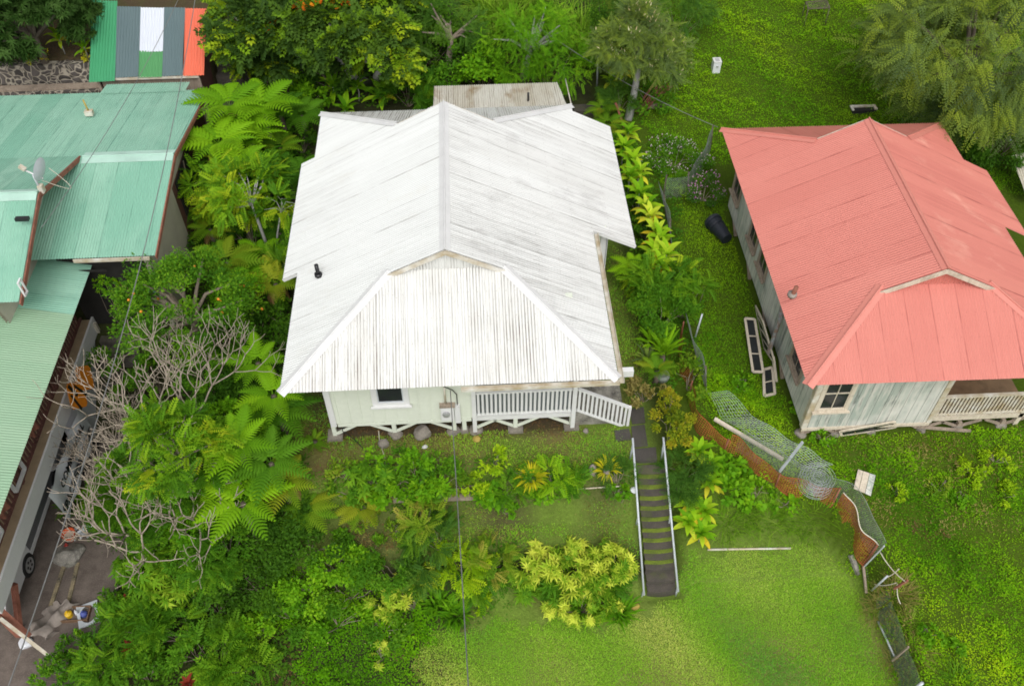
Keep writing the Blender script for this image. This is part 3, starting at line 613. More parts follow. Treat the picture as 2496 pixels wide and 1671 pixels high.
# ------------------------------------------------------------------ the salmon-roofed cottage
def red_house():
    X0, Y0, yaw = 12.06, -4.6, -.0117; c, s = math.cos(yaw), math.sin(yaw)
    T = lambda p: np.array((X0 + c * p[0] - s * p[1], Y0 + s * p[0] + c * p[1], p[2]))
    TV = lambda V: np.array([T(p) for p in V])
    r = thing('cottage', (X0, 0, .3), 'weathered cottage with peeling pale green boards under a salmon red hip roof', 'house')
    hip_roof(r, T, 3.527, 0, 10.42, 2.82, 1.758, 2.195, 2.05, 8.25, [(1, .9, 5.4, 8.5)], ('red_roof', 'red_roof_worn'), 'cap_red', 'paleboard', 'red_roof', seedv=40)
    zb = .3
    a0, a1 = X0 - 2.9, X0 + 2.9
    g = Geo(); box(g, a0, 12.6, -4.0, -3.9, zb, 3.05); fw = g.build('front_wall', 'wall_old', r)
    g = Geo(); box(g, a0 - .002, a0 + .1, -3.9, 5.1, zb, 3.05); g.build('side_wall', 'wall_old', r)
    g = Geo(); box(g, a1 - .1, a1, -2.4, 5.1, zb, 3.05); g.build('side_wall', 'wall_old', r)
    g = Geo(); box(g, a0 + .1, a1 - .1, 5.0, 5.1, zb, 3.05); g.build('rear_wall', 'wall_old', r)
    g = Geo(); box(g, 12.6, a1 - .1, -2.5, -2.4, zb, 3.2); box(g, 12.5, 12.6, -3.9, -2.4, zb, 3.1); g.build('porch_wall', 'plywood', r)
    g = Geo(); box(g, 12.62, a1 + .3, -3.93, -2.5, .42, .5); g.build('porch_floor', 'plywood', r)
    g = Geo(); box(g, a0 + .1, a1 - .1, -3.88, 5.0, zb - .1, zb + .02); g.build('floor', 'graywood', r)
    g = Geo(); box(g, a0 - .02, a0 + .12, -4.03, -4.003, zb, 2.9); box(g, a0 - .03, a0 - .004, -4.02, -3.88, zb, 2.9); g.build('corner_board', 'whiteold', r)
    g = Geo(); box(g, 12.5, 12.64, -4.03, -4.003, zb, 2.9); g.build('corner_board', 'whiteold', r)
    g = Geo(); box(g, a0, 12.6, -4.04, -4.002, zb - .1, zb + .0); g.build('skirt_board', 'paleboard', r)
    g = Geo(); box(g, 12.64, a1 + .3, -4.0, -3.94, .33, .5); g.build('porch_beam', 'paleboard', r)
    window(r, 9.72, 1.12, 2.25, .34, -4.0, 'paleboard', fr=.1, mull=1)
    for i, (pa, pb) in enumerate((((1690, 424), .35), ((1722, 553), .33), ((1743, 615), .33), ((1812, 862), .38))):
        q = ax(pa[0], pa[1], a0); zc = max(q[2] - .1, 1.35) 
        window(r, q[1], 1.15, 2.2, pb, a0 - .002, 'graywood', fr=.1, mull=1, axis='x')
    picket_row(r, 'railing', (12.66, -3.97, 0), (a1 + .25, -3.97, 0), .58, 1.33, 26, 'whiteold', w=.05)
    for x in (a1 + .1,):
        g = Geo(); box(g, x - .06, x + .06, -4.0, -3.88, .0, 2.8); g.build('porch_post', 'paleboard', r)
    # piers
    for x, y in ((a0 + .06, -3.95), (a0 + 1.0, -3.95), (a0 + 2.0, -3.95), (12.5, -3.95), (13.5, -3.95), (14.7, -3.95)):
        g = Geo(); box(g, x - .05, x + .05, y - .05, y + .05, float(H(x, y)) + .05, zb - .1); po = g.build('pier_post', 'graywood', r)
        for b in (-1, 1):
            if x < a0 + .2 and b < 0: continue
            g = Geo(); bar(g, (x + b * .05, y - .02, .02), (x + b * .55, y - .02, zb - .03), .05, .07); g.build('brace', 'graywood', po)
        f = Geo(); rough_rock(f, (x, y, float(H(x, y))), .17, int(x * 10), (1, 1, .6)); f.build('footing', 'rock', po)
    for y in (-2, 0, 2, 4):
        g = Geo(); box(g, a0 + .02, a0 + .12, y - .05, y + .05, -.1, zb); po = g.build('pier_post', 'graywood', r)
        g = Geo(); bar(g, (a0 + .05, y + .05, 0), (a0 + .05, y + .5, zb), .05, .07); g.build('brace', 'graywood', po)
    b = az(1812, 673, 3.45); b[2] = 3.42
    g = Geo(); tube(g, [b + [0, 0, -.1], b + [.05, .0, .30]], .055, 12); v = g.build('vent_pipe', 'rustwood', r)
    g = Geo(); tube(g, [b + [0, 0, -.02], b + [0, 0, .07]], .12, 9); g.build('flashing', 'tarp', v)
    # blue drain pipe down the left wall, white downspout lying lower
    p0 = ax(1784, 730, a0 - .1); p1 = ax(1757, 808, a0 - .35)
    g = Geo(); tube(g, [p0 + [0, .1, .5], p0, p1], .06, 10); g.build('drain_pipe', 'bluepipe', r)
    p1 = ax(1768, 815, a0 - .12); p2 = ax(1784, 940, a0 - .12); 
    g = Geo(); bar(g, p1, p2, .07, .07); bar(g, p2, p2 + [-.12, -.12, -.1], .07, .07); g.build('downspout', 'paleboard', r)
red_house()
# ------------------------------------------------------------------ the green-roofed house on the left
def green_house():
    r = thing('green_house', (-10.5, 2, 0), 'rambling house under faded teal and green corrugated roofs with a brown slatted deck', 'house')
    XG, YR, YF, YE, XJ = -8.0, 4.48, .85, 9.1, -10.73
    zR, zF, zE = 3.55, 2.88, 2.76
    sl = (zR - zE) / (YE - YR)
    # rear slope of the middle wing and its little extension, then the steeper piece up to the left ridge
    g = Geo(); corr(g, [(-16, YR, zR), (XG, YR, zR), (XG, YE, zE), (-16, YE, zE)], (0, 1, -sl)); g.build('roof_slope', 'teal_roof', r)
    g = Geo(); corr(g, [(-11.5, YE - .15, zE + .045), (-8.72, YE - .15, zE + .045), (-8.72, 9.75, zE - .1), (-11.5, 9.75, zE - .1)], (0, 1, -.2), uvoff=(4, 3)); g.build('roof_slope', 'teal_roof', r)
    yL, zL = 1.65, 4.53
    g = Geo(); corr(g, [(-16, yL, zL), (XJ, yL, zL), (XJ, YR + .03, zR + .02), (-16, YR + .03, zR + .02)], (0, 1, -.34), uvoff=(9, 6)); g.build('roof_slope', 'teal_roof', r)
    g = Geo(); corr(g, [(XJ - .8, YR, zR), (XG, YR, zR), (XG, YF, zF), (XJ - .8, YF, zF)], (0, -1, -.18), uvoff=(2, 17)); g.build('roof_slope', 'teal_roof', r)
    g = Geo(); corr(g, [(-16, yL, zL), (XJ, yL, zL), (XJ, -1.35, 3.49), (-16, -1.35, 3.49)], (0, -1, -.34), uvoff=(21, 9)); g.build('roof_slope', 'teal_roof', r)
    g = Geo(); cap(g, (XJ + .1, YR, zR), (XG, YR, zR), (0, .17, 1), (0, -.18, 1), w=.26); g.build('ridge_cap', 'cap_teal', r)
    g = Geo(); cap(g, (-16, yL, zL), (XJ, yL, zL), (0, .34, 1), (0, -.34, 1), w=.24); g.build('ridge_cap', 'cap_teal', r)
    for p, q in (((XG + .02, YR, zR - .08), (XG + .02, YE, zE - .08)), ((XG + .02, YR, zR - .08), (XG + .02, YF, zF - .08)), ((XJ + .025, yL, zL - .1), (XJ + .025, YR, zR - .02)), ((XJ + .025, yL, zL - .1), (XJ + .025, -1.35, 3.38))):
        g = Geo(); bar(g, p, q, .035, .13); g.build('barge_board', 'rustwood', r)
    g = Geo(); bar(g, (-10.2, YF - .02, zF - .08), (XG - .15, YF - .02, zF - .08), .05, .1); g.build('fascia_board', 'whiteold', r)
    g = Geo(); XW = XJ - .72; V = [(XW, yL, zL - .05), (XW, 4.4, 3.55), (XW, 4.4, 2.9), (XW, -1.0, 2.0), (XW, -1.25, 3.48)]; g.add(V + [(x - .08, y, z) for x, y, z in V], [(0, 1, 2, 3, 4), (9, 8, 7, 6, 5)]); g.build('gable_wall', 'wall_cream', r)
    # walls under the middle wing
    g = Geo(); box(g, -8.42, -8.3, 1.0, 4.2, -.3, 2.6); g.build('side_wall', 'wall_cream', r)
    g = Geo(); box(g, -8.42, -8.32, 4.2, 8.9, .0, 2.75); g.build('side_wall', 'redwood', r)
    g = Geo(); V = [(-8.305, 1.0, 2.86), (-8.305, 1.0, 2.5), (-8.305, 8.9, 2.5), (-8.305, 8.9, 2.74), (-8.305, YR, 3.5)]; g.add(V, [(0, 1, 2, 3, 4)]); g.build('gable_wall', 'wall_cream', r)
    g = Geo(); box(g, -8.318, -8.28, 4.6, 6.4, 1.1, 2.4); w_ = g.build('window', 'dark', r); g = Geo(); bar(g, (-8.27, 5.4, 1.1), (-8.27, 5.7, 2.4), .03, .05); g.build('frame', 'graywood', w_)
    g = Geo(); box(g, -16, -8.42, 8.8, 8.9, 0, 2.7); g.build('rear_wall', 'wall_cream', r)
    g = Geo(); box(g, -11.0, -8.42, 1.4, 1.5, -.3, 2.8); g.build('front_wall', 'dark', r)
    # deck roof falling to the right
    XE, ZE = -10.09, 2.1; k = .24
    z = lambda x: ZE + k * (XE - x)
    g = Geo(); corr(g, [(XE, -.56, ZE), (XE, 2.0, ZE), (-13, 2.0, z(-13)), (-13, -.5, z(-13))], (1, 0, -k), uvoff=(33, 2)); g.build('deck_roof', 'teal_roof', r)
    g = Geo(); corr(g, [(XE + .01, -9.6, ZE + .012), (XE + .01, -.52, ZE + .012), (-13, -.46, z(-13) + .012), (-13, -9.6, z(-13) + .012)], (1, 0, -k), uvoff=(41, 5), amp=.007); g.build('deck_roof', 'pale_green_roof', r)
    g = Geo(); bar(g, (XE - .08, -9.6, ZE - .06), (XE - .08, 2.0, ZE - .06), .04, .1); g.build('fascia_board', 'rustwood', r)
    # deck: slatted railing, tan edge, white beam
    p = Geo(); bar(p, (-11.1, -7.7, 1.2), (-11.1, 1.3, 1.2), .08, .06); rl = p.build('railing', 'redwood', r)
    for i in range(58):
        y = -7.6 + i * .152; g = Geo(); box(g, -11.115, -11.085, y - .038, y + .038, .05, 1.17); g.build('baluster', 'redwood', rl)
    g = Geo(); bar(g, (-11.1, -7.7, .08), (-11.1, 1.3, .08), .06, .08); g.build('bottom_rail', 'redwood', rl)
    g = Geo(); box(g, -14.5, -10.8, -7.7, 1.3, -.06, 0); g.build('deck_floor', 'tan_edge', r)
    g = Geo(); box(g, -10.84, -10.78, -7.72, 1.4, -.5, .03); g.build('deck_beam', 'white', r)
    g = Geo(); box(g, -14.4, -10.86, -7.7, -7.64, -.5, -.06); g.build('deck_beam', 'whiteold', r)
    for y in (-7.5, -4.4, -1.3):
        g = Geo(); box(g, -11.18, -11.06, y - .06, y + .06, .0, 2.25); g.build('deck_post', 'redwood', r)
    for y in (-7.4, -.6):
        g = Geo(); box(g, -11.3, -11.15, y - .08, y + .08, -2.4, -.5); g.build('deck_post', 'rustwood', r)
    g = Geo(); box(g, -14.5, -14.4, -7.6, 1.3, -2.4, 2.6); g.build('lower_wall', 'wall_cream', r)
    g = Geo(); box(g, -14.4, -10.7, 1.2, 1.3, -2.4, -.1); g.build('lower_wall', 'wall_cream', r)
    g = Geo(); box(g, -10.95, -10.85, -2.2, 1.2, -2.4, -.5); g.build('lower_wall', 'bluewhite', r)
    # small awning under the middle wing's eave
    for x0, x1, mm in ((-9.55, -9.25, 'rust_sheet'), (-9.25, -8.3, 'teal_roof')):
        f = lambda x: 1.35 - .22 * (x + 9.55)
        g = Geo(); corr(g, [(x0, 1.15, f(x0)), (x1, 1.15, f(x1)), (x1, 3.0, f(x1)), (x0, 3.0, f(x0))], (1, 0, -.22)); o = g.build('awning_roof', mm, r)
        tag(o, 'rusty red awning strip' if mm == 'rust_sheet' else 'teal awning sheet')
    g = Geo(); box(g, -11.0, -9.6, 1.12, 1.16, 2.1, 2.16); g.build('awning_beam', 'dark', r)
    # lamp under the deck eave and odds and ends on the gable edge
    for pxy in ((60, 507),):
        q = ax(*pxy, XJ - .05); g = Geo(); box(g, XJ - .28, XJ + .06, q[1] - .06, q[1] + .06, q[2] + .06, q[2] + .14); g.build('black_bracket', 'black', r)
    q = ax(50, 657, XJ + .05); g = Geo(); 
    box(g, XJ + .045, XJ + .09, q[1] - .1, q[1] + .1, q[2] - .24, q[2] - .2); box(g, XJ + .045, XJ + .09, q[1] - .1, q[1] + .1, q[2] + .2, q[2] + .24); box(g, XJ + .045, XJ + .09, q[1] - .1, q[1] - .07, q[2] - .2, q[2] + .2); box(g, XJ + .045, XJ + .09, q[1] + .07, q[1] + .1, q[2] - .2, q[2] + .2)
    g.build('vent_frame', 'white', r)
green_house()

def ladder_rail(y, label):
    g = Geo(); x = -10.98; 
    P = [(x, y - .35, .95), (x, y - .35, .35), (x, y + .35, .35), (x, y + .35, .95)]
    V = []
    for a, b in ((0, 1), (1, 2), (2, 3), (3, 0)): bar(g, P[a], P[b], .05, .09, up=(1, 0, 0))
    o = g.build('window_frame', 'white'); tag(o, label, 'frame', 'white frames hung on the deck railing')
ladder_rail(-4.55, 'white empty frame hung on the brown deck railing, the one nearer the middle of the deck')
ladder_rail(-6.35, 'white empty frame hung on the brown deck railing at the lower left picture edge')
def cloth(y, label):
    g = Geo(); V = []; n, m_ = 10, 8
    for i in range(n):
        for j in range(m_):
            V.append((-11.06 + .10 * math.sin(i * .9 + j) * .5 + .12 * (j / m_) ** 2 + (.08 if j > 1 else 0), y + (i / n - .5) * .42 + .03 * math.sin(j * 1.7), 1.25 - .75 * j / m_))
    g.add(V, [(i * m_ + j, i * m_ + j + 1, (i + 1) * m_ + j + 1, (i + 1) * m_ + j) for i in range(n - 1) for j in range(m_ - 1)])
    V2 = [(x - .025, y_, z) for x, y_, z in V]; g.add(V2, [(i * m_ + j, (i + 1) * m_ + j, (i + 1) * m_ + j + 1, i * m_ + j + 1) for i in range(n - 1) for j in range(m_ - 1)])
    tag(g.build('hung_cloth', 'rustwood', smooth=True), label, 'cloth', 'cloths drying on the deck railing')
cloth(-3.2, 'dull red cloth hung over the brown deck railing above the white banner')
cloth(-5.6, 'dull red cloth hung over the brown deck railing between the two white frames')

def dish():
    q = ax(88, 425, -10.73); base = np.array([q[0] + .0, q[1], q[2] - .1])
    r = thing('satellite_dish', base, 'grey satellite dish with a feed arm on the gable end of the teal roof', 'satellite dish')
    g = Geo(); tube(g, [base, base + [0, 0, .45]], .03, 8); g.build('mast', 'galv', r)
    g = Geo(); box(g, base[0] - .02, base[0] + .1, base[1] - .08, base[1] + .08, base[2] - .1, base[2] + .12); g.build('mount', 'whiteold', r)
    n = nrm((-.93, .25, .28)); c = base + [.28, 0, .6]; s = nrm(np.cross(n, (0, 0, 1))); u = np.cross(s, n); V = []; K = 20
    for i in range(6):
        rr = i / 5
        for k in range(K): a = k / K * 6.2832; V.append(c + s * .27 * rr * math.cos(a) + u * .36 * rr * math.sin(a) + n * .07 * rr * rr)
    F = [(i * K + k, i * K + (k + 1) % K, (i + 1) * K + (k + 1) % K, (i + 1) * K + k) for i in range(5) for k in range(K)]
    g = Geo(); g.add(V, F); g.add(np.array(V) - n * .012, [f[::-1] for f in F]); g.build('reflector', 'dishgrey', r, smooth=True)
    g = Geo(); tube(g, [c - u * .3, c - u * .22 + n * .5], .022, 6); g.build('feed_arm', 'white', r)
    g = Geo(); bar(g, c - u * .2 + n * .46, c - u * .14 + n * .62, .1, .09); g.build('receiver', 'whiteold', r)
    g = Geo(); t = np.linspace(0, 1, 14); P = [base + [.1, .1, .1] + np.array([.5 * math.sin(x * 3.1), .55 * x, .1 - .5 * math.sin(x * 3.1)]) for x in t]; tube(g, P, .01, 5); g.build('cable_loop', 'ropewhite', r)
dish()
b = np.array([-12.05, 0, 0.]); q = az(203, 256, 3.25); g = Geo()
r = thing('roof_mount', q, 'small pale bracket with a mossy stub mast left on the teal roof', 'bracket')
box(g, q[0] - .12, q[0] + .12, q[1] - .09, q[1] + .09, q[2] - .1, q[2] + .05); g.build('base_plate', 'whiteold', r)
g = Geo(); tube(g, [q + [0, 0, .03], q + [-.07, .1, .38]], .028, 7); g.build('stub_mast', 'yellowblock', r)

# ------------------------------------------------------------------ patchwork shed, stone walls, stairs at upper left
def shed():
    fz, rz = 2.7, 3.9
    FL, FR, RL, RR = az(203, 180, fz), az(466, 172, fz), az(209, 15, rz), az(473, 20, rz)
    r = thing('shed', ((FL[0] + FR[0]) / 2, FL[1] + 1, 1.0), 'small shed roofed with a patchwork of green, slate, white and coral corrugated strips', 'shed')
    fr = [0, .225, .43, .635, .815, 1.0]; names = ['p_green', 'p_slate', 'p_white', 'p_slate', 'p_red']
    lab = ['bright green roof strip', 'left slate grey roof strip', 'white roof strip', 'right slate grey roof strip', 'coral red roof strip']
    mixp = lambda a, b, t: a + (b - a) * t
    sd = nrm((FL + FR - RL - RR)); nn = np.array([0, 0, .02])
    for i in range(5):
        a, b = fr[i], fr[i + 1]; P = [mixp(RL, RR, a), mixp(RL, RR, b), mixp(FL, FR, b), mixp(FL, FR, a)]; P = [p + nn * (i % 2) for p in P]
        if i == 0: P[0] = P[0] - sd * .25; P[1] = P[1] - sd * .25; P[2] = P[2] + sd * .12; P[3] = P[3] + sd * .12
        if i == 2:
            m0, m1 = mixp(P[0], P[3], .64), mixp(P[1], P[2], .64)
            g = Geo(); corr(g, [P[0], P[1], m1, m0], sd, pitch=.1, amp=.016); tag(g.build('roof_strip', 'p_white', r), lab[2])
            up = np.array([0, 0, .02]); m0b, m1b = mixp(P[0], P[3], .62) - up, mixp(P[1], P[2], .62) - up
            g = Geo(); corr(g, [m0b, m1b, P[2] - up, P[3] - up], sd, pitch=.1, amp=.016); tag(g.build('roof_strip', 'p_fern', r), 'short fern green roof strip')
        else: g = Geo(); corr(g, P, sd, pitch=.1, amp=.016); tag(g.build('roof_strip', names[i], r), lab[i])
    mm = lambda p, d: p + np.array([0, 0, d])
    a = mixp(FL, FR, .02); b = mixp(FL, FR, .98)
    for p, q, n_ in ((FL, RL, 'side_wall'), (FR, RR, 'side_wall')):
        off = .2 if p is FL else -.25
        g = Geo(); pp, qq = p + [off, .15, -.1], q + [off, -.1, -.1]; V = [pp * [1, 1, 0] + [0, 0, .4], qq * [1, 1, 0] + [0, 0, 1], qq, pp]; V2 = [v + [.05, 0, 0] for v in V]; g.add(V + V2, BOXF); g.build(n_, 'redwood', r)
    g = Geo(); pp, qq = FL + [.3, .2, -.15], FR + [-.3, .2, -.15]; V = [pp * [1, 1, 0] + [0, 0, .3], qq * [1, 1, 0] + [0, 0, .3], qq, pp]; g.add(V + [v + [0, .05, 0] for v in V], BOXF); g.build('front_wall', 'graywood', r)
    g = Geo(); bar(g, mixp(FL, FR, .2) + [0, .05, -.07], mixp(FL, FR, .95) + [0, .05, -.07], .04, .1); g.build('fascia_board', 'whiteold', r)
    for t in (.06, .94): 
        p = mixp(FL, FR, t) + [0, .12, -.1]; g = Geo(); box(g, p[0] - .04, p[0] + .04, p[1] - .04, p[1] + .04, .4, p[2]); g.build('post', 'graywood', r)
shed()
def wall_strip(name, x0, x1, y, z0, z1, th, mat, label, cat, seed):
    g = Geo(); rg = np.random.default_rng(seed); n = 40; xs = np.linspace(x0, x1, n); zt = z1 + np.cumsum(rg.normal(0, .012, n)); yy = y + rg.normal(0, .012, n)
    V = np.r_[np.c_[xs, yy, np.full(n, z0)], np.c_[xs, yy, zt], np.c_[xs, yy + th, zt], np.c_[xs, yy + th, np.full(n, z0)]]
    i = np.arange(n - 1); g.add(V, np.r_[np.c_[i, i + 1, n + i + 1, n + i], np.c_[n + i, n + i + 1, 2 * n + i + 1, 2 * n + i], np.c_[2 * n + i, 2 * n + i + 1, 3 * n + i + 1, 3 * n + i]])
    tag(g.build(name, mat), label, cat)
wall_strip('stone_wall', -18, -12.0, 11.32, 1.7, 2.52, .35, 'stone', 'upper lava rock retaining wall with pale mortar below the ti plants', 'stone wall', 1)
wall_strip('stone_wall', -18, -11.2, 10.75, .3, 1.80, .25, 'stone', 'lower lava rock retaining wall just above the teal roof', 'stone wall', 2)
g = Geo(); bar(g, (-18, 10.95, 1.84), (-12.0, 11.02, 1.86), .3, .07); tag(g.build('plank_walk', 'graywood'), 'weathered brown plank lying between the two lava rock walls', 'plank')
def stairs(name, x0, x1, y0, z0, y1, z1, n, mat, label, ext=.5, lip=None):
    r = thing(name, ((x0 + x1) / 2, y0, z0), label, 'stairs')
    for i in range(n):
        a, b = y0 + (y1 - y0) * i / n, y0 + (y1 - y0) * (i + 1) / n; z = z0 + (z1 - z0) * (i + 1) / n
        g = Geo(); box(g, x0, x1, min(a, b) + .001, max(a, b) - .001, z - ext, z); s = g.build('step', mat, r)
        if lip:
            g = Geo(); lo = min(a, b) if (z1 > z0) == (y1 > y0) else max(a, b)
            box(g, x0 + .03, x1 - .03, lo - .012, lo + .0, z - .17, z - .02); g.build('moss_strip', lip, s)
    return r
stairs('stone_stairs', -8.35, -7.3, 9.6, .5, 12.6, 2.2, 8, 'darkstep', 'dark concrete stairs climbing beside the patchwork shed')
stairs('stone_stairs', -10.65, -9.5, -.9, -2.3, 1.1, -.5, 8, 'darkstep', 'dark wooden stairs climbing from the driveway beside the brown deck')
stairs('stone_stairs', 4.5, 5.6, 7.8, .1, 10.4, .85, 6, 'mossy', 'dark mossy stairs climbing behind the white cottage corner')
for a, b in (((1290, 95 + 75), (1306, 240)),):
    p, q = az(1293, 180, 2.4), az(1306, 238, 2.2); g = Geo(); tube(g, [q, p], .02, 6); tag(g.build('handrail', 'whiteold'), 'thin pale handrail at the foot of the mossy rear stairs', 'handrail')

# ------------------------------------------------------------------ garden stairs with two pipe handrails
MT['moss'] = M_concrete('green_moss', (.16, .22, .014), .45, (.06, .08, .02), (.08, .11, .015))
def garden_stairs():
    a, b = az(1458, 1060, 0.02), az(1524, 1060, .02); c, d = az(1482, 1352, -2.2), az(1548, 1345, -2.2)
    r = thing('garden_stairs', (5.1, -7.2, -2.3), 'mossy dark concrete garden stairs running down to the lawn between two pipe rails', 'stairs'); n = 12
    for i in range(n):
        t0, t1 = i / n, (i + 1) / n; y0, y1 = a[1] + (c[1] - a[1]) * t0, a[1] + (c[1] - a[1]) * t1; z = -.02 - 2.26 * (i + .5) / n
        x0, x1 = a[0] + (c[0] - a[0]) * t0, b[0] + (d[0] - b[0]) * t0; sk = .012 * math.sin(i * 2.3)
        g = Geo(); K = 12; xs = np.linspace(x0, x1, K); nose = y1 - .035 * np.sin(np.linspace(0, math.pi, K)) + sk
        V = np.r_[np.c_[xs, np.full(K, y0 + .04), np.full(K, z)], np.c_[xs, nose, np.full(K, z - .012)], np.c_[xs, nose, np.full(K, z - .5)]]
        j = np.arange(K - 1); g.add(V, np.r_[np.c_[K + j, K + j + 1, j + 1, j], np.c_[2 * K + j, 2 * K + j + 1, K + j + 1, K + j]])
        s = g.build('step', 'mossy', r)
        if i < 9:
            g = Geo(); V = np.r_[np.c_[xs, nose - .006, np.full(K, z - .02)], np.c_[xs, nose - .012, np.full(K, z - .11)], np.c_[xs, nose - .03, np.full(K, z - .19)]]
            g.add(V, np.r_[np.c_[K + j, K + j + 1, j + 1, j], np.c_[2 * K + j, 2 * K + j + 1, K + j + 1, K + j]]); g.build('moss_strip', 'moss', s)
    for s, (pa, pb), lab in ((-1, ((1447, 1001), (1473, 1360)), 'left galvanised pipe handrail beside the mossy garden stairs'), (1, ((1517, 999), (1551, 1352)), 'right galvanised pipe handrail beside the mossy garden stairs')):
        p, q = ay(*pa, -4.42), ay(*pb, -7.3); h = thing('handrail', (q[0], q[1], q[2] - .8), lab, 'handrail', 'pipe handrails of the garden stairs')
        g = Geo(); tube(g, [p, p + (q - p) * .5, q], .028, 8); g.build('rail', 'galv', h)
        for t in (.04, .5, .97):
            v = p + (q - p) * t; b_ = on(v[0] + .02 * s, v[1]); g = Geo(); tube(g, [b_ - [0, 0, .1], v], .025, 7); g.build('post', 'galv', h)
garden_stairs()

# ------------------------------------------------------------------ car, signs, banner and clutter by the driveway
def car():
    x1, yw, zg = -11.40, -5.63, -2.36
    r = thing('parked_car', (x1 - .85, -5, zg), 'white car parked under the deck of the green roofed house', 'car')
    prof = [(-7.05, .32), (-7.1, .62), (-6.9, .86), (-6.1, .98), (-5.3, 1.02), (-4.6, 1.44), (-3.3, 1.47), (-2.6, 1.03), (-2.1, .95), (-1.95, .6), (-2.0, .3)]
    n = len(prof); W = 1.7
    def sect(x, ins): return [(x, y + (-.0), zg + h) for y, h in prof]
    g = Geo(); rows = [(x1 - .04, .0), (x1, 1.0), (x1 - W, 1.0), (x1 - W + .04, .0)]
    V = []
    for j, (xx, _) in enumerate([(x1 - .05, 0), (x1, 0), (x1 - W, 0), (x1 - W + .05, 0)]):
        for y, h in prof:
            roofin = max(0, h - 1.0) * .35; ins = .05 if j in (0, 3) and h > .3 else 0
            V.append((xx - roofin if j < 2 else xx + roofin, y, zg + h * (1.0 if j in (1, 2) else 1.03)))
    # side skins and top loft
    top = []
    F = []
    for j0, j1 in ((1, 0), (0, 3), (3, 2)):
        for k in range(n - 1): F.append((j0 * n + k, j0 * n + k + 1, j1 * n + k + 1, j1 * n + k))
    F.append(tuple(n + k for k in range(n))[::-1]); F.append(tuple(2 * n + k for k in range(n)))
    g.add(V, F); body = g.build('body', 'carwhite', r)
    g = Geo(); y = lambda a, h: (x1 + .006 - max(0, h - 1.0) * .35, a, zg + h)
    g.add([y(-5.2, 1.03), y(-3.95, 1.03), y(-3.95, 1.38), y(-4.55, 1.38)], [(0, 1, 2, 3)]); g.add([y(-3.9, 1.03), y(-2.75, 1.03), y(-3.3, 1.38), y(-3.9, 1.38)], [(0, 1, 2, 3)]); g.build('side_window', 'cargrey', body)
    g = Geo(); g.add([y(-5.3, .5), y(-2.75, .5), y(-2.75, .93), y(-5.3, .93)], [(0, 1, 2, 3)]); dd = g.build('door', 'cargrey', body)  # white door coloured grey: the shadow on the car's side is painted in
    g = Geo(); bar(g, (x1 + .012, -5.35, zg + .42), (x1 + .012, -2.6, zg + .42), .02, .12); g.build('side_sill', 'carwhite', body)
    g = Geo(); bar(g, (x1 + .02, -3.1, zg + 1.0), (x1 + .32, -3.0, zg + 1.04), .09, .12); g.build('wing_mirror', 'carwhite', body)
    g = Geo(); box(g, x1 - .35, x1 - .03, -7.13, -7.09, zg + .62, zg + .78); g.build('tail_light', 'redp', body)
    for yy in (yw, -3.0):
        for xx, sx in ((x1 + .005, 1), (x1 - W, -1)):
            c = np.array([xx - .1 * sx, yy, zg + .33]); w_ = Geo(); lathe(w_, [(.2, -.08), (.30, -.09), (.33, -.05), (.33, .09), (.29, .12), (.22, .12), (.2, .1)], c, (sx, 0, 0), 24); wo_ = w_.build('wheel', 'rubber', r, smooth=False)
            g = Geo(); lathe(g, [(.2, .1), (.21, .125), (.17, .115), (.03, .128)], c, (sx, 0, 0), 24); rm = g.build('rim', 'rim', wo_)
            g = Geo()
            for k in range(5):
                a = k * 1.2566 + .3; p = c + np.array([sx * .127, math.cos(a) * .11, math.sin(a) * .11]); lathe(g, [(.042, 0), (.04, .005)], p, (sx, 0, 0), 8)
            g.build('rim_hole', 'black', wo_)
car()
def sign(cx, cy, s, lean, label, bars):
    P = ax(cx, cy, -10.45); r = thing('road_sign', P - [0, 0, .6], label, 'road sign', 'orange diamond road signs leaning on the wall')
    u = np.array([0, 1, 0.]); v = nrm((-.25, 0, 1)); n = np.cross(u, v); n = n if n[0] > 0 else -n
    D = [P - u * s, P - v * s, P + u * s, P + v * s]; c = .12; V = []
    for i in range(4):
        a, b, d = D[i - 1], D[i], D[(i + 1) % 4]; V += [b + (a - b) * c, b + (d - b) * c]
    g = Geo(); k = len(V); VV = np.r_[np.array(V) + n * .006, np.array(V) - n * .006]
    g.add(VV, [tuple(range(k)), tuple(range(2 * k - 1, k - 1, -1))] + [(i, k + i, k + (i + 1) % k, (i + 1) % k) for i in range(k)]); g.build('plate', 'orange', r)
    if bars:
        g = Geo()
        for pts in ([(-.30, -.33), (-.20, -.33), (-.13, .2), (-.2, .24)], [(-.06, -.02), (.06, -.02), (.06, .42), (-.06, .42)], [(.2, -.33), (.3, -.33), (.2, .24), (.13, .2)]):
            g.add([P + u * a + v * b + n * .009 for a, b in pts], [(0, 1, 2, 3)])
        g.build('black_symbol', 'black', r)
sign(176, 903, .52, .2, 'orange diamond road sign with three black bars leaning on the white wall', True)
sign(194, 864, .48, .2, 'plain orange diamond road sign standing half behind the one with black bars', False)
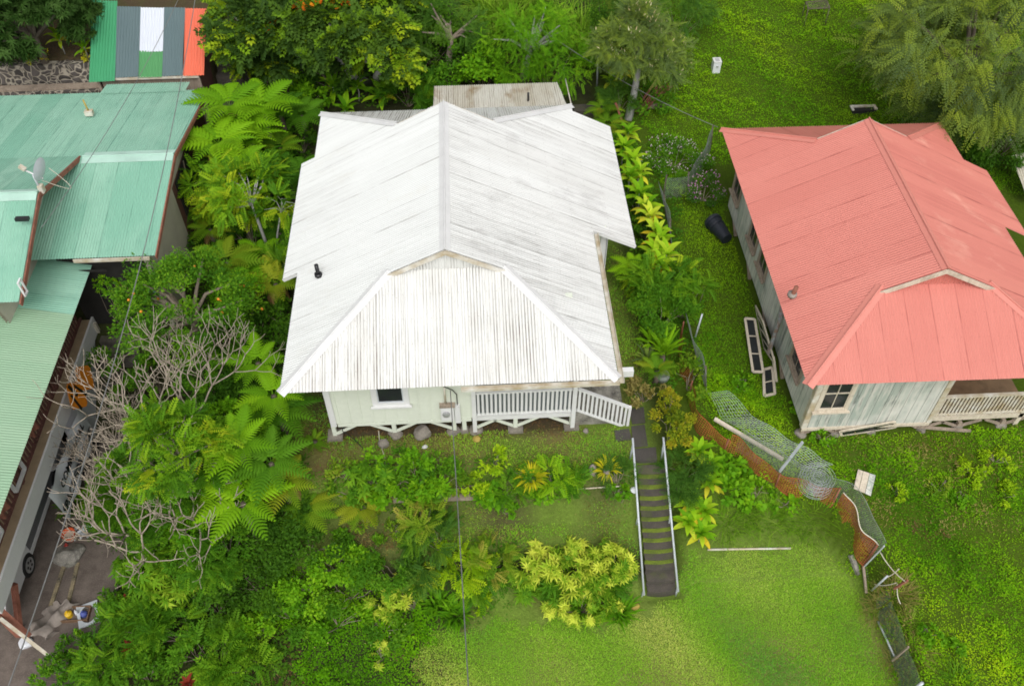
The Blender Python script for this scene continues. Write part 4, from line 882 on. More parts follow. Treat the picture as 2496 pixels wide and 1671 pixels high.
def banner():
    X = -10.62; p0 = ax(113, 1062, X); p1 = ax(168, 925, X); 
    y0, y1 = -4.5, -1.55; zt, zb = -.52, -1.75
    r = thing('banner', (X, (y0 + y1) / 2, zb), 'white vinyl banner with black lettering reading commercial space for lease', 'banner')
    g = Geo(); V = []; n = 30
    for i in range(n):
        for j in range(6): V.append((X + .035 * math.sin(i * .55 + j * .4) + .05 * j / 5, y0 + (y1 - y0) * i / (n - 1), zt + (zb - zt) * j / 5))
    F = [(i * 6 + j, i * 6 + j + 1, (i + 1) * 6 + j + 1, (i + 1) * 6 + j) for i in range(n - 1) for j in range(5)]
    g.add(V, F); g.add(np.array(V) - [.008, 0, 0], [f[::-1] for f in F]); g.build('sheet', 'bluewhite', r, smooth=True)
    def word(t, y, z, size, sx):
        cu = bpy.data.curves.new('lettering', 'FONT'); cu.body = t; cu.size = size; cu.extrude = .004; cu.offset = size * .02
        tmp = bpy.data.objects.new('lettering_source', cu); COL.objects.link(tmp); dg = bpy.context.evaluated_depsgraph_get()
        me = bpy.data.meshes.new_from_object(tmp.evaluated_get(dg)); bpy.data.objects.remove(tmp)
        co = np.empty(len(me.vertices) * 3); me.vertices.foreach_get('co', co); co = co.reshape(-1, 3)
        W = np.c_[X + .07 + co[:, 2], y + co[:, 0] * sx, z + co[:, 1]] - np.array([X, (y0 + y1) / 2, zb]); me.vertices.foreach_set('co', W.ravel()); me.materials.clear(); me.materials.append(MT['black'])
        o = bpy.data.objects.new('lettering', me); COL.objects.link(o); o.parent = r
    word('COMMERCIAL', -4.0, -.98, .33, 1.0); word('SPACE FOR LEASE', -4.45, -1.55, .42, .82)
banner()
def bag(px, py, rr, seed, label):
    p = hit(px, py, rr * .6); g = Geo(); rg = np.random.default_rng(seed); sides, nn = 28, 18; V = []
    k1 = rg.normal(size=(14, 3)) * 2.2; ph = rg.uniform(0, 6, 14)
    for i in range(nn + 1):
        a = math.pi * i / nn
        for k in range(sides):
            t = 2 * math.pi * k / sides; d = np.array([math.sin(a) * math.cos(t), math.sin(a) * math.sin(t), math.cos(a)])
            w_ = np.abs(np.sin(k1 @ d * 1.6 + ph)).mean(); top = max(0, d[2] - .6) * .9
            V.append(p + d * rr * (.72 + .42 * w_) * np.array([1 - top, 1 - top, .85 + top * .5]))
    g.add(V, [(i * sides + k, (i + 1) * sides + k, (i + 1) * sides + (k + 1) % sides, i * sides + (k + 1) % sides) for i in range(nn) for k in range(sides)])
    tag(g.build('rubbish_bag', 'black'), label, 'rubbish bag', 'black rubbish bags by the banner')
bag(142, 1088, .48, 1, 'large shiny black rubbish bag below the start of the banner'); bag(176, 1060, .40, 2, 'black rubbish bag behind the largest one under the bare branches'); bag(196, 1022, .36, 3, 'black rubbish bag farthest from the car under the bare branches')
def kerb(px0, px1, label):
    P = [hit(a, b) for a, b in (px0, px1)]; g = Geo(); bar(g, P[0] + [0, 0, .05], P[1] + [0, 0, .05], .1, .12); tag(g.build('kerb', 'curb'), label, 'kerb', kind='structure')
kerb((152, 1290), (112, 1410), 'yellowish driveway kerb nearer the car'); kerb((181, 1290), (155, 1400), 'second yellowish kerb beside the drain')
p = hit(160, 1225, .15); r = thing('bucket', p, 'orange red plastic tub beside the pile of bottles', 'tub'); g = Geo(); lathe(g, [(.13, -.14), (.17, .14), (.185, .15), (.16, .14), (.13, -.1)], p, sides=18); g.build('tub_body', 'orangepot', r); g = Geo(); lathe(g, [(.175, -.02), (.178, .03)], p, sides=18); g.build('tub_band', 'paleboard', r)
rg = np.random.default_rng(5)
for i in range(12):
    p = hit(186 + rg.uniform(-16, 20), 1212 + rg.uniform(-11, 14), .06); d = nrm(np.r_[rg.normal(size=2), .1]); g = Geo(); lathe(g, [(.04, -.12), (.045, -.1), (.045, .05), (.018, .1), (.018, .14)], p, d, 10)
    tag(g.build('plastic_bottle', ['rim', 'bluewhite', 'galv', 'bluep'][i % 4 if i > 8 else i % 3]), 'empty plastic bottle lying in the heap beside the orange red tub', 'bottle', 'empty bottles in a heap by the driveway')
p = hit(152, 1250, .1); g = Geo(); lathe(g, [(.05, -.13), (.06, -.1), (.06, .06), (.025, .11), (.025, .15)], p, (.2, .1, 1), 12); tag(g.build('plastic_bottle', 'redp'), 'small red bottle standing on the drain block below the orange red tub', 'bottle')
p = hit(158, 1272); g = Geo(); rough_rock(g, p + [0, 0, .1], .45, 11, (1.1, .9, .5)); tag(g.build('concrete_lump', 'concrete'), 'broken grey concrete lump at the end of the two kerbs', 'concrete lump')
p = hit(122, 1422); g = Geo(); V = []; n = 16
for i in range(n):
    for j in range(n):
        u_, v_ = i / (n - 1) - .5, j / (n - 1) - .5; V.append(p + [u_ * .75 + v_ * .35 + .05 * math.sin(v_ * 17), v_ * .9 - .1 * u_ + .06 * math.sin(u_ * 15), .10 + .12 * math.sin(u_ * 7 + v_ * 4) * math.cos(v_ * 9 - u_ * 3) + .3 * (.5 - abs(u_)) + .1 * math.sin(19 * u_ * v_)])
g = Geo(); F = [(i * n + j, (i + 1) * n + j, (i + 1) * n + j + 1, i * n + j + 1) for i in range(n - 1) for j in range(n - 1)]; g.add(V, F); g.add(np.array(V) - [0, 0, .012], [f[::-1] for f in F]); tag(g.build('canvas_sheet', 'tarp', smooth=True), 'crumpled grey canvas sheet at the end of the driveway', 'canvas')
p = hit(176, 1405, .1); r = thing('box', p, 'brown cardboard box of cleaning bottles beside the steel sink', 'box'); g = Geo()
box(g, p[0] - .34, p[0] + .34, p[1] - .2, p[1] + .2, p[2] - .12, p[2] - .1); box(g, p[0] - .34, p[0] + .34, p[1] - .2, p[1] - .18, p[2] - .1, p[2] + .1); box(g, p[0] - .34, p[0] + .34, p[1] + .18, p[1] + .2, p[2] - .1, p[2] + .1); box(g, p[0] - .34, p[0] - .32, p[1] - .18, p[1] + .18, p[2] - .1, p[2] + .1); box(g, p[0] + .32, p[0] + .34, p[1] - .18, p[1] + .18, p[2] - .1, p[2] + .1); g.build('box_body', 'cardboard', r)
for dx, mm, s, nm, lab in ((-.2, 'yellowp', (.10, .13, .2), 'jerry_can', 'yellow plastic can standing in the cardboard box'), (.03, 'bluewhite', (.045, .06, .26), 'spray_bottle', 'white bottle standing in the cardboard box'), (.18, 'bluep', (.09, .09, .16), 'jerry_can', 'blue plastic can standing in the cardboard box')):
    g = Geo(); lathe(g, [(s[0] * .9, -.09), (s[0], -.06), (s[0], s[2] - .1), (s[0] * .5, s[2] - .05), (s[0] * .3, s[2] - .04), (s[0] * .3, s[2])], p + [dx, 0, 0], sides=12); tag(g.build(nm, mm), lab, 'can' if nm == 'jerry_can' else 'bottle')
p = hit(203, 1405, .12); r = thing('sink', p, 'stainless steel sink with a round bowl lying by the cardboard box', 'sink'); T = lambda a, b, h: p + np.array([a * .9 - b * .35, b * .9 + a * .35, h])
K = 24; O = []; I_ = []; B_ = []; D_ = []
for k in range(K):
    a = k / K * 6.2832; cx_, sy_ = math.cos(a), math.sin(a); m_ = max(abs(cx_), abs(sy_)); O.append(T(cx_ / m_ * .27, sy_ / m_ * .33, .05)); I_.append(T(cx_ * .20, sy_ * .25, .05)); B_.append(T(cx_ * .17, sy_ * .21, -.1)); D_.append(T(cx_ / m_ * .27, sy_ / m_ * .33, .02))
g = Geo(); F = [(0 * K + k, (k + 1) % K, K + (k + 1) % K, K + k) for k in range(K)]; g.add(O + I_, F); g.add(O + D_, [f[::-1] for f in F]); g.build('rim_plate', 'galv', r)
g = Geo(); g.add(I_ + B_, F); g.add(B_, [tuple(range(K))]); g.build('bowl', 'wiredark', r)
p = hit(57, 1470, .12); g = Geo(); rough_rock(g, p, .17, 4, (1.2, 1, .8)); tag(g.build('paper_scrap', 'bluewhite'), 'crumpled white scrap under the cable at the lower left', 'scrap')
def beam(pa, za, pb, zb, w_, h_, mat, name, label, cat):
    g = Geo(); bar(g, az(*pa, za), az(*pb, zb), w_, h_); tag(g.build(name, mat), label, cat)
beam((32, 1335), -1.0, (45, 1440), -2.3, .12, .12, 'rustwood', 'wooden_prop', 'reddish brown wooden prop leaning by the white car', 'prop')
beam((0, 1393), -.95, (66, 1452), -1.75, .12, .2, 'rustwood', 'stair_stringer', 'wide reddish brown beam sloping down at the front of the deck', 'beam')
beam((0, 1413), -.95, (132, 1515), -2.0, .08, .08, 'whiteold', 'sloping_pipe', 'long white pipe sloping down below the reddish brown beam', 'pipe')
# ------------------------------------------------------------------ things standing and lying in the yards
def bin_():
    a, b = hit(1632, 508, .25), hit(1658, 541, .22); ax_ = nrm(b - a); c = a; Ln = .85
    r = thing('dustbin', c - [0, 0, .25], 'dark navy plastic dustbin lying on its side in the grass', 'dustbin')
    g = Geo(); lathe(g, [(.24, 0), (.26, .01), (.225, .5), (.19, Ln), (.0, Ln + .01)], c, ax_, 24); g.build('tub_body', 'binblue', r, smooth=False)
    g = Geo(); lathe(g, [(.245, -.1), (.29, -.09), (.3, .0), (.29, .03), (.27, .03)], c, ax_, 24); g.build('lid', 'binblue', r)
    g = Geo(); lathe(g, [(.262, .2), (.275, .22), (.262, .26), (.25, .26)], c, ax_, 24); g.build('moulded_ring', 'binblue', r)
bin_()
def crate():
    p = hit(1638, 150, .2); r = thing('cooler_box', p - [0, 0, .2], 'white plastic box standing alone on the green field', 'box'); g = Geo(); box(g, p[0] - .14, p[0] + .14, p[1] - .15, p[1] + .15, p[2] - .25, p[2] + .2); g.build('box_body', 'bluewhite', r)
    g = Geo(); box(g, p[0] - .15, p[0] + .15, p[1] - .16, p[1] + .16, p[2] + .203, p[2] + .24); lid = g.build('lid', 'white', r)
    g = Geo()
    for i in range(3): box(g, p[0] - .08, p[0] + .08, p[1] - .10 + i * .07, p[1] - .06 + i * .07, p[2] + .241, p[2] + .252)
    g.build('lid_rib', 'rim', lid)
    g = Geo(); box(g, p[0] - .04, p[0] + .04, p[1] - .18, p[1] - .152, p[2] + .02, p[2] + .07); g.build('latch', 'rim', r)
crate()
def rack():
    a, b = hit(1838, 62), hit(1886, 60); r = thing('wire_rack', (a + b) / 2, 'dark weathered metal rack with wire mesh standing in the field', 'rack'); h = np.array([0, 0, .75]); dy = np.array([.05, .55, .12])
    for p in (a, b, a + dy, b + dy): g = Geo(); tube(g, [p, p + h - ([0, 0, .12] if p is not a and p is not b else [0, 0, 0])], .016, 6); g.build('leg', 'bark_dark', r)
    g = Geo(); tube(g, [a + h, b + h], .022, 6); tube(g, [a + dy + h - [0, 0, .12], b + dy + h - [0, 0, .12]], .022, 6); tube(g, [a + h, a + dy + h - [0, 0, .12]], .022, 6); tube(g, [b + h, b + dy + h - [0, 0, .12]], .022, 6); g.build('top_frame', 'bark_dark', r)
    g = Geo()
    for i in range(1, 12): t = i / 12; tube(g, [a + h + (b - a) * t, a + dy + h - [0, 0, .12] + (b - a) * t], .006, 3)
    for i in range(1, 8): t = i / 8; q = dy * t - np.array([0, 0, .12 * t]); tube(g, [a + h + q, b + h + q], .006, 3)
    g.build('wire_mesh', 'bark_dark', r)
rack()
def simple_bar(name, pa, pb, za, zb, w_, h_, mat, label, cat, rnd=False, group=None):
    A, B = hit(*pa, za), hit(*pb, zb); g = Geo()
    if rnd: tube(g, [A, (A + B) / 2 + [0, 0, .004], B], w_ / 2, 8)
    else: bar(g, A, B, w_, h_)
    return tag(g.build(name, mat), label, cat, group)
simple_bar('lumber', (1634, 957), (1791, 1050), .35, .2, .1, .06, 'paleboard', 'long pale painted board lying across the weeds beside the wire mesh', 'board')
simple_bar('white_pipe', (1618, 1256), (1808, 1253), .04, .04, .06, .06, 'whiteold', 'straight white pipe lying at the edge of the lawn', 'pipe', True)
simple_bar('white_pipe', (1290, 1120), (1420, 1111), .06, .06, .04, .04, 'whiteold', 'thin white pipe edging the garden bed left of the stairs', 'pipe', True)
simple_bar('garden_edging', (900, 1142), (1130, 1134), .06, .06, .14, .1, 'graywood', 'grey timber edging under the big green shrub in front of the cottage', 'edging')
simple_bar('metal_post', (1365, 198), (1368, 124), .0, 1.35, .06, .06, 'galv', 'grey metal post standing beside the mossy rear stairs', 'post', True)
simple_bar('log', (1450, 246), (1530, 241), .1, .1, .2, .2, 'log', 'brown log lying in the grass behind the grey tree trunk', 'log', True)
simple_bar('wooden_stake', (1427, 290), (1408, 236), .05, 1.1, .07, .07, 'rustwood', 'leaning reddish stake beside the grey tree trunk', 'stake')
simple_bar('wooden_stake', (1420, 338), (1424, 300), .05, .8, .06, .06, 'graywood', 'short grey brown stake behind the row of ti plants', 'stake')
simple_bar('metal_post', (1783, 1078), (1836, 1010), .1, 1.1, .07, .03, 'galv', 'silver metal post leaning over the end of the wire mesh', 'post')
simple_bar('metal_post', (1589, 775), (1606, 718), .0, 1.0, .05, .05, 'galv', 'silver metal post holding the wire mesh beside the dark leafy shrub', 'post', True)
simple_bar('metal_post', (1978, 1293), (2022, 1248), .2, 1.1, .06, .03, 'galv', 'silver green metal post at the lower end of the orange netting', 'post')
simple_bar('metal_post', (1993, 1350), (2030, 1316), .1, .75, .05, .05, 'galv', 'silver pipe post holding the ropes below the orange netting', 'post', True)
simple_bar('wooden_stake', (2045, 1345), (2076, 1326), .5, .75, .05, .05, 'rustwood', 'rusty stake end tied with ropes beside the torn wire fence', 'stake')
simple_bar('concrete_strip', (1946, 1268), (1963, 1312), .05, .05, .12, .1, 'concrete', 'grey concrete strip beside the lower end of the orange netting', 'concrete strip')
simple_bar('fence_rail', (1974, 1290), (1981, 1355), .1, .1, .06, .06, 'graywood', 'grey brown rail lying along the foot of the torn wire fence', 'rail')
simple_bar('fence_rail', (2008, 1420), (2046, 1500), .08, .08, .05, .05, 'galv', 'grey pipe lying along the foot of the wire fence near the bottom of the picture', 'rail', True)
simple_bar('fence_post', (2062, 1600), (2110, 1560), .3, 1.0, .08, .08, 'galv', 'silver pipe corner of the fence at the bottom edge of the picture', 'post', True)
simple_bar('fence_post', (2040, 1510), (2078, 1478), .1, .8, .04, .04, 'graywood', 'dull brown post in the wire fence above the silver pipe corner', 'post')
# rusty bars leaning by the grey trunk
r = thing('rusty_bars', hit(1462, 262), 'bundle of rusty red bars leaning beside the grey tree trunk', 'bars')
g = Geo(); rg = np.random.default_rng(3); A, B = hit(1455, 258), hit(1500, 195, 1.0)
for i in range(12): o_ = np.r_[rg.normal(0, .12, 2), 0]; tube(g, [A + o_ * .6 + [i * .012, 0, 0], B + o_ + [i * .05, 0, 0]], .018, 5)
g.build('bundle', 'rustwood', r)
def panel():
    P = [hit(1962, 1073, .12), hit(2003, 1087, .25), hit(1992, 1134, .1), hit(1952, 1117, .06)]; r = thing('plywood_sheet', P[3], 'peeling cream and green wooden panel lying in the weeds', 'panel'); n = nrm(np.cross(P[1] - P[0], P[3] - P[0])); n = n if n[2] > 0 else -n
    g = Geo()
    fr = [0, .3, .66, 1.0]
    for i, mm in enumerate(('paleboard', 'paleboard', 'wall_old')):
        f = lambda t: (P[0] + (P[1] - P[0]) * t, P[3] + (P[2] - P[3]) * t); a0, a1 = f(fr[i] + .012); b0, b1 = f(fr[i + 1] - .012); g = Geo(); g.add([a0, b0, b1, a1, a0 + n * .03, b0 + n * .03, b1 + n * .03, a1 + n * .03], BOXF); g.build('board', mm, r)
panel()
def sash(pts, zs, label, n):
    P = [hit(x, y, z) for (x, y), z in zip(pts, zs)]; c = sum(P) / 4; r = thing('old_window_sash', c, label, 'window sash', 'old window sashes leaning by the salmon cottage'); nn = nrm(np.cross(P[1] - P[0], P[3] - P[0])); nn = nn if nn[2] > 0 else -nn
    def lerp(u_, v_): return (P[0] * (1 - u_) + P[1] * u_) * (1 - v_) + (P[3] * (1 - u_) + P[2] * u_) * v_
    g = Geo()
    for a, b in ((0, 1), (1, 2), (2, 3), (3, 0)): bar(g, P[a], P[b], .07, .04, up=nn)
    g.build('frame', 'paleboard', r)
    g = Geo()
    for i in range(1, n): bar(g, lerp(0, i / n), lerp(1, i / n), .025, .03, up=nn)
    if n > 1: g.build('glazing_bar', 'paleboard', r)
    g = Geo(); g.add([p - nn * .012 for p in P] + [p - nn * .018 for p in P], BOXF); g.build('pane', 'glass', r)
sash([(1704, 728), (1726, 730), (1745, 850), (1722, 850)], [.35, .35, .2, .2], 'cream old window sash lying flat on the grass, the outer of the pair', 3)
sash([(1728, 700), (1745, 735), (1772, 830), (1748, 795)], [.1, .75, .7, .1], 'dark old window sash leaning on the cottage behind the cream one', 4)
sash([(1746, 845), (1766, 840), (1772, 900), (1748, 905)], [.06, .06, .05, .05], 'dark old sash half sunk in the weeds near the front corner of the salmon cottage', 2)
sash([(1922, 986), (2046, 964), (2048, 976), (1924, 995)], [.28, .5, .1, .05], 'long cream framed sash leaning under the front wall of the salmon cottage', 1)
simple_bar('lumber', (2050, 970), (2120, 966), .2, .3, .08, .08, 'paleboard', 'short cream board leaning right of the long sash under the salmon cottage', 'board')
simple_bar('lumber', (2090, 975), (2220, 985), .12, .1, .07, .06, 'graywood', 'brown board lying under the porch of the salmon cottage', 'board')
P = [hit(1954, 268, .1), hit(2008, 268, .1)]
r = thing('skylight_box', P[0], 'dark box with a white rim behind the salmon roof ridge', 'box'); a, b = P; g = Geo(); box(g, a[0], b[0], a[1] + .25, a[1] + .5, float(H(a[0], a[1])) - .1, a[2] + .1); g.build('box_body', 'dark', r)
g = Geo(); z = a[2] + .102; box(g, a[0] - .04, b[0] + .04, a[1] + .44, a[1] + .54, z, z + .05); box(g, b[0] - .06, b[0] + .04, a[1] + .25, a[1] + .44, z, z + .05); box(g, a[0] - .04, a[0] + .04, a[1] + .25, a[1] + .44, z, z + .05); g.build('rim', 'whiteold', r)
for px, py, rr, sd, lab in ((968, 990, .26, 2, 'large pale grey boulder under the front wall of the pale green cottage'), (878, 1013, .16, 3, 'small pale stone on the grass left of the large boulder'), (1090, 1003, .11, 6, 'yellowish block at the foot of the porch post'), (1355, 1076, .17, 9, 'upright dark lichen stone in the bed left of the garden stairs'), (1453, 1386, .13, 12, 'tan broken stone at the right end of the variegated shrub'), (1527, 1347, .09, 14, 'pale block at the foot of the right handrail'), (1340, 985, .09, 17, 'small stone beside the porch steps'), (1095, 985, .1, 19, 'small stone under the porch'), (1450, 1120, .1, 22, 'pale pot shard at the left edge of the garden stairs')):
    p = hit(px, py, rr * .45); g = Geo(); rough_rock(g, p, rr, sd, (1, 1, .75) if sd != 9 else (.7, .8, 1.4)); tag(g.build('boulder', 'yellowblock' if sd in (6, 12, 14) else ('bluewhite' if sd == 22 else 'rock')), lab, 'stone')
g = Geo(); p = hit(971, 1021, .04); rough_rock(g, p, .07, 31, (1.2, 1, .6)); tag(g.build('paper_scrap', 'white'), 'white scrap on the grass below the large boulder', 'scrap')
p = hit(1515, 862, .18); r = thing('flower_pot', p, 'grey green round pot half hidden under the fern clump', 'pot'); g = Geo(); lathe(g, [(.1, -.18), (.19, 0), (.2, .08), (.16, .16), (.13, .16), (.15, .06)], p, sides=18); g.build('pot_body', 'wire', r)
def hose(pts, mat, rr, label, cat, name):
    P = np.array([hit(x, y, z) for x, y, z in pts]); t = np.linspace(0, len(P) - 1, 6 * len(P)); Q = np.c_[[np.interp(t, range(len(P)), P[:, k]) for k in range(3)]].T; g = Geo(); tube(g, Q, rr, 5); tag(g.build(name, mat), label, cat)
hose([(795, 925, .9), (783, 985, .3), (808, 1002, .03), (836, 1030, .03), (850, 1075, .03), (868, 1125, .03)], 'black', .014, 'thin black hose running from the cottage corner down to the garden bed', 'hose', 'garden_hose')
hose([(866, 985, .5), (868, 1010, .02), (880, 1045, .02), (884, 1088, .02)], 'ropewhite', .012, 'pale hose hanging from the tap under the front wall', 'hose', 'garden_hose')

# ------------------------------------------------------------------ wire and plastic fences
def poly(pts, hc=0.0):
    P = np.array([hit(*p) for p in pts]); d = np.r_[0, np.cumsum(np.linalg.norm(np.diff(P, axis=0), axis=1))]
    def at(s): return np.array([np.interp(s, d, P[:, k]) for k in range(3)]).T
    return at, d[-1]
def net(g, F, ln, h, cell, w_, cross=True, sag=None):
    """diagonal wires over the sheet F(s, t), s along in metres, t up in metres; each wire a thin three-sided strand"""
    def strand(Q):
        P = np.array(Q); tube(g, P, w_, 3, cap=False)
    n = int((ln + h) / cell)
    for i in range(n + 1):
        for sgn in (1, -1):
            s0 = i * cell - (h if sgn > 0 else 0); Q = []
            for k in range(int(h / cell * 1) + 2):
                t = min(h, k * cell); s = s0 + t if sgn > 0 else s0 + h - t
                if sgn < 0: s = i * cell - t
                if 0 <= s <= ln: Q.append(F(s, t))
                if t >= h: break
            if len(Q) > 1: strand(Q)
def wire_fence(name, pts, h, lean, label, mat, cell=.07, w_=.004, posts=(), pm='graywood', top=None, seed=0, topm='wire'):
    at, ln = poly(pts); rg = np.random.default_rng(seed); ph = rg.uniform(0, 6, 3)
    def F(s, t):
        p = at(s); q = at(min(s + .1, ln)) - at(max(s - .1, 0)); q = nrm([q[0], q[1], 0]); side = np.array([q[1], -q[0], 0]); wob = .05 * math.sin(s * 2.1 + ph[0]) + .03 * math.sin(s * 5.3 + ph[1])
        hh = t * (1 + .10 * math.sin(s * 1.9 + ph[2])); return p + side * (lean * t + wob * t) + np.array([0, 0, hh])
    m = at(ln / 2); r = thing(name, m, label, 'fence'); g = Geo(); net(g, F, ln, h, cell, w_); g.build('mesh', mat, r)
    if top is not None:
        g = Geo(); S = np.linspace(0, ln, int(ln / .2) + 2); tube(g, [F(s, h) for s in S], top, 5); g.build('top_cord', topm, r)
    for s in posts:
        s = s * ln; g = Geo(); a = F(s, 0) - [0, 0, .15]; b = F(s, h) + [0, 0, .12]; tube(g, [a, b], .025, 6); g.build('post', pm, r)
    return F, ln
wire_fence('wire_fence', [(1625, 345), (1600, 400), (1573, 449)], .9, .1, 'leaning grey wire fence running up past the pink flower bushes', 'wire', cell=.08, posts=(.02, .98), pm='bark_dark', top=.008, seed=1)
wire_fence('wire_fence', [(1573, 449), (1545, 452), (1515, 456)], .9, .0, 'short wire fence panel between the two pink flower bushes', 'wire', cell=.08, posts=(.99,), pm='bark_dark', seed=2)
wire_fence('wire_fence', [(1516, 458), (1529, 516), (1538, 575), (1550, 640), (1572, 735), (1596, 830), (1618, 905)], .9, .22, 'long sagging grey wire fence beside the row of ti plants', 'wire', cell=.08, posts=(.12, .26, .98), pm='bark_dark', top=.008, seed=3)
def mesh_sheet():
    C = [hit(*p) for p in [(1618, 905), (1650, 960), (1715, 1005), (1790, 1050), (1838, 1080)]]; D = [hit(*p, .5) for p in [(1665, 893), (1722, 950), (1790, 995), (1850, 1028), (1905, 1062)]]
    C, D = np.array(C) + [0, 0, .12], np.array(D); tt = np.linspace(0, 1, len(C))
    f = lambda u_, v_: np.array([np.interp(u_, tt, C[:, k]) * (1 - v_) + np.interp(u_, tt, D[:, k]) * v_ for k in range(3)]) + [0, 0, .05 * math.sin(u_ * 19)]
    r = thing('wire_mesh_sheet', C.mean(0), 'unrolled square wire mesh sagging over the weeds towards its roll', 'wire mesh'); g = Geo()
    for i in range(36): tube(g, [f(i / 35, v_) for v_ in np.linspace(0, 1, 6)], .0030, 3, cap=False)
    for j in range(11): tube(g, [f(u_, j / 10) for u_ in np.linspace(0, 1, 30)], .0042, 3, cap=False)
    g.build('mesh', 'galv', r)
    c = hit(1868, 1098, .35); r = thing('wire_mesh_roll', c - [0, 0, .35], 'standing roll of square wire mesh beside the silver post', 'wire mesh'); g = Geo(); n = 300; th = np.linspace(0, 2 * math.pi * 5.5, n); rad = .10 + .34 * th / th[-1]
    for z in np.linspace(-.3, .2, 4): tube(g, np.c_[c[0] + rad * np.cos(th) * 1.05, c[1] + rad * np.sin(th), np.full(n, c[2] + z) + .02 * np.sin(th * .7)], .0045, 3, cap=False)
    for k in range(0, n, 7): q = np.array([c[0] + rad[k] * math.cos(th[k]) * 1.05, c[1] + rad[k] * math.sin(th[k]), c[2]]); tube(g, [q - [0, 0, .3], q + [0, 0, .2]], .003, 3, cap=False)
    g.build('mesh', 'galv', r)
mesh_sheet()
def plastic_fence(pts, h, lean, label, seed, posts):
    at, ln = poly(pts); rg = np.random.default_rng(seed); ph = rg.uniform(0, 6, 4)
    def F(s, t):
        p = at(s); q = at(min(s + .1, ln)) - at(max(s - .1, 0)); q = nrm([q[0], q[1], 0]); side = np.array([q[1], -q[0], 0]); wob = .08 * math.sin(s * 2.7 + ph[0] + t) + .05 * math.sin(s * 6.3 + ph[1] + t * 3)
        return p + side * (-lean * t * 1.0 + wob) + np.array([0, 0, t * (1 + .14 * math.sin(s * 1.6 + ph[2]) + .05 * math.sin(s * 4.4))])
    r = thing('plastic_netting', at(ln / 2), label, 'fence', 'faded orange plastic netting'); g = Geo(); cell = .06
    ns, ntt = int(ln / cell), int(h / cell)
    for j in range(ntt + 1):
        for dz in ((0,) if 0 < j < ntt else (0, .02)):
            P = np.array([F(s, j * cell + dz) for s in np.linspace(0, ln, ns)]); up = np.array([0, 0, .013]); k = len(P); i = np.arange(k - 1); V = np.r_[P, P + up]; g.add(np.r_[V, V + [.006, .006, 0]], np.r_[np.c_[i, i + 1, k + i + 1, k + i], np.c_[3 * k + i, 3 * k + i + 1, 2 * k + i + 1, 2 * k + i]])
    for i in range(ns + 1):
        s = i * cell; P = np.array([F(s, t) for t in np.linspace(0, h, 7)]); q = nrm((F(min(s + .05, ln), .3) - F(max(s - .05, 0), .3)) * [1, 1, 0]) * .011; k = 7; j = np.arange(6); V = np.r_[P, P + q]; g.add(V, np.c_[j, j + 1, k + j + 1, k + j])
    g.build('net', 'orangenet', r)
    for t in posts: s = t * ln; g = Geo(); tube(g, [F(s, 0) - [0, 0, .2], F(s, h) + [0, 0, .05]], .022, 6); g.build('post', 'rustwood', r)
    return F, ln
plastic_fence([(1549, 765), (1560, 850), (1579, 945), (1612, 1000), (1660, 1040)], .52, .1, 'upper stretch of faded orange plastic netting behind the golden croton bush', 5, (.0, .5, .98))
plastic_fence([(1660, 1040), (1720, 1078), (1790, 1118), (1850, 1148), (1902, 1163)], .62, .15, 'sagging middle stretch of faded orange plastic netting beside the mesh roll', 6, (.5, .99))
F3, ln3 = plastic_fence([(1904, 1165), (1935, 1215), (1960, 1262), (1978, 1292)], .75, .15, 'lower stretch of faded orange plastic netting with a pale rope along its top', 7, (.98,))
g = Geo(); tube(g, [F3(s, .79) for s in np.linspace(0, ln3, 20)], .016, 5); tag(g.build('rope', 'ropewhite'), 'pale rope along the top of the lower orange netting', 'rope')
wire_fence('wire_fence', [(1680, 1030), (1742, 1066), (1812, 1106), (1870, 1134), (1925, 1152), (1958, 1210), (1996, 1282)], .78, -.2, 'green grey chain link fence standing behind the orange netting', 'wire', cell=.06, w_=.004, seed=8, top=.007)
wire_fence('wire_fence', [(1980, 1292), (1990, 1350), (2003, 1400)], .7, -.35, 'torn chain link fence tied with ropes below the orange netting', 'wire', cell=.06, seed=9)
wire_fence('wire_fence', [(2003, 1400), (2025, 1470), (2048, 1540), (2064, 1610)], .7, -.3, 'low chain link fence running to the bottom edge beside the lawn', 'wire', cell=.06, seed=10)
for a, b, za, zb, lab in (((2013, 1262), (2072, 1330), .9, .75, 'pale rope stretched from the silver green post to the rusty stake'), ((2030, 1318), (2056, 1300), .7, .8, 'pale rope end looped beside the torn wire fence'), ((2000, 1335), (2050, 1332), .3, .6, 'pale rope pulled across the torn wire fence'), ((2052, 1335), (2060, 1380), .6, .2, 'frayed white rope hanging from the rusty stake')):
    A, B = hit(*a, za), hit(*b, zb); t = np.linspace(0, 1, 12)[:, None]; g = Geo(); tube(g, A + (B - A) * t - np.array([0, 0, .1]) * (4 * t * (1 - t)), .013, 5); tag(g.build('rope', 'ropewhite'), lab, 'rope', 'pale ropes on the torn fence')
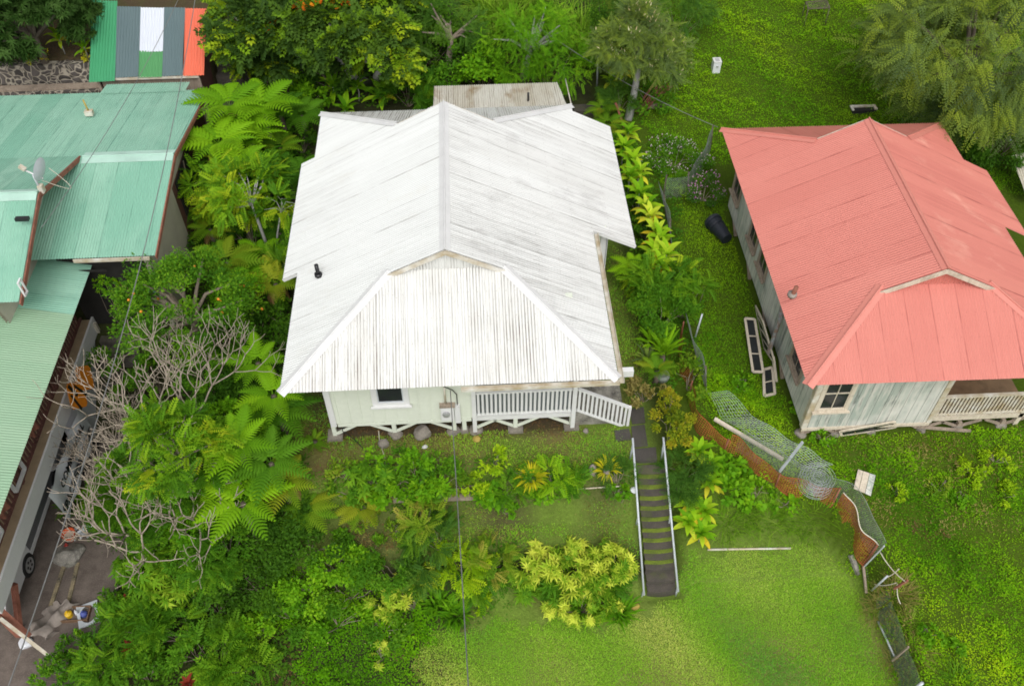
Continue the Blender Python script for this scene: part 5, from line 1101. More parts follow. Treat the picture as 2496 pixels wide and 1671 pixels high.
# ------------------------------------------------------------------ overhead cables
def cable(P, Q, sag, rr, mat, label, n=50):
    P, Q = np.array(P), np.array(Q); t = np.linspace(0, 1, n)[:, None]; g = Geo(); tube(g, P + (Q - P) * t - np.array([0, 0, sag]) * 4 * t * (1 - t), rr, 5); tag(g.build('power_cable', mat), label, 'cable', 'overhead cables')
cable(az(455, -60, 6.5), az(8, 1600, 5.0), .9, .012, 'cable', 'long overhead cable crossing the teal roof and the bare tree to the lower left corner')
cable(az(421, -30, 6.0), az(95, 520, 4.9), .3, .009, 'cable', 'thin overhead cable crossing the patchwork shed towards the satellite dish')
cable(ay(1030, 893, -3.5), az(1074, 1620, 4.2), .5, .012, 'cable', 'overhead service cable running from the cottage wall down over the lawn')
cable(az(1235, 65, 3.6), hit(1642, 291, 1.0), .25, .011, 'cable', 'thin cable crossing behind the pale green cottage to the wire fence')
# ------------------------------------------------------------------ plants: templates
def T_leaf(w=.22, fold=.06, droop=.12, edge=0.0):
    V = [(0, 0, 0), (-w, .42, fold), (0, .45, 0), (w, .42, fold), (0, 1, -droop)]
    return np.array(V), [np.array([(0, 2, 1), (0, 3, 2), (1, 2, 4), (2, 3, 4)])], np.array([0, edge, -edge * .5, edge, edge])
def T_long(w=.1, droop=.5, n=4, rise=.25, edge=0.0, fold=.04):
    V = []; dt = []
    for i in range(n + 1):
        t = i / n; ww = w * math.sin(math.pi * min(1, t * .8 + .2)) ** .7 if i < n else .004; z = rise * t - droop * t * t; y = t * (1 - .18 * t * droop)
        V += [(-ww, y, z + fold * (i < n)), (0, y, z), (ww, y, z + fold * (i < n))]; dt += [edge, 0, edge]
    F = []
    for i in range(n): a = i * 3; F += [(a, a + 1, a + 4, a + 3), (a + 1, a + 2, a + 5, a + 4)]
    return np.array(V), [np.array(F)], np.array(dt)
def merge(parts):
    V = []; F = {}; T = []; n = 0
    for v, fs, t in parts:
        for f in fs: F.setdefault(f.shape[1], []).append(f + n)
        V.append(v); T.append(t); n += len(v)
    return np.concatenate(V), [np.concatenate(x) for x in F.values()], np.concatenate(T)
def place(tm, p, d, nn, s):
    d = nrm(d); x = nrm(np.cross(d, nn)); z = np.cross(x, d); V = tm[0] * s
    return np.asarray(p) + V[:, :1] * x + V[:, 1:2] * d + V[:, 2:3] * z, tm[1], tm[2]
def T_comp(pairs=5, ll=.3, w=.2, droop=.35):
    lf = T_leaf(w, .05, .1); parts = []
    for i in range(pairs):
        t = .25 + .7 * i / (pairs - 1); p = (0, t, -droop * t * t); s = ll * (1 - .35 * abs(t - .55))
        for sg in (-1, 1): parts.append(place(lf, p, (sg * .85, .5, -.2), (0, 0, 1), s))
    parts.append(place(lf, (0, .97, -droop), (0, 1, -.4), (0, 0, 1), ll * .8))
    return merge(parts)
def T_whorl(n=8, w=.17, up=.35, droop=.55, edge=.25):
    lf = T_long(w, droop, 3, .2, edge); parts = []
    for i in range(n):
        a = i * 2.4; u = up * (1 if i % 2 else .3); parts.append(place(lf, (0, 0, 0), (math.cos(a), math.sin(a), u), (0, 0, 1), 1.0 if i % 3 else .75))
    return merge(parts)
def T_spray(n=9, fine=5, w=.085, droop=.35, ll=.24):
    V = []; parts = []; lf = (np.array([(0, 0, 0), (-w * 3, .5, .02), (0, 1, -.1), (w * 3, .5, .02)]), [np.array([(0, 1, 2, 3)])], np.zeros(4))
    rg = np.random.default_rng(7)
    for i in range(n):
        t = .12 + .86 * i / (n - 1); p = np.array([0, t, -droop * t * t])
        for sg in (-1, 1):
            L_ = ll * (1.15 - .6 * t); d = nrm((sg * .8, .6, -.25))
            for k in range(fine):
                q = p + d * L_ * (k + .6) / fine; sd = 1 if k % 2 else -1
                parts.append(place(lf, q, nrm(d + np.array([0, .8 * sd, .1 * sd])), (0, .2, 1), L_ * .36))
    return merge(parts)
def T_fern(pairs=16, seg=6, arch=(.42, .72), L_=.27, pw=.025, lean=.34, droop=.35):
    V = []; F = []; T = []; n = 0
    ys = np.linspace(0, 1, 13)
    def R(t): return np.array([0, t * (1 - .06 * t), arch[0] * t - arch[1] * t * t])
    parts = []
    rv = []
    for t in ys: rv += [R(t) + [-.006, 0, 0], R(t) + [.006, 0, .0]]
    parts.append((np.array(rv), [np.array([(2 * i, 2 * i + 1, 2 * i + 3, 2 * i + 2) for i in range(12)])], np.full(26, -.25)))
    for i in range(pairs):
        t = .14 + .84 * (i / (pairs - 1)) ** .95; ln = L_ * (math.sin(math.pi * min(1, .30 + .70 * t)) ** .75 * .97 + .04)
        for sg in (-1, 1):
            d = nrm((sg * math.cos(lean + .35 * t), math.sin(lean + .35 * t), .05)); p = R(t); v = []; tt = []
            for k in range(seg + 1):
                u = k / seg; c = p + d * ln * u + np.array([0, 0, -droop * ln * u * u]); wd = pw * (1 - u ** 2.2) * (1.1 if k % 2 else .75) + .002; b = np.array([-d[1] * sg, d[0] * sg, 0]) * sg
                b = nrm(np.cross((0, 0, 1), d)); v += [c + b * wd + [0, 0, -.008], c + [0, 0, .006], c - b * wd + [0, 0, -.008]]; tt += [.06, -.05, .06]
            f = []
            for k in range(seg): a = 3 * k; f += [(a, a + 1, a + 4, a + 3), (a + 1, a + 2, a + 5, a + 4)]
            parts.append((np.array(v), [np.array(f)], np.array(tt)))
    return merge(parts)
def T_blade(w=.03, n=3, droop=.5, rise=.3):
    V = []
    for i in range(n + 1):
        t = i / n; ww = w * (1 - t * .85); y = t; z = rise * t - droop * t * t; V += [(-ww, y, z), (ww, y, z)]
    return np.array(V), [np.array([(2 * i, 2 * i + 1, 2 * i + 3, 2 * i + 2) for i in range(n)])], np.zeros(2 * n + 2)
TM = dict(leaf=T_leaf(), narrow=T_leaf(.12, .04, .2), round=T_leaf(.34, .05, .1), comp=T_comp(4, .42, .34), comp7=T_comp(7, .25, .24), comp9=T_comp(9, .17, .20, .45), whorl=T_whorl(8, .13, .3, .85), mango=T_whorl(9, .10, .3, .7, .05),
          spray=T_spray(), spray2=T_spray(7, 3, .13, .5, .36), fern=T_fern(12, 6, (.42, .72), .28, .036), sword=T_fern(20, 3, (.35, .4), .09, .017), fern2=T_fern(13, 5, (.55, .95), .34, .04), ti=T_long(.15, .55, 5, .45, .06, .03), strap=T_long(.05, .8, 5, .75, .05, .01), blade=T_blade(), blade2=T_blade(.022, 4, 1.0, .9))
def scatter(g, tm, P, D, N, S, tint):
    V, Fs, dt = tm; P = np.asarray(P); n = len(P); g.smooth = True
    if n == 0: return
    D = D / (np.linalg.norm(D, axis=1)[:, None] + 1e-9); X = np.cross(D, N); X /= np.linalg.norm(X, axis=1)[:, None] + 1e-9; Z = np.cross(X, D)
    S = np.broadcast_to(np.asarray(S, float), (n,))
    W = P[:, None] + S[:, None, None] * (V[None, :, 0:1] * X[:, None] + V[None, :, 1:2] * D[:, None] + V[None, :, 2:3] * Z[:, None])
    k = len(V); off = (np.arange(n) * k)[:, None, None]
    T = np.clip(np.asarray(tint)[:, None] + dt[None], 0, 1)
    base = g.n; first = True
    for f in Fs:
        ff = (f[None] + off).reshape(-1, f.shape[1])
        if first: g.add(W.reshape(-1, 3), ff, t=T.ravel()); first = False
        else: g.F.append(ff + base); g.M.append(np.full(len(ff), 0))
def unit(rg, n): v = rg.normal(size=(n, 3)); return v / np.linalg.norm(v, axis=1)[:, None]
def crown(g, tm, c, r, n, L_, rg, ncl=14, clr=.42, up=.55, out=.8, hang=.15, tb=.5, tv=.5, low=-.35, hollow=.55):
    c = np.array(c); r = np.array(r, float); u = unit(rg, ncl * 4); u = u[u[:, 2] > low][:ncl]; ncl = len(u)
    cc = c + u * r * (hollow + (1 - hollow) * rg.random((ncl, 1)) ** .7); ct = rg.random(ncl); cs = clr * rg.uniform(.65, 1.3, ncl)
    k = rg.integers(0, ncl, n); rad = r.mean()
    P = cc[k] + unit(rg, n) * (rg.random((n, 1)) ** .5) * cs[k][:, None] * rad * np.array([1, 1, .75])
    O = (P - (c - [0, 0, r[2] * .4])) / r; O /= np.linalg.norm(O, axis=1)[:, None]
    D = O * out + unit(rg, n) * .75 - np.array([0, 0, hang]); N = O * .45 + np.array([0, 0, up]) + unit(rg, n) * .35
    t = np.clip(tb + tv * ((ct[k] - .5) * .9 + (rg.random(n) - .5) * .9), 0, 1)
    scatter(g, tm, P, D, N, L_ * rg.uniform(.7, 1.25, n), t)
    return cc
STY = dict(  # material, template, leaf length, leaves per m2 of crown, clumps, clump size, extra
    broad=('l_mid', 'leaf', .15, 170, 16, .42, {}), dark=('l_dark', 'leaf', .14, 190, 18, .40, {}), bright=('l_bright', 'leaf', .13, 200, 16, .42, {}),
    lime=('l_lime', 'leaf', .12, 210, 14, .42, {}), olive=('l_olive', 'leaf', .12, 200, 14, .42, {}), croton=('l_croton', 'leaf', .08, 480, 22, .34, dict(tv=.8)),
    mango=('l_mango', 'mango', .26, 46, 22, .36, dict(out=1.0, hang=.1)), spath=('l_spath', 'comp', .40, 44, 20, .34, dict(tb=.44, tv=.85, hang=.25)), sapling=('l_sapling', 'comp7', .42, 42, 14, .40, dict(tb=.5, tv=.8, hang=.3)),
    moringa=('l_bright', 'comp9', .34, 60, 18, .40, dict(tb=.35, hang=.3)), moringablue=('l_blue', 'comp9', .34, 60, 18, .40, dict(tb=.6, hang=.3)), citrus=('l_mid', 'leaf', .095, 430, 46, .25, dict(tv=.7, tb=.42)),
    acacia=('l_gray', 'spray', .80, 17, 60, .24, dict(tb=.55, tv=.85, hang=.8, out=.9)), silk=('l_gray', 'comp9', .36, 150, 44, .24, dict(tb=.48, tv=.6, hang=.3)), varieg=('l_varieg', 'whorl', .18, 44, 60, .18, dict(tb=.50, tv=.85, out=1.0, hang=-.1)),
    varsap=('l_varieg', 'whorl', .17, 34, 16, .4, dict(tb=.5, tv=.7, out=1.0, hang=-.1)), lantana=('l_blue', 'leaf', .085, 420, 24, .36, dict(tb=.5)), greens=('l_bright', 'round', .15, 190, 20, .4, dict(tb=.4)), feathery=('l_blue', 'spray2', .30, 90, 16, .4, dict(tb=.55)),
    whorlg=('l_mid', 'whorl', .22, 38, 18, .4, dict(tb=.5)), oliver=('l_olive', 'comp7', .34, 50, 14, .42, dict(tb=.45, tv=.8)), compg=('l_mid', 'comp7', .36, 52, 16, .42, dict(tb=.55, tv=.7)), ferny=('l_ferndull', 'fern2', .55, 22, 12, .4, dict(hang=.1)))
seedc = [100]
def plant(style, px, py, hc, r, label, cat='shrub', name=None, n=None, trunk=None, bark='bark', extras=(), group=None, seed=None, base=None, dens=1.0, L_=None, mat=None, **ov):
    seedc[0] += 1; rg = np.random.default_rng(seed or seedc[0]); m, tm, L0, den, ncl, clr, ex = STY[style]; ex = dict(ex); ex.update(ov); L0 = L_ or L0
    r = np.array(r if hasattr(r, '__len__') else (r, r, r * .85), float); c = hit(px, py, hc)
    if base is None: b = on(c[0], c[1], -.05)
    else: b = on(*gp(*base), -.05)
    tree = cat == 'tree'; root = thing(name or ('broadleaf_tree' if tree else 'leafy_shrub'), b, label, cat, group)
    area = 4 * math.pi * ((r[0] * r[1] + r[0] * r[2] + r[1] * r[2]) / 3); cnt = n or int(area * den * dens)
    ncl = max(6, int(ncl * max(.6, r.mean() ** 1.0)))
    g = Geo(); cc = crown(g, TM[tm], c, r, cnt, L0, rg, ncl, clr / max(1.0, r.mean() ** .25), **ex); g.build('crown' if tree else 'foliage', mat or m, root)
    g = Geo(); h = c[2] - b[2]; fork = b + (c - [0, 0, r[2] * .45] - b) * np.array([1, 1, 1]) if tree else b + (c - b) * .3
    tr = trunk or (.05 + .035 * h if tree else .02)
    if tree: mid = (b + fork) / 2 + np.r_[rg.normal(0, .06 * h, 2), 0]; tube(g, [b, mid, fork], [tr * 1.25, tr, tr * .75], 7)
    else: fork = b
    for q in cc[:min(len(cc), 14 if tree else 9)]:
        md = (fork + q) / 2 + rg.normal(0, .08, 3) + [0, 0, .1]; tube(g, [fork, md, fork + (q - fork) * .97], [tr * .6, tr * .4, tr * .15], 5, cap=False)
    g.build('trunk' if tree else 'stem', bark, root)
    for nm, mm, tmn, num, sz in extras:
        g = Geo(); u = unit(rg, num * 4); u = u[u[:, 2] > (.0 if nm != 'fruit' else -.4)][:num]; k = rg.integers(0, len(cc), len(u)); P = cc[k] + u * clr * r.mean() * .95
        if nm == 'fruit':
            for p in P: g = Geo(); lathe(g, [(.01, -sz), (sz * .75, -sz * .65), (sz, 0), (sz * .75, sz * .65), (.01, sz)], p, sides=8); g.build(nm, mm, root)
            continue
        if num <= 30:
            for p in P: g = Geo(); q = unit(rg, 9); scatter(g, TM[tmn], p + q * sz * .35, q * .6 + [0, 0, .5], unit(rg, 9), sz * rg.uniform(.7, 1.2, 9), rg.random(9)); g.build(nm, mm, root)
            continue
        else: scatter(g, TM[tmn], P, u * .4 + [0, 0, .6] + unit(rg, len(u)) * .4, unit(rg, len(u)), sz * rg.uniform(.7, 1.2, len(u)), rg.random(len(u)))
        tag(g.build(nm, mm, root), kind='stuff')
    return root
def tree_fern(px, py, hc, Ln, n, label, mat='l_fern', trunk=True, lift=.42, tm='fern', dry=0, tb=.5, seed=None, base=None, half=None, cat='tree fern'):
    seedc[0] += 1; rg = np.random.default_rng(seed or seedc[0]); c = hit(px, py, hc); b = on(c[0], c[1], -.1) if base is None else on(*gp(*base), -.1); root = thing('tree_fern' if cat == 'tree fern' else 'fern', b, label, cat)
    a = np.arange(n) / n * 6.2832 + rg.uniform(-.25, .25, n) + rg.uniform(0, 6)
    if half is not None: a = half[0] + (half[1] - half[0]) * (np.arange(n) + .5) / n + rg.uniform(-.15, .15, n)
    el = lift * rg.uniform(.5, 1.4, n); D = np.c_[np.cos(a), np.sin(a), el]; N = np.c_[-np.cos(a) * el, -np.sin(a) * el, np.ones(n)] + rg.normal(0, .12, (n, 3))
    g = Geo(); scatter(g, TM[tm], np.repeat(c[None], n, 0) + D * .05, D, N, Ln * rg.uniform(.75, 1.12, n), np.clip(tb + rg.normal(0, .16, n), 0, .95)); g.build('fronds', mat, root)
    if dry:
        a = rg.uniform(0, 6.28, dry); D = np.c_[np.cos(a), np.sin(a), np.full(dry, -1.2)]; N = np.c_[np.cos(a) * .8, np.sin(a) * .8, np.full(dry, .6)]
        g = Geo(); scatter(g, TM['fern2'], np.repeat(c[None] - [0, 0, .1], dry, 0), D, N, Ln * .75, rg.random(dry)); g.build('dead_frond', 'l_dry', root)
    g = Geo(); tube(g, [b, b + (c - b) * .5 + np.r_[rg.normal(0, .04, 2), 0], c], [.10, .085, .07], 8); g.build('trunk', 'bark_dark', root)
def ti(px, py, hc, Ln, n, label, mat='l_ti', heads=1, spread=.25, old=.45, tb=.4, name='ti_plant', cat='ti plant', group=None, tm='ti'):
    seedc[0] += 1; rg = np.random.default_rng(seedc[0]); c = hit(px, py, hc); b = on(c[0], c[1], -.05); root = thing(name, b, label, cat, group); g = Geo(); s = Geo()
    for hd in range(heads):
        q = c + (np.r_[rg.normal(0, spread, 2), rg.normal(0, .12)] if heads > 1 else 0); a = np.arange(n) * 2.4 + rg.uniform(0, 6); lev = np.arange(n) / n
        el = -.15 + 1.5 * lev + rg.normal(0, .08, n); D = np.c_[np.cos(a), np.sin(a), el]; N = np.c_[-np.cos(a) * el, -np.sin(a) * el, np.ones(n)]
        t = np.clip(tb + rg.normal(0, .10, n) + np.where(lev < .3, old * rg.random(n) * 1.3, 0), 0, 1)
        P = q + np.c_[np.zeros(n), np.zeros(n), -.22 * (1 - lev)]; scatter(g, TM[tm], P, D, N, Ln * rg.uniform(.75, 1.1, n), t)
        tube(s, [b, (b + q) / 2 + np.r_[rg.normal(0, .04, 2), 0], q - [0, 0, .05]], [.022, .018, .016], 5)
    g.build('leaves', mat, root); s.build('stem', 'bark_pale', root)
def clump(px, py, Ln, n, label, mat='l_grass', tm='blade2', rad=.25, name='grass_clump', cat='grass clump', lift=1.3, tb=.5):
    seedc[0] += 1; rg = np.random.default_rng(seedc[0]); x, y = gp(px, py); a = rg.uniform(0, 6.28, n); rr = rad * rg.random(n) ** .6; X = x + rr * np.cos(a); Y = y + rr * np.sin(a); b = a + rg.normal(0, .5, n)
    D = np.c_[np.cos(b), np.sin(b), lift * rg.uniform(.3, 1.6, n)]; N = np.c_[-np.cos(b) * .6, -np.sin(b) * .6, np.ones(n)]
    g = Geo(); scatter(g, TM[tm], np.c_[X, Y, H(X, Y) - .02], D, N, Ln * rg.uniform(.55, 1.15, n), np.clip(tb + rg.normal(0, .2, n), 0, 1)); tag(g.build(name, mat), label, cat)
def bare_tree(px, py, hc, R, label, seed, depth=6, base=None, tilt=(0, 0)):
    rg = np.random.default_rng(seed); c = hit(px, py, hc); b = on(*gp(*base), -.1) if base else on(c[0], c[1], -.1); root = thing('bare_tree', b, label, 'tree'); g = Geo(); t0 = Geo()
    def grow(gg, p, d, ln, r, lev):
        k = 5; P = [p]; dd = d
        for i in range(1, k): dd = nrm(dd + rg.normal(0, .11, 3) + np.array([0, .02, .085])); P.append(P[-1] + dd * ln / (k - 1))
        tip = lev == 0; tube(gg, P, np.linspace(r, r * (.78 if not tip else .7), k), 6 if r > .03 else 5)
        if tip: return
        m = 3 if rg.random() < .38 else 2; s = nrm(np.cross(dd, rg.normal(size=3))); u = np.cross(dd, s); ph = rg.uniform(0, 6.28)
        for i in range(m):
            an = ph + i * 6.2832 / m + rg.normal(0, .25); sp = rg.uniform(.5, .95); nd_ = nrm(dd + (s * math.cos(an) + u * math.sin(an)) * sp); nd_[2] = max(nd_[2], -.12); grow(g, P[-1], nrm(nd_), ln * rg.uniform(.66, .95), r * .74, lev - 1 - (rg.random() < .18 and lev > 1))
    h = c[2] - b[2]; top = b + (c - b) * .42; tube(t0, [b, (b + top) / 2 + np.r_[rg.normal(0, .08, 2), 0], top], [.10, .09, .075], 8)
    for i in range(4):
        an = i * 1.57 + rg.uniform(-.4, .4) ; d = nrm((math.cos(an) * .95 + tilt[0], math.sin(an) * .95 + tilt[1], .6)); grow(g, top, d, R * .30, .037, depth)
    t0.build('trunk', 'plumeria', root); g.build('branches', 'plumeria', root)
    return root
# ------------------------------------------------------------------ upper left corner
plant('mango', 60, 40, 2.2, (2.0, 1.8, 1.6), 'big dark green tree with drooping leaf whorls filling the upper left corner', 'tree', bark='bark_dark')
plant('mango', 30, 115, .9, (.9, .8, .8), 'dark green bush below the big dark tree at the left edge', 'shrub', bark='bark_dark')
plant('mango', 180, 30, 1.0, (.8, .7, .7), 'dark green bush between the corner tree and the patchwork shed', 'shrub', bark='bark_dark')
ti(132, 82, .7, .55, 16, 'ti plant with yellow lower leaves above the lava rock walls, left of the patchwork shed')
ti(190, 103, .5, .5, 10, 'smaller green ti plant beside the left edge of the patchwork shed', old=.2)
plant('croton', 82, 130, .3, (.4, .35, .25), 'low golden croton at the top of the upper lava rock wall', mat='l_gold', dens=.5)
plant('croton', 195, 128, .25, (.3, .25, .22), 'small golden plant on the wall top beside the shed', mat='l_gold', dens=.5)
# ------------------------------------------------------------------ trees and shrubs behind the cottage, left to right
OF = [('flower', 'flower_orange', 'round', 30, .24)]
plant('spath', 585, 70, 2.6, (1.5, 1.3, 1.3), 'glossy tree with yellow green tips nearest the patchwork shed', 'tree', bark='bark_pale', base=(610, 190))
plant('spath', 600, 165, 1.2, (.9, .8, .9), 'lower glossy bush with yellow tips beside the dark concrete stairs', 'shrub')
plant('spath', 690, 45, 3.0, (1.5, 1.3, 1.3), 'tall glossy tree carrying orange flowers at the top edge', 'tree', bark='bark_pale', base=(682, 175), extras=OF)
plant('spath', 770, 95, 2.9, (1.3, 1.2, 1.3), 'glossy tree with a bare forked pale trunk right of the orange flowered one', 'tree', bark='bark_pale', base=(842, 190), tb=.45)
plant('spath', 868, 120, 2.6, (1.2, 1.1, 1.3), 'glossy tree with yellow tips, its straight pale trunk above the ti plants', 'tree', bark='bark_pale', base=(872, 192), tb=.5)
plant('spath', 860, 25, 2.4, (1.4, 1.2, 1.1), 'dark glossy tree at the top edge above the pale trunks', 'tree', tb=.4)
plant('dark', 650, 165, 1.0, (1.0, .8, .8), 'dark shrub under the orange flowered tree')
plant('dark', 760, 175, .8, (.9, .7, .7), 'dark shrub between the two pale trunks')
plant('moringablue', 1030, 60, 2.0, (1.2, 1.0, 1.1), 'feathery blue green tree near the top edge left of the long grass', 'tree')
plant('broad', 960, 40, 1.4, (1.3, 1.0, 1.0), 'mid green leafy bush at the top edge left of the feathery tree')
plant('greens', 985, 100, .9, (1.2, .9, .8), 'round leaved green bush below the feathery tree')
plant('dark', 945, 150, .9, (1.0, .8, .8), 'dark green bush right of the straight pale trunk')
plant('compg', 930, 205, .7, (1.1, .7, .7), 'dark shrub with small leaflets above the old lean-to roof, left end')
plant('broad', 1030, 185, .7, (.8, .6, .7), 'green shrub touching the left corner of the old lean-to roof')
plant('greens', 1105, 165, .9, (.9, .7, .8), 'round leaved bright shrub just above the old lean-to roof')
plant('moringa', 1215, 85, 2.2, (1.4, 1.2, 1.2), 'feathery bright green tree with a thin grey forked trunk above the lean-to roof', 'tree', bark='bark_pale', base=(1195, 185))
plant('moringa', 1275, 150, 1.5, (1.1, .9, .9), 'feathery bright green bush at the right end of the lean-to roof', 'shrub')
plant('moringa', 1190, 160, 1.0, (.9, .7, .7), 'bright feathery shrub under the thin grey forked trunk')
plant('dark', 1075, 130, .8, (1.0, .8, .7), 'dark shrub under the clump of long grass')
for i, (x, y, s, n, lab) in enumerate([(1120, 45, 1.6, 260, 'large clump of long arching grass at the top edge'), (1170, 80, 1.4, 220, 'long arching grass beside the feathery bright tree'), (1130, 100, 1.2, 160, 'long grass clump with pale blades above the dark shrub'), (1205, 20, 1.5, 200, 'long grass clump at the top edge beside the white post'), (1335, 135, 1.3, 220, 'long arching grass right of the lean-to roof and left of the grey post'), (1330, 80, 1.1, 160, 'arching grass below the dark hedge column'), (1290, 60, 1.0, 140, 'arching grass on the brown bank at the top edge')]): clump(x, y, s, n, lab, rad=.55)
plant('dark', 1398, 55, 1.6, (.8, .8, 1.5), 'tall dark column of small leaves left of the cream flowered tree', L_=.09, dens=2)
plant('dark', 1392, 110, 1.0, (.7, .6, .9), 'dark bush between the grey post and the dark column', L_=.09, dens=2)
plant('moringablue', 1560, 20, 1.3, (1.1, .9, .9), 'blue green bush at the top edge of the field')
plant('silk', 1465, 110, 2.6, (1.55, 1.3, 1.55), 'grey green feathery tree with cream flower tips and a pale grey trunk', 'tree', bark='bark_pale', base=(1437, 272), trunk=.13, extras=[('flower', 'flower_cream', 'narrow', 300, .14)])
plant('feathery', 1420, 225, .6, (.7, .5, .5), 'feathery blue green shoots around the foot of the grey trunk')
plant('broad', 1490, 225, .4, (.9, .6, .5), 'weedy green shrub below the rusty bars', dens=.7)
ti(1398, 178, .7, .5, 10, 'ti plant with orange lower leaves right of the grey post')
ti(1425, 160, .8, .6, 12, 'ti plant with long yellow leaves under the cream flowered tree', 'l_tiyellow')
tree_fern(1378, 250, .6, .7, 12, 'green fern beside the mossy stairs behind the white roof', 'l_ferndull', cat='fern', lift=.6)
tree_fern(1390, 285, .5, .8, 9, 'lower fern between the roof corner and the reddish stake', 'l_ferndull', cat='fern')
ti(760, 195, .55, .75, 14, 'broad leaved green plant left of the pair under the pale trunks', tb=.2, old=.2); ti(815, 190, .75, .8, 14, 'broad leaved green plant with an upright leaf below the forked pale trunk', tb=.2, old=.2)
ti(870, 215, .6, .75, 12, 'broad leaved plant with yellowing tips right of the upright leaved one', tb=.25, old=.7); ti(790, 245, .6, .75, 10, 'broad leaved plant peeping over the back edge of the white roof', tb=.25, old=.2)
plant('greens', 705, 230, .5, (.7, .6, .5), 'round leaved bright shrub behind the left corner of the white roof'); plant('greens', 640, 195, .6, (.8, .6, .6), 'round leaved shrub between the ferns and the glossy trees')
# ------------------------------------------------------------------ big feathery tree upper right
plant('acacia', 2235, 110, 4.0, (3.6, 3.2, 2.4), 'wide feathery yellow green tree with drooping twigs in the upper right corner', 'tree', bark='bark_dark', base=(2265, 200), dens=1.0)
plant('acacia', 2150, 40, 2.2, (1.7, 1.4, 1.0), 'outer feathery tree at the top edge reaching over the field', 'tree', bark='bark_dark', base=(2190, 90))
plant('acacia', 2160, 250, 1.4, (1.3, 1.2, .9), 'low feathery bush beside the rear corner of the salmon roof', 'shrub', bark='bark_dark', dens=1.1)
plant('dark', 2290, 300, 1.4, (1.5, 1.2, 1.2), 'dark green bush with blue flowers right of the salmon roof', extras=[('flower', 'flower_blue', 'round', 60, .09)])
plant('dark', 2340, 260, 1.6, (1.1, 1.0, 1.2), 'dark green bush at the right edge below the feathery tree', extras=[('flower', 'flower_blue', 'round', 34, .09)])
plant('dark', 2240, 345, .7, (.9, .7, .7), 'dark low bush against the right slope of the salmon roof')
g = Geo(); A, B = hit(2330, 380, .6), hit(2350, 445, .3); n_ = np.array([.4, 0, 1.])
corr(g, [A + [-.3, .2, .3], A + [.8, .3, .5], B + [.8, -.3, .3], B + [-.2, -.3, 0]], B - A, amp=.015); tag(g.build('metal_sheet', 'old_roof'), 'brown corrugated sheet leaning at the right edge beside the salmon roof', 'metal sheet')
# ------------------------------------------------------------------ pink flower bushes
plant('lantana', 1545, 365, .3, (1.15, 1.0, .35), 'wide low bush of pale pink flowers left of the leaning wire fence', extras=[('flower', 'flower_pale', 'round', 420, .06)], mat='l_mid')
plant('lantana', 1612, 437, .4, (.75, .6, .5), 'compact bush of magenta pink flowers against the salmon cottage corner', extras=[('flower', 'flower_pink', 'round', 240, .06)])
# ------------------------------------------------------------------ row of ti plants right of the white cottage, back to front
for x, y, m, t, o, lab in [(1438, 300, 'l_ti', .45, .3, 'farthest ti plant of the row beside the white cottage, under the reddish stake'), (1428, 335, 'l_ti', .4, .4, 'second farthest ti plant of the row, half behind the white roof edge'), (1447, 365, 'l_ti', .45, .3, 'green ti plant in the row level with the pale pink flowers'), (1462, 392, 'l_tiyellow', .35, .5, 'yellow green ti plant in the row just below the pale pink flowers'), (1440, 400, 'l_ti', .4, .3, 'green ti plant squeezed against the white roof edge'), (1462, 440, 'l_ti', .35, .3, 'smaller green ti plant in the middle of the row'), (1478, 470, 'l_ti', .6, .4, 'pale green ti plant in the row above the brightest yellow one'),
                           (1487, 492, 'l_tiyellow', .6, .6, 'brightest yellow ti plant in the middle of the row'), (1502, 528, 'l_tiyellow', .4, .8, 'ti plant with orange lower leaves beside the roof point'), (1512, 545, 'l_ti', .5, .7, 'ti plant with a tall upright leaf below the orange leaved one'), (1500, 575, 'l_ti', .55, .4, 'green ti plant of the dense group at the front of the row'), (1525, 580, 'l_tiyellow', .35, .5, 'yellow green ti plant of the dense group beside the wire fence'), (1512, 605, 'l_ti', .55, .7, 'ti plant with yellow drooping leaves at the front end of the row')]:
    ti(x, y, 1.0, .64, 14, lab, m, tb=t - .1, old=o, group='ti plants in a row beside the white cottage')
plant('dark', 1462, 480, .35, (.5, 1.1, .4), 'dark undergrowth beneath the back half of the ti row'); plant('dark', 1490, 560, .35, (.6, .9, .4), 'dark undergrowth beneath the front half of the ti row')
tree_fern(1450, 617, .8, .75, 10, 'small bright fern at the roof point beside the ti row', 'l_fern', cat='fern', tb=.75)
plant('sapling', 1525, 640, 1.0, (.9, .7, .6), 'yellow green leafy sapling at the front end of the ti row'); plant('compg', 1590, 670, .9, (.6, .5, .4), 'green compound leaved branch reaching over the wire fence')
plant('dark', 1515, 712, .9, (.85, .8, .75), 'dark small leaved shrub beside the silver post', mat='l_mid', L_=.08, dens=2.2); plant('compg', 1490, 680, .7, (.6, .6, .5), 'ferny green shrub left of the dark small leaved one')
plant('olive', 1465, 650, .4, (.5, .6, .4), 'weedy olive shrub at the edge of the side yard')
tree_fern(1492, 790, .3, .75, 22, 'upright sword fern near the orange netting top', 'l_fern', cat='fern', lift=1.4, tb=.6, tm='sword'); tree_fern(1516, 812, .3, .85, 24, 'taller sword fern against the top of the orange netting', 'l_fern', cat='fern', lift=1.8, tb=.65, tm='sword'); tree_fern(1500, 850, .4, .6, 10, 'low fern beside the grey green pot', 'l_ferndull', cat='fern', lift=.7)
clump(1480, 830, .7, 40, 'grey green spiky rosette left of the sword ferns', 'l_gray', 'strap', .08, 'spiky_plant', 'spiky plant')
plant('olive', 1575, 870, .4, (.45, .7, .4), 'yellowish weedy shrub behind the orange netting'); plant('olive', 1475, 905, .25, (.6, .6, .25), 'brownish weeds beside the porch steps path', mat='g_dry')
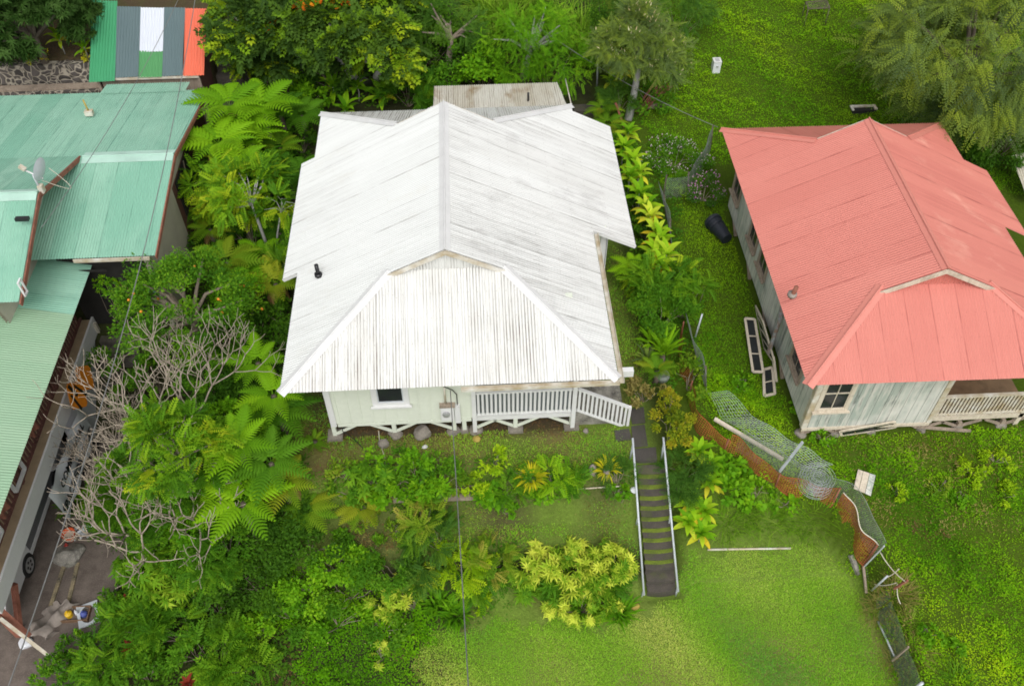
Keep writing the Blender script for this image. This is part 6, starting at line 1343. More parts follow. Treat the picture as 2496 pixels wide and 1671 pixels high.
plant('croton', 1535, 975, .65, (.62, .55, .5), 'round golden croton bush at the top of the garden stairs'); plant('croton', 1532, 918, .5, (.35, .35, .35), 'smaller golden croton behind the round one', tb=.75)
plant('feathery', 1568, 1075, .5, (.55, .5, .4), 'feathery blue green shrub right of the garden stairs'); plant('feathery', 1555, 1110, .35, (.4, .4, .3), 'lower feathery blue green shrub touching the right handrail')
for x, y, m, t, lab in [(1600, 1030, 'l_ti', .6, 'broad leaved ti plant right of the croton bush'), (1625, 1060, 'l_tiyellow', .4, 'broad leaved yellow tinged ti plant below the orange netting'), (1622, 1100, 'l_ti', .6, 'large pale ti plant right of the feathery shrub'), (1578, 1145, 'l_ti', .62, 'large pale ti plant beside the right handrail, middle of the slope'), (1612, 1165, 'l_ti', .55, 'ti plant right of the one beside the handrail'), (1605, 1215, 'l_tiyellow', .45, 'lowest ti plant of the slope with yellow tips above the white pipe'), (1575, 1190, 'l_ti', .45, 'green ti plant tucked beside the lower right handrail')]:
    ti(x, y, .5, .52, 18, lab, 'l_ti', tb=t * .7, old=.5, group='ti plants on the slope right of the stairs')
plant('greens', 1680, 1110, .25, (.55, .45, .3), 'broad green weeds below the middle of the orange netting'); plant('greens', 1730, 1130, .2, (.5, .4, .25), 'broad green weeds left of the netting corner'); plant('greens', 1660, 1070, .25, (.4, .4, .3), 'broad green weeds between the ti plants and the netting'); plant('greens', 1790, 1150, .15, (.4, .3, .2), 'low green weeds close to the netting corner', dens=.7)
for x, y, lab in [(1700, 1170, 'long bright grass clump above the white pipe'), (1755, 1185, 'long bright grass clump below the netting corner'), (1820, 1180, 'long bright grass clump under the lower netting'), (1660, 1195, 'long bright grass right of the lowest ti plant'), (1860, 1195, 'long bright grass clump beside the lower netting')]: clump(x, y, .55, 150, lab, 'l_grass', rad=.45, lift=.7, tb=.35)
clump(2040, 1370, .42, 300, 'heap of dry straw coloured grass on the torn wire fence', 'g_dry', rad=.4, lift=.5, tb=.6); clump(2075, 1500, .34, 200, 'dry grass heap behind the lower wire fence', 'g_dry', rad=.4, lift=.5); clump(2070, 1430, .3, 120, 'weedy grass tangle between the two dry heaps', 'l_grass', rad=.35, lift=.6); clump(1995, 1370, .4, 90, 'green grass tuft at the foot of the torn fence', 'l_grass', rad=.3, lift=.7)
# ------------------------------------------------------------------ left belt of tree ferns between the green house and the white cottage
for x, y, h, L_, n, m, lab, kw in [
    (525, 245, 2.5, 1.35, 14, 'l_fern', 'largest bright tree fern beside the teal roof, uppermost of its group', dict(dry=5, tb=.6)), (600, 245, 2.3, 1.3, 12, 'l_fern', 'bright tree fern right of the largest one behind the teal roof', dict(tb=.55)),
    (560, 285, 2.2, 1.25, 11, 'l_fern', 'bright tree fern with short fronds in the middle of the upper group', dict(tb=.65)), (500, 330, 2.5, 1.45, 13, 'l_fern', 'bright tree fern whose fronds overlap the edge of the teal roof', dict(dry=6, tb=.6)),
    (575, 320, 1.9, 1.1, 10, 'l_fern', 'bright tree fern just below the middle of the upper group', dict(tb=.55)), (545, 385, 2.3, 1.2, 11, 'l_fern', 'yellow green tree fern above the leafy sapling', dict(dry=4, tb=.75)),
    (640, 255, 1.4, 1.0, 10, 'l_ferndark', 'deep green tree fern left of the white roof corner', dict()), (690, 265, 1.2, 1.0, 9, 'l_ferndark', 'deep green fern against the rear left corner of the white roof', dict()),
    (640, 340, 1.0, .95, 10, 'l_ferndull', 'dull olive fern with brown tips left of the white roof', dict(dry=3)), (690, 395, 1.0, 1.0, 10, 'l_ferndark', 'deep green fern under the white eave near the left extension', dict()),
    (660, 415, .8, .9, 8, 'l_ferndark', 'lower deep green fern under the white eave', dict()), (440, 480, .9, .95, 11, 'l_ferndark', 'deep green fern against the cream plaster wall', dict()), (480, 525, .8, .9, 9, 'l_ferndull', 'dull fern between the cream wall and the slender sapling', dict(dry=4)),
    (600, 590, 1.0, .95, 11, 'l_fern', 'green fern below the slender sapling trunk', dict(tb=.4)), (520, 600, 1.2, 1.1, 11, 'l_ferndull', 'yellow olive tree fern above the orange tree', dict(dry=4, tb=.7)), (560, 640, 1.0, 1.0, 10, 'l_fern', 'green fern right of the orange tree top', dict(tb=.4)),
    (630, 650, 1.0, 1.0, 10, 'l_ferndull', 'browning fern close to the white eave in the middle of the belt', dict(dry=6, tb=.8)), (640, 535, .6, .8, 9, 'l_ferndark', 'deep green fern below the white left extension eave', dict()),
    (590, 830, 1.5, .85, 9, 'l_fern', 'bright fern hanging right of the bare tree, upper one', dict(tb=.45)), (625, 905, 1.4, .9, 10, 'l_fern', 'bright fern at the lower left corner of the white roof', dict(tb=.6)), (640, 945, .9, 1.0, 10, 'l_ferndark', 'deep green fern below the lower left roof corner', dict()),
    (545, 1020, 2.0, 1.1, 9, 'l_fern', 'tall bright tree fern with upright fronds right of the compound leaved tree', dict(tb=.55, lift=.6)), (620, 1060, 1.5, 1.05, 11, 'l_ferndark', 'wide deep green tree fern at the left end of the front lawn', dict(tb=.85)),
    (650, 1110, 1.1, .95, 9, 'l_ferndull', 'yellowing tree fern with olive fronds below the wide deep green one', dict(tb=.95, dry=3)), (555, 1150, 2.0, 1.15, 8, 'l_fern', 'lowest bright tree fern with long hanging fronds above the dark ground cover', dict(tb=.7, lift=.25)),
    (490, 1105, 1.5, .8, 7, 'l_fern', 'bright fern half hidden under the bare twigs', dict(tb=.5)), (700, 1165, .4, .8, 8, 'l_ferndull', 'low olive fern at the lower edge of the lawn strip', dict()), (830, 1160, .3, .7, 7, 'l_ferndull', 'small drooping pale fern below the garden bed', dict(tb=.9))]:
    tree_fern(x, y, h, L_, n + (4 if h < .7 else 0), lab, m, **kw)
plant('sapling', 570, 445, 2.6, (1.1, 1.0, .85), 'leafy sapling with yellow green crown leaning on the white roof', 'tree', base=(620, 590), trunk=.05, bark='bark_pale'); plant('sapling', 640, 470, 2.2, (.6, .5, .45), 'outer tuft of leaves resting on the white eave', 'tree', base=(632, 600), trunk=.03, bark='bark_pale')
plant('sapling', 490, 420, 2.0, (.8, .7, .6), 'yellow green leafy shrub beside the gable end of the teal roof', 'tree', trunk=.04); plant('compg', 600, 400, 1.2, (.8, .7, .6), 'dark compound leaved bush under the tree ferns')
for x, y, r_, lab in [(625, 300, .8, 'dark undergrowth between the upper tree ferns and the white roof'), (690, 330, .6, 'dark undergrowth under the rear left white eave'), (455, 555, .8, 'dark undergrowth at the foot of the cream wall'), (560, 540, .9, 'dark undergrowth around the slender sapling trunk'), (640, 720, .8, 'dark undergrowth beside the middle of the left white eave'), (600, 770, .8, 'dark undergrowth right of the orange tree'), (560, 830, .8, 'dark undergrowth above the bright hanging fern')]: plant('dark', x, y, .35, (r_, r_ * .8, .45), lab)
plant('citrus', 425, 700, 2.0, (1.95, 1.7, 1.3), 'round orange tree with small fruit beside the driveway stairs', 'tree', base=(440, 770), extras=[('fruit', 'fruit', '', 16, .04)], seed=77)
plant('citrus', 345, 630, 1.6, (.7, .6, .6), 'outer leafy branch of small leaves below the awning', 'shrub', dens=.8); plant('citrus', 243, 652, 2.0, (.32, .3, .26), 'small leafy twig hanging before the dark deck doorway', 'shrub', dens=.9, mat='l_bright'); plant('citrus', 545, 665, 1.6, (.75, .7, .6), 'brighter yellow green lobe right of the orange tree', 'shrub', mat='l_bright', dens=.8)
plant('citrus', 240, 830, 1.0, (.5, .5, .45), 'small leafy bush at the foot of the driveway stairs', dens=.7); plant('citrus', 520, 770, 1.0, (.8, .7, .7), 'dark bushy growth below the orange tree', mat='l_dark')
# ------------------------------------------------------------------ bare trees and the growth around them
bare_tree(400, 900, 2.6, 3.1, 'large bare tree with tan forked branches above the driveway', 11, base=(400, 1060), tilt=(.1, .1)); bare_tree(295, 1000, 2.1, 2.1, 'bare tree leaning over the black rubbish bags', 12, base=(330, 1150), tilt=(-.25, .0)); bare_tree(330, 1250, 1.7, 2.5, 'lower bare tree spreading over the drain and the sink', 15, base=(370, 1220), tilt=(-.15, -.35), depth=5); bare_tree(490, 1160, 1.7, 1.9, 'bare tree right of the compound leaved tree', 18, base=(440, 1200), tilt=(.3, -.1), depth=5)
plant('sapling', 405, 1030, 2.9, (1.0, .9, .8), 'bright compound leaved tree with golden tips among the bare branches', 'tree', base=(420, 1150), dens=1.2, trunk=.05); plant('oliver', 330, 1080, 1.5, (.8, .7, .6), 'hazy green compound leaved bush under the bare branches', mat='l_mid'); plant('silk', 270, 1130, 1.2, (.8, .7, .6), 'soft grey green foliage under the left bare branches', mat='l_mid'); plant('compg', 470, 1030, 1.8, (.8, .7, .6), 'ferny green bush right of the bright compound leaved tree')
clump(128, 1118, .75, 60, 'striped spiky plant in front of the black rubbish bags', 'l_varieg', 'strap', .12, 'spiky_plant', 'spiky plant', tb=.45); clump(178, 1160, .7, 70, 'green strap leaved plant right of the striped spiky one', 'l_mid', 'strap', .25, 'spiky_plant', 'spiky plant', tb=.5); clump(215, 1150, .6, 60, 'yellow tinged strap leaved plant above the bottle heap', 'l_olive', 'strap', .25, 'spiky_plant', 'spiky plant')
for x, y, h, r_, st, lab in [(520, 930, .8, .9, 'dark', 'dark leafy mass between the bare tree and the bright fern'), (480, 960, .9, .7, 'greens', 'bright leafy mass behind the compound leaved tree'), (530, 1100, .8, .8, 'greens', 'bright leafy shrub below the upright tree fern'), (560, 900, .6, .7, 'dark', 'dark leaves behind the upper bright fern'), (440, 1180, .8, .9, 'greens', 'green leafy mass below the bright compound leaved tree'), (360, 1160, .7, .8, 'broad', 'green leafy mass under the middle of the bare branches'), (270, 1200, .6, .7, 'broad', 'green leafy mass above the bottle heap'),
    (560, 1220, .6, 1.0, 'dark', 'dark glossy mass below the lowest tree fern'), (640, 1200, .5, .9, 'dark', 'dark glossy mass right of the lowest tree fern'), (470, 1270, .8, .8, 'compg', 'compound leaved shrub left of the dark glossy mass'), (340, 1310, .7, .75, 'whorlg', 'whorled bright shrub under the lower bare tree'), (420, 1260, .7, .8, 'broad', 'green shrub right of the whorled bright one'), (400, 1330, .8, .7, 'whorlg', 'whorled shrub with yellow tips below the lower bare tree'),
    (520, 1310, .6, .9, 'dark', 'dark leafy mass below the compound leaved shrub'), (600, 1340, .5, .9, 'dark', 'dark leafy mass in the middle of the lower left slope'), (490, 1380, .6, .8, 'dark', 'dark leafy mass right of the red cordyline'), (330, 1440, .7, .8, 'compg', 'compound leaved shrub right of the steel sink'), (400, 1440, .6, .7, 'compg', 'compound leaved shrub below the red cordyline'), (280, 1420, .5, .5, 'compg', 'small compound leaved shrub closest to the steel sink'),
    (440, 1490, .4, .7, 'broad', 'low green shrub near the bottom edge, left of the ferny sprays'), (170, 1480, .4, .45, 'citrus', 'leafy bush over the lower end of the canvas sheet'), (240, 1510, .4, .6, 'compg', 'grey green shrub near the bottom left with yellow flowers'), (130, 1540, .4, .6, 'citrus', 'small leaved bush at the bottom left corner'), (330, 1540, .4, .6, 'broad', 'green shrub at the bottom edge left of the red leaves'), (590, 1440, .4, .5, 'greens', 'bright broad leaved plant near the bottom left'), (540, 1440, .4, .5, 'whorlg', 'whorled plant beside the bright broad leaved one')]:
    plant(st, x, y, h, (r_, r_ * .9, r_ * .7), lab, **(dict(L_=.10, dens=1.7) if st in ('dark', 'greens', 'broad') else {}), **(dict(mat='l_varieg', tb=.4) if 'yellow tips' in lab else {}))
plant('varsap', 455, 1320, .9, (.5, .45, .4), 'yellow variegated sapling tips among the dark leaves below the bare tree')
for x, y, lab in [(290, 1380, 'dark red cordyline right of the steel sink'), (300, 1480, 'dark red leaves in the lower left shrubs'), (370, 1350, 'dark red cordyline under the whorled shrub'), (430, 1560, 'dark red leaves at the bottom edge')]: ti(x, y, .5, .35, 14, lab, 'l_red', tb=.4, old=.4, name='cordyline', cat='red plant')
plant('compg', 490, 1490, .5, (.6, .5, .4), 'long ferny spray in the lower left shrubs', L_=.5, tb=.7); plant('compg', 550, 1515, .35, (.6, .4, .3), 'low ferny spray above the lower left lawn patch', L_=.5, tb=.6); tree_fern(720, 1010, .1, .4, 9, 'small brown edged fern at the left end of the front lawn', 'l_ferndull', cat='fern')
# ------------------------------------------------------------------ garden bed and terrace in front of the white cottage
for x, y, h, r_, st, lab, kw in [(955, 1085, .5, (.85, .55, .55), 'broad', 'large green shrub in the bed before the cottage window', dict(mat='l_bright', tb=.45)), (1005, 1095, .45, (.6, .5, .5), 'broad', 'darker green shrub right of the large one near the overhead cable', {}), (850, 1095, .3, (.6, .45, .35), 'whorlg', 'low whorled shrub at the left end of the garden bed', {}), (790, 1085, .2, (.5, .35, .25), 'olive', 'low olive shrub on the lawn edge at the left end of the bed', {}), (905, 1125, .25, (.6, .4, .3), 'greens', 'green shrub below the left part of the bed', {}), (1130, 1055, .45, (.3, .28, .4), 'lime', 'lime green upright shrub in the middle of the bed', {}), (1095, 1110, .3, (.4, .3, .3), 'lime', 'lime green low shrub left of the yellow staghorn', {}), (1120, 1130, .3, (.4, .3, .3), 'greens', 'round leaved shrub just below the lime green low one', {}),
    (1265, 1090, .3, (.45, .35, .3), 'compg', 'green ferny shrub right of the yellow staghorn', dict(mat='l_bright')), (1165, 1120, .3, (.35, .3, .3), 'compg', 'green ferny shrub left of the yellow staghorn', {}), (1305, 1080, .15, (.3, .25, .2), 'olive', 'small brownish weed between the staghorns', {}), (1415, 1090, .35, (.35, .3, .35), 'feathery', 'feathery blue green shrub left of the handrail top', {}), (1410, 1130, .2, (.3, .25, .2), 'greens', 'low green plant beside the left handrail', {}), (1060, 1105, .2, (.4, .35, .2), 'olive', 'dry twiggy weed patch left of the overhead cable', {}),
    (975, 1200, .8, (.5, .45, .6), 'oliver', 'tall olive shrub with orange brown tips on the terrace', {}), (1000, 1235, .5, (.6, .5, .5), 'oliver', 'blue green compound leaved shrub below the olive one', dict(mat='l_blue', tb=.6)), (905, 1215, .2, (.4, .3, .2), 'olive', 'low weedy patch left of the tall olive shrub', {}), (1060, 1290, .6, (.5, .45, .45), 'comp', 'bright compound leaved shrub on the overhead cable line', {}), (1120, 1275, .5, (.55, .45, .45), 'oliver', 'olive tipped compound leaved shrub left of the variegated one', {}), (1100, 1330, .4, (.55, .4, .4), 'compg', 'dark compound leaved shrub below the olive tipped one', {}), (985, 1300, .5, (.6, .5, .5), 'compg', 'dark blue green compound leaved shrub left of the bright one', dict(mat='l_blue', tb=.5)), (1085, 1375, .2, (.45, .35, .25), 'lime', 'lime green low plant at the lawn edge on the cable line', {})]:
    if st == 'comp': st = 'sapling'; kw = dict(mat='l_lime', tb=.35)
    plant(st, x, y, h, r_, lab, **kw)
def staghorn(px, py, Ln, n, label):
    seedc[0] += 1; rg = np.random.default_rng(seedc[0]); c = hit(px, py, .35); b = on(c[0], c[1], -.05); root = thing('staghorn_plant', b, label, 'plant'); a = np.arange(n) * 2.4; el = rg.uniform(-.2, .9, n)
    g = Geo(); D = np.c_[np.cos(a), np.sin(a), el]; N = np.c_[-np.cos(a) * el, -np.sin(a) * el, np.ones(n)]; scatter(g, TM['strap'], np.repeat(c[None], n, 0) + D * .12, D, N, Ln * rg.uniform(.7, 1.2, n), np.clip(.55 + rg.normal(0, .25, n), 0, 1)); g.build('leaves', 'l_gold', root)
    g = Geo(); tube(g, [b, c], [.07, .09], 8); g.build('stem', 'rock', root)
staghorn(1216, 1096, .42, 60, 'golden strap leaved plant in a ring around a grey core in the bed'); staghorn(1388, 1076, .32, 40, 'smaller golden strap leaved plant beside the lichen stone')
plant('varieg', 1290, 1300, .7, (1.25, .75, .6), 'large yellow variegated shrub above the lawn, left and upper part', L_=.23); plant('compg', 1330, 1335, .45, (1.0, .6, .4), 'green compound leaves filling the inside of the variegated shrub'); plant('whorlg', 1260, 1345, .4, (.8, .5, .4), 'plain green whorled leaves under the left half of the variegated shrub'); plant('varieg', 1385, 1290, .7, (.75, .6, .6), 'upright yellow variegated shrub beside the left handrail'); plant('varieg', 1330, 1385, .4, (1.0, .5, .45), 'lowest yellow variegated shrub hanging over the lawn edge')
plant('varsap', 940, 1370, .6, (.6, .5, .45), 'pale variegated shrub with whorled leaves among the ground cover'); plant('varsap', 870, 1385, .4, (.35, .3, .3), 'small pale variegated sprig left of the whorled one'); plant('varsap', 975, 1320, .5, (.35, .3, .3), 'yellow variegated sprig above the whorled pale shrub'); plant('varsap', 870, 1500, .12, (.2, .3, .12), 'pale variegated trailing shoot on the bright ground cover')
for x, y, lab in [(1385, 1395, 'dark strap leaved clump at the right foot of the variegated shrub'), (1340, 1400, 'dark strap leaved clump below the middle of the variegated shrub'), (1420, 1405, 'bright strap leaved clump beside the tan stone'), (1010, 1395, 'dark strap leaved clump at the lawn edge left of the cable'), (1045, 1410, 'strap leaved clump at the lawn edge under the cable'), (990, 1370, 'strap leaved clump behind the lawn edge')]: clump(x, y, .6, 70, lab, 'l_bright', 'strap', .25, 'strap_plant', 'strap plant', tb=.25)
for x, y, h, r_, st, lab in [(700, 1240, .5, .9, 'dark', 'dark green leafy mass under the lowest fern, right part'), (760, 1280, .45, .9, 'greens', 'bright green mass left of the brown bare patch'), (840, 1280, .4, .8, 'broad', 'leafy green mass below the brown bare patch'), (700, 1330, .4, .9, 'greens', 'bright green mass in the middle of the lower slope'), (800, 1350, .4, .9, 'broad', 'leafy mass above the bright ground cover'), (900, 1300, .5, .7, 'broad', 'tall leafy mass left of the compound leaved shrubs'), (660, 1400, .35, .8, 'broad', 'leafy mass left of the bright ground cover'), (770, 1420, .3, .8, 'greens', 'bright mass at the upper edge of the ground cover'), (880, 1430, .25, .6, 'broad', 'leafy mass below the pale variegated sprig'), (600, 1270, .45, .8, 'dark', 'dark mass between the lowest fern and the whorled shrub')]:
    plant(st, x, y, h, (r_, r_ * .8, r_ * .5), lab, L_=.09, dens=2.2, mat={'dark': 'l_dark', 'broad': 'l_mid', 'greens': 'l_bright'}[st])
# ------------------------------------------------------------------ bushes in the right hand yard
for x, y, r_, st, lab in [(2220, 1075, .6, 'lime', 'yellow green bush in the weeds below the salmon porch'), (2050, 1125, .3, 'lime', 'small yellow bush right of the peeling panel'), (2280, 1050, .5, 'lime', 'yellow green bush near the right edge below the porch'), (2150, 1110, .4, 'olive', 'olive weed bush in the middle of the right yard'), (2300, 1130, .5, 'lime', 'yellow green bush close to the right edge'), (2200, 1140, .4, 'greens', 'bright weed bush below the yellow green one'), (1880, 1000, .35, 'greens', 'green weed tuft by the corner of the salmon cottage'), (1700, 880, .4, 'greens', 'green weed tuft right of the wire mesh top'), (1830, 930, .35, 'greens', 'green weed tuft beside the white downspout'), (2190, 1480, .35, 'greens', 'bright weed tuft low in the right yard'), (2130, 1450, .35, 'greens', 'bright weed tuft beside the dry grass heap')]: plant(st, x, y, .10, (r_ * .8, r_ * .7, .22), lab, dens=2.0, L_=.09)
clump(2190, 1560, .5, 90, 'dark arching grass tuft at the bottom right', 'l_mid', rad=.3, lift=.7)

# ------------------------------------------------------------------ grass, ground cover and litter nobody could count
def inpoly(X, Y, pts):
    ins = np.zeros(len(X), bool); n = len(pts)
    for i in range(n):
        (x0, y0), (x1, y1) = pts[i], pts[(i + 1) % n]; c = ((y0 > Y) != (y1 > Y)) & (X < (x1 - x0) * (Y - y0) / (y1 - y0 + 1e-12) + x0); ins ^= c
    return ins
def cover(name, regions, dens, Ln, tm, mat, label, seed, lift=.6, holes=(), tb=.45, patch=None, tall=0.0, pv=.2):
    rg = np.random.default_rng(seed); g = Geo()
    for pts in regions:
        W = [gp(*p) for p in pts]; A = np.array(W); x0, y0 = A.min(0); x1, y1 = A.max(0); n = int((x1 - x0) * (y1 - y0) * dens); X = rg.uniform(x0, x1, n); Y = rg.uniform(y0, y1, n); k = inpoly(X + .16 * np.sin(Y * 4.3 + seed) + .10 * np.sin(Y * 11 + X * 7) + rg.normal(0, .09, n), Y + .16 * np.sin(X * 3.9 + seed) + .10 * np.sin(X * 12 - Y * 5) + rg.normal(0, .09, n), W)
        for h_ in holes: k &= ~inpoly(X, Y, h_)
        f1 = np.sin(X * 1.3 + Y * 1.9 + seed) * np.sin(Y * 1.1 - X * .7) + .6 * np.sin(X * 3.7 - Y * 2.9) * np.sin(X * 2.2 + Y * 4.1 + 1); f2 = np.sin(X * .8 - 2) * np.sin(Y * .9 + X * .35 + seed) + .5 * np.sin(X * 2.0 + Y * 1.4 + 3)
        if patch is not None: k &= rg.random(n) < np.clip(patch + .5 * f1, .06, 1)
        X, Y, f1, f2 = X[k], Y[k], f1[k], f2[k]; n = len(X); a = rg.uniform(0, 6.28, n); D = np.c_[np.cos(a), np.sin(a), lift * rg.uniform(.2, 1.6, n)]; N = np.c_[-np.cos(a) * .6, -np.sin(a) * .6, np.ones(n)] + rg.normal(0, .25, (n, 3))
        f3 = np.sin(X * 5.1 + Y * 2.3 + seed) * np.sin(Y * 4.7 - X * 1.9) + .5 * np.sin(X * 8.3 - Y * 6.1) * np.sin(Y * 9.2 + X * 3.3); lump = np.clip(f3 * .8 + .4, 0, 1.4) if tall > .05 else np.ones(n)
        t = np.clip(tb + pv * f2 + (.12 * (lump - .6) if tall > .05 else 0) + rg.normal(0, .13, n), 0, 1); scatter(g, TM[tm], np.c_[X, Y, H(X, Y) + tall * lump * (.35 + .65 * rg.random(n)) * (1 + .5 * f1)], D, N, Ln * rg.uniform(.6, 1.3, n) * (1 + .2 * f1), t)
    return tag(g.build(name, mat), label, kind='stuff')
HOUSES = [[(-3.3, -3.45), (3.2, -3.45), (3.2, 6.4), (-3.3, 6.4)], [(9.1, -4.1), (15.1, -4.1), (15.1, 5.2), (9.1, 5.2)], [(4.7, -7.4), (5.75, -7.4), (5.55, -3.3), (4.6, -3.3)], [(3.1, -3.45), (4.65, -3.45), (4.65, -2), (3.1, -2)]]
LAWN = [(1000, 1440), (1250, 1420), (1400, 1440), (1480, 1395), (1560, 1350), (1560, 1255), (1800, 1245), (1930, 1230), (1985, 1330), (2060, 1568), (2070, 1640), (940, 1640), (960, 1500)]
cover('lawn_grass', [LAWN], 3600, .052, 'narrow', 'g_lawn', 'short mown lawn grass with drier patches at the bottom', 1, 1.2, HOUSES, tb=.45, pv=.36)
cover('lawn_grass', [[(640, 1010), (720, 905), (1470, 985), (1450, 1075), (1290, 1060), (1100, 1050), (900, 1045), (700, 1060)], [(1040, 1160), (1440, 1140), (1460, 1330), (1420, 1250), (1180, 1230), (1040, 1240)], [(1390, 560), (1470, 640), (1480, 900), (1440, 930), (1400, 860)]], 1300, .06, 'narrow', 'g_lawn', 'thin lawn grass around the white cottage and on its terrace', 2, 1.4, HOUSES, tb=.4, patch=.55)
cover('lawn_grass', [[(640, 1010), (720, 905), (1440, 985), (1430, 1075), (900, 1045), (700, 1060)], [(760, 1190), (1440, 1140), (1460, 1300), (1180, 1230), (1000, 1260), (780, 1250)], [(1390, 560), (1470, 640), (1480, 900), (1440, 930), (1400, 860)], [(690, 960), (1320, 960), (1320, 1020), (690, 1030)], [(540, 1520), (700, 1520), (700, 1640), (480, 1640)]], 700, .065, 'narrow', 'g_dry', 'dry brown grass patches around the white cottage', 3, .7, HOUSES, patch=.5)
FIELD = [(1500, -120), (2500, -120), (2400, 480), (2290, 430), (2180, 430), (1640, 380), (1625, 345), (1560, 470), (1470, 300), (1480, 200)]
cover('field_weeds', [FIELD], 800, .062, 'leaf', 'g_field', 'low green weeds covering the field behind the salmon cottage', 4, .55, HOUSES, tb=.42, tall=.13)
cover('field_weeds', [[(1560, 470), (1660, 440), (1830, 1000), (1640, 900), (1545, 640)]], 1100, .06, 'narrow', 'g_field', 'short grass in the strip beside the salmon cottage', 5, 1.2, HOUSES, tb=.5)
cover('yard_weeds', [[(1600, 760), (1720, 880), (1900, 960), (2400, 960), (2400, 1640), (2075, 1620), (1990, 1300), (1900, 1165), (1660, 1040), (1580, 945)]], 1300, .056, 'leaf', 'g_yard', 'thick bright weeds covering the right hand yard', 6, .5, HOUSES, tb=.42, tall=.16, patch=.80, pv=.28)
cover('leaf_litter', [[(560, 1390), (700, 1400), (720, 1640), (520, 1640)], [(900, 1440), (1000, 1440), (960, 1560), (920, 1560)], [(640, 1060), (760, 1070), (770, 1190), (650, 1180)]], 260, .08, 'narrow', 'g_litter', 'brown leaf litter between the lower shrubs and the lawn', 18, .3, tb=.45)
cover('dry_weeds', [[(1900, 970), (2400, 970), (2400, 1200), (2120, 1230), (1960, 1160)], [(2000, 1330), (2060, 1330), (2120, 1560), (2060, 1560)]], 420, .08, 'narrow', 'g_dry', 'dry brownish weed stalks in the upper part of the right hand yard', 16, .9, HOUSES, patch=.42, tall=.12)
cover('bare_soil_litter', [[(2040, 1190), (2110, 1195), (2180, 1220), (2170, 1235), (2080, 1212)], [(2200, 1245), (2240, 1255), (2238, 1265), (2205, 1258)]], 900, .07, 'narrow', 'g_litter', 'brown bare soil strips between the weeds of the right hand yard', 17, .3, tall=.12)
cover('slope_weeds', [[(1530, 1020), (1620, 1020), (1905, 1165), (1940, 1240), (1560, 1255), (1540, 1150)]], 420, .13, 'blade', 'l_grass', 'long tufted grass on the slope above the lawn', 7, .9, HOUSES, tb=.3)
cover('ground_cover', [[(640, 1290), (900, 1340), (1000, 1440), (950, 1520), (930, 1640), (700, 1640), (690, 1500), (600, 1380)]], 1300, .07, 'leaf', 'l_wedelia', 'bright green trailing ground cover on the lower slope', 8, .5, HOUSES, tb=.55, tall=.22)
cover('ground_cover_flowers', [[(700, 1290), (900, 1340), (950, 1440), (930, 1640), (700, 1640)]], 7, .05, 'round', 'flower_yellow', 'tiny yellow flowers dotted over the ground cover', 9, 1.0, tall=.3)
cover('undergrowth', [[(200, 1130), (660, 1000), (760, 1200), (640, 1290), (600, 1380), (690, 1500), (700, 1640), (100, 1640), (240, 1440), (280, 1300)]], 330, .11, 'leaf', 'l_dark', 'tangled green undergrowth on the lower left slope', 10, .5, tb=.5, tall=.4, patch=.85)
cover('undergrowth', [[(400, 480), (470, 200), (720, 235), (690, 400), (645, 640), (650, 900), (690, 950), (640, 1040), (440, 950), (330, 620)]], 260, .13, 'leaf', 'l_mid', 'dark undergrowth beneath the tree ferns', 11, .5, tb=.4, tall=.2)
cover('undergrowth', [[(500, 60), (540, -130), (1360, -130), (1400, 100), (1330, 180), (1000, 195), (985, 245), (720, 240), (520, 200)]], 200, .14, 'leaf', 'l_mid', 'dark green undergrowth on the bank behind the cottage', 12, .5, tb=.3, tall=.3, patch=.8)
cover('undergrowth', [[(1400, 280), (1440, 250), (1560, 470), (1545, 640), (1580, 760), (1545, 900), (1470, 880), (1470, 640), (1440, 520)]], 420, .09, 'leaf', 'l_mid', 'green undergrowth along the fence beside the white cottage', 13, .5, HOUSES, tb=.35, tall=.12, patch=.8)
cover('undergrowth', [[(740, 1060), (1100, 1050), (1440, 1060), (1440, 1130), (1040, 1160), (760, 1180)], [(640, 1050), (760, 1080), (760, 1190), (680, 1190)], [(960, 1240), (1180, 1235), (1190, 1400), (1000, 1440), (930, 1360)]], 650, .07, 'leaf', 'l_mid', 'weedy green undergrowth in the garden bed and below it', 14, .5, HOUSES, tb=.4, tall=.1, patch=.7)
cover('leaf_litter', [[(40, 40), (210, 20), (205, 140), (0, 145)], [(480, -10), (560, -10), (530, 60), (500, 180), (470, 60)], [(940, 130), (1330, 100), (1330, 190), (990, 190)], [(700, 940), (1310, 940), (1310, 1000), (700, 1010)], [(780, 1190), (960, 1180), (950, 1250), (800, 1255)], [(1230, 60), (1350, 50), (1340, 120), (1260, 120)], [(1020, 1100), (1110, 1095), (1110, 1130), (1020, 1130)]], 190, .10, 'narrow', 'g_litter', 'dry brown leaf litter on bare soil', 15, .25, tb=.4)

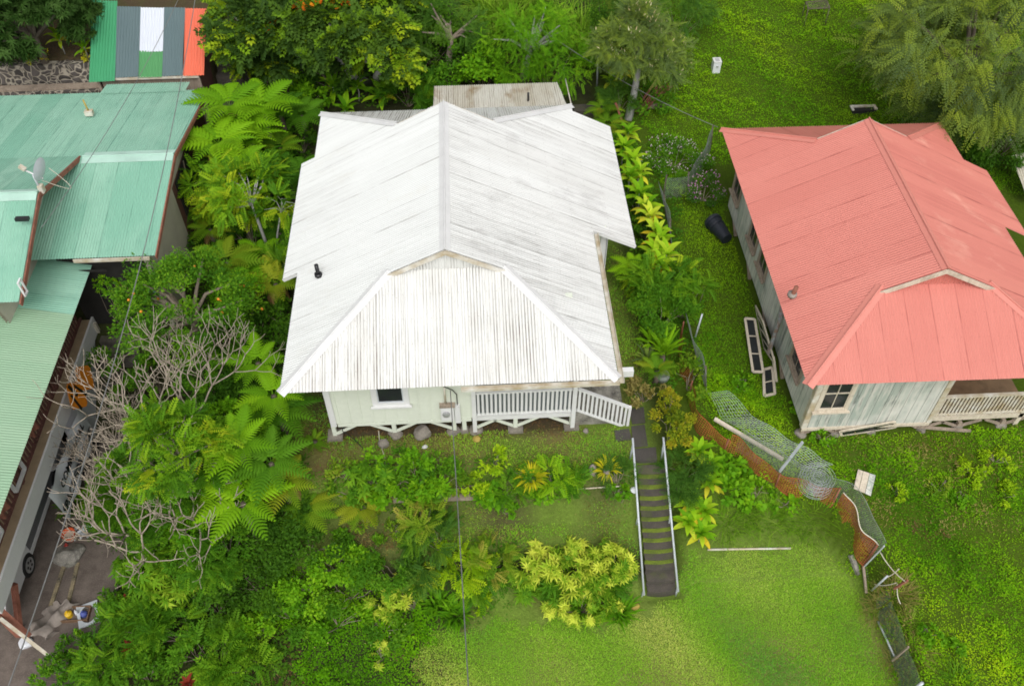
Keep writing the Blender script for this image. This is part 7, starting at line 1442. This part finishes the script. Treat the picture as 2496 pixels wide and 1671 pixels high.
for x, y, h, r_, st, lab in [(470, 380, 1.2, .7, 'compg', 'compound leaved bush against the gable end under the tree ferns'), (620, 380, .9, .7, 'broad', 'leafy bush between the yellow green fern and the white roof'), (560, 490, 1.4, .7, 'sapling', 'yellow green leafy tuft below the sapling crown'), (500, 480, 1.1, .6, 'sapling', 'small yellow green sapling beside the cream wall ferns'), (655, 570, .8, .5, 'compg', 'compound leaved bush under the white left extension'), (640, 620, .9, .5, 'oliver', 'golden brown leaved bush close to the white eave'),
    (350, 860, 1.0, .8, 'citrus', 'small leaved green bush behind the large bare tree'), (470, 850, 1.0, .8, 'citrus', 'small leaved dark bush right of the large bare tree trunk'), (300, 900, .8, .6, 'citrus', 'small leaved bush among the left bare branches'), (380, 970, .9, .7, 'compg', 'compound leaved bush at the base of the large bare tree'), (300, 1120, .9, .7, 'compg', 'compound leaved bush beside the strap leaved plants'), (250, 1190, .5, .5, 'oliver', 'olive bush above the concrete lump'), (450, 1110, 1.2, .7, 'compg', 'ferny leaved bush under the bright compound leaved tree'), (380, 1220, .8, .7, 'compg', 'ferny leaved bush at the foot of the lower bare tree'), (520, 1240, .7, .7, 'broad', 'leafy bush below the long hanging fronds'), (600, 990, .7, .7, 'broad', 'leafy bush behind the wide deep green fern'), (580, 960, .9, .6, 'greens', 'round leaved bush below the bright fern at the roof corner'), (640, 860, .5, .5, 'broad', 'leafy bush under the front left roof corner')]:
    plant(st, x, y, h, (r_, r_ * .9, r_ * .75), lab, **(dict(L_=.10, dens=1.6) if st in ('greens', 'broad') else {}))
for x, y, r_, lab in [(1420, 330, .5, 'leafy growth between the white roof edge and the back of the ti row'), (1455, 420, .5, 'leafy growth under the middle of the ti row'), (1475, 520, .5, 'leafy growth beside the roof point'), (1545, 620, .6, 'leafy growth between the ti row and the wire fence'), (1560, 700, .5, 'leafy growth leaning on the wire fence below the sapling'), (1500, 760, .4, 'leafy growth beside the upright sword fern')]: plant('broad', x, y, .45, (r_, r_, .4), lab, L_=.09, dens=1.8)

for x, y, r_, st, lab in [(800, 1120, .5, 'broad', 'green shrub at the lower left of the garden bed'), (860, 1065, .45, 'greens', 'round leaved shrub at the upper left of the garden bed'), (915, 1060, .5, 'broad', 'bright shrub in the upper middle of the garden bed'), (1015, 1060, .45, 'broad', 'leafy shrub behind the overhead cable in the bed'), (960, 1125, .45, 'greens', 'round leaved shrub on the timber edging'), (1190, 1085, .35, 'broad', 'leafy shrub just left of the golden ring plant'), (1245, 1130, .35, 'greens', 'leafy shrub below the golden ring plant'), (1300, 1100, .3, 'compg', 'ferny low shrub right of the green ferny one'), (830, 1180, .4, 'olive', 'olive weeds between the bed and the brown bare patch'), (1160, 1160, .3, 'greens', 'low weeds on the terrace lawn below the golden plant')]: plant(st, x, y, .3, (r_, r_ * .8, .32), lab, **(dict(L_=.10, dens=1.5) if st != 'compg' else {}))
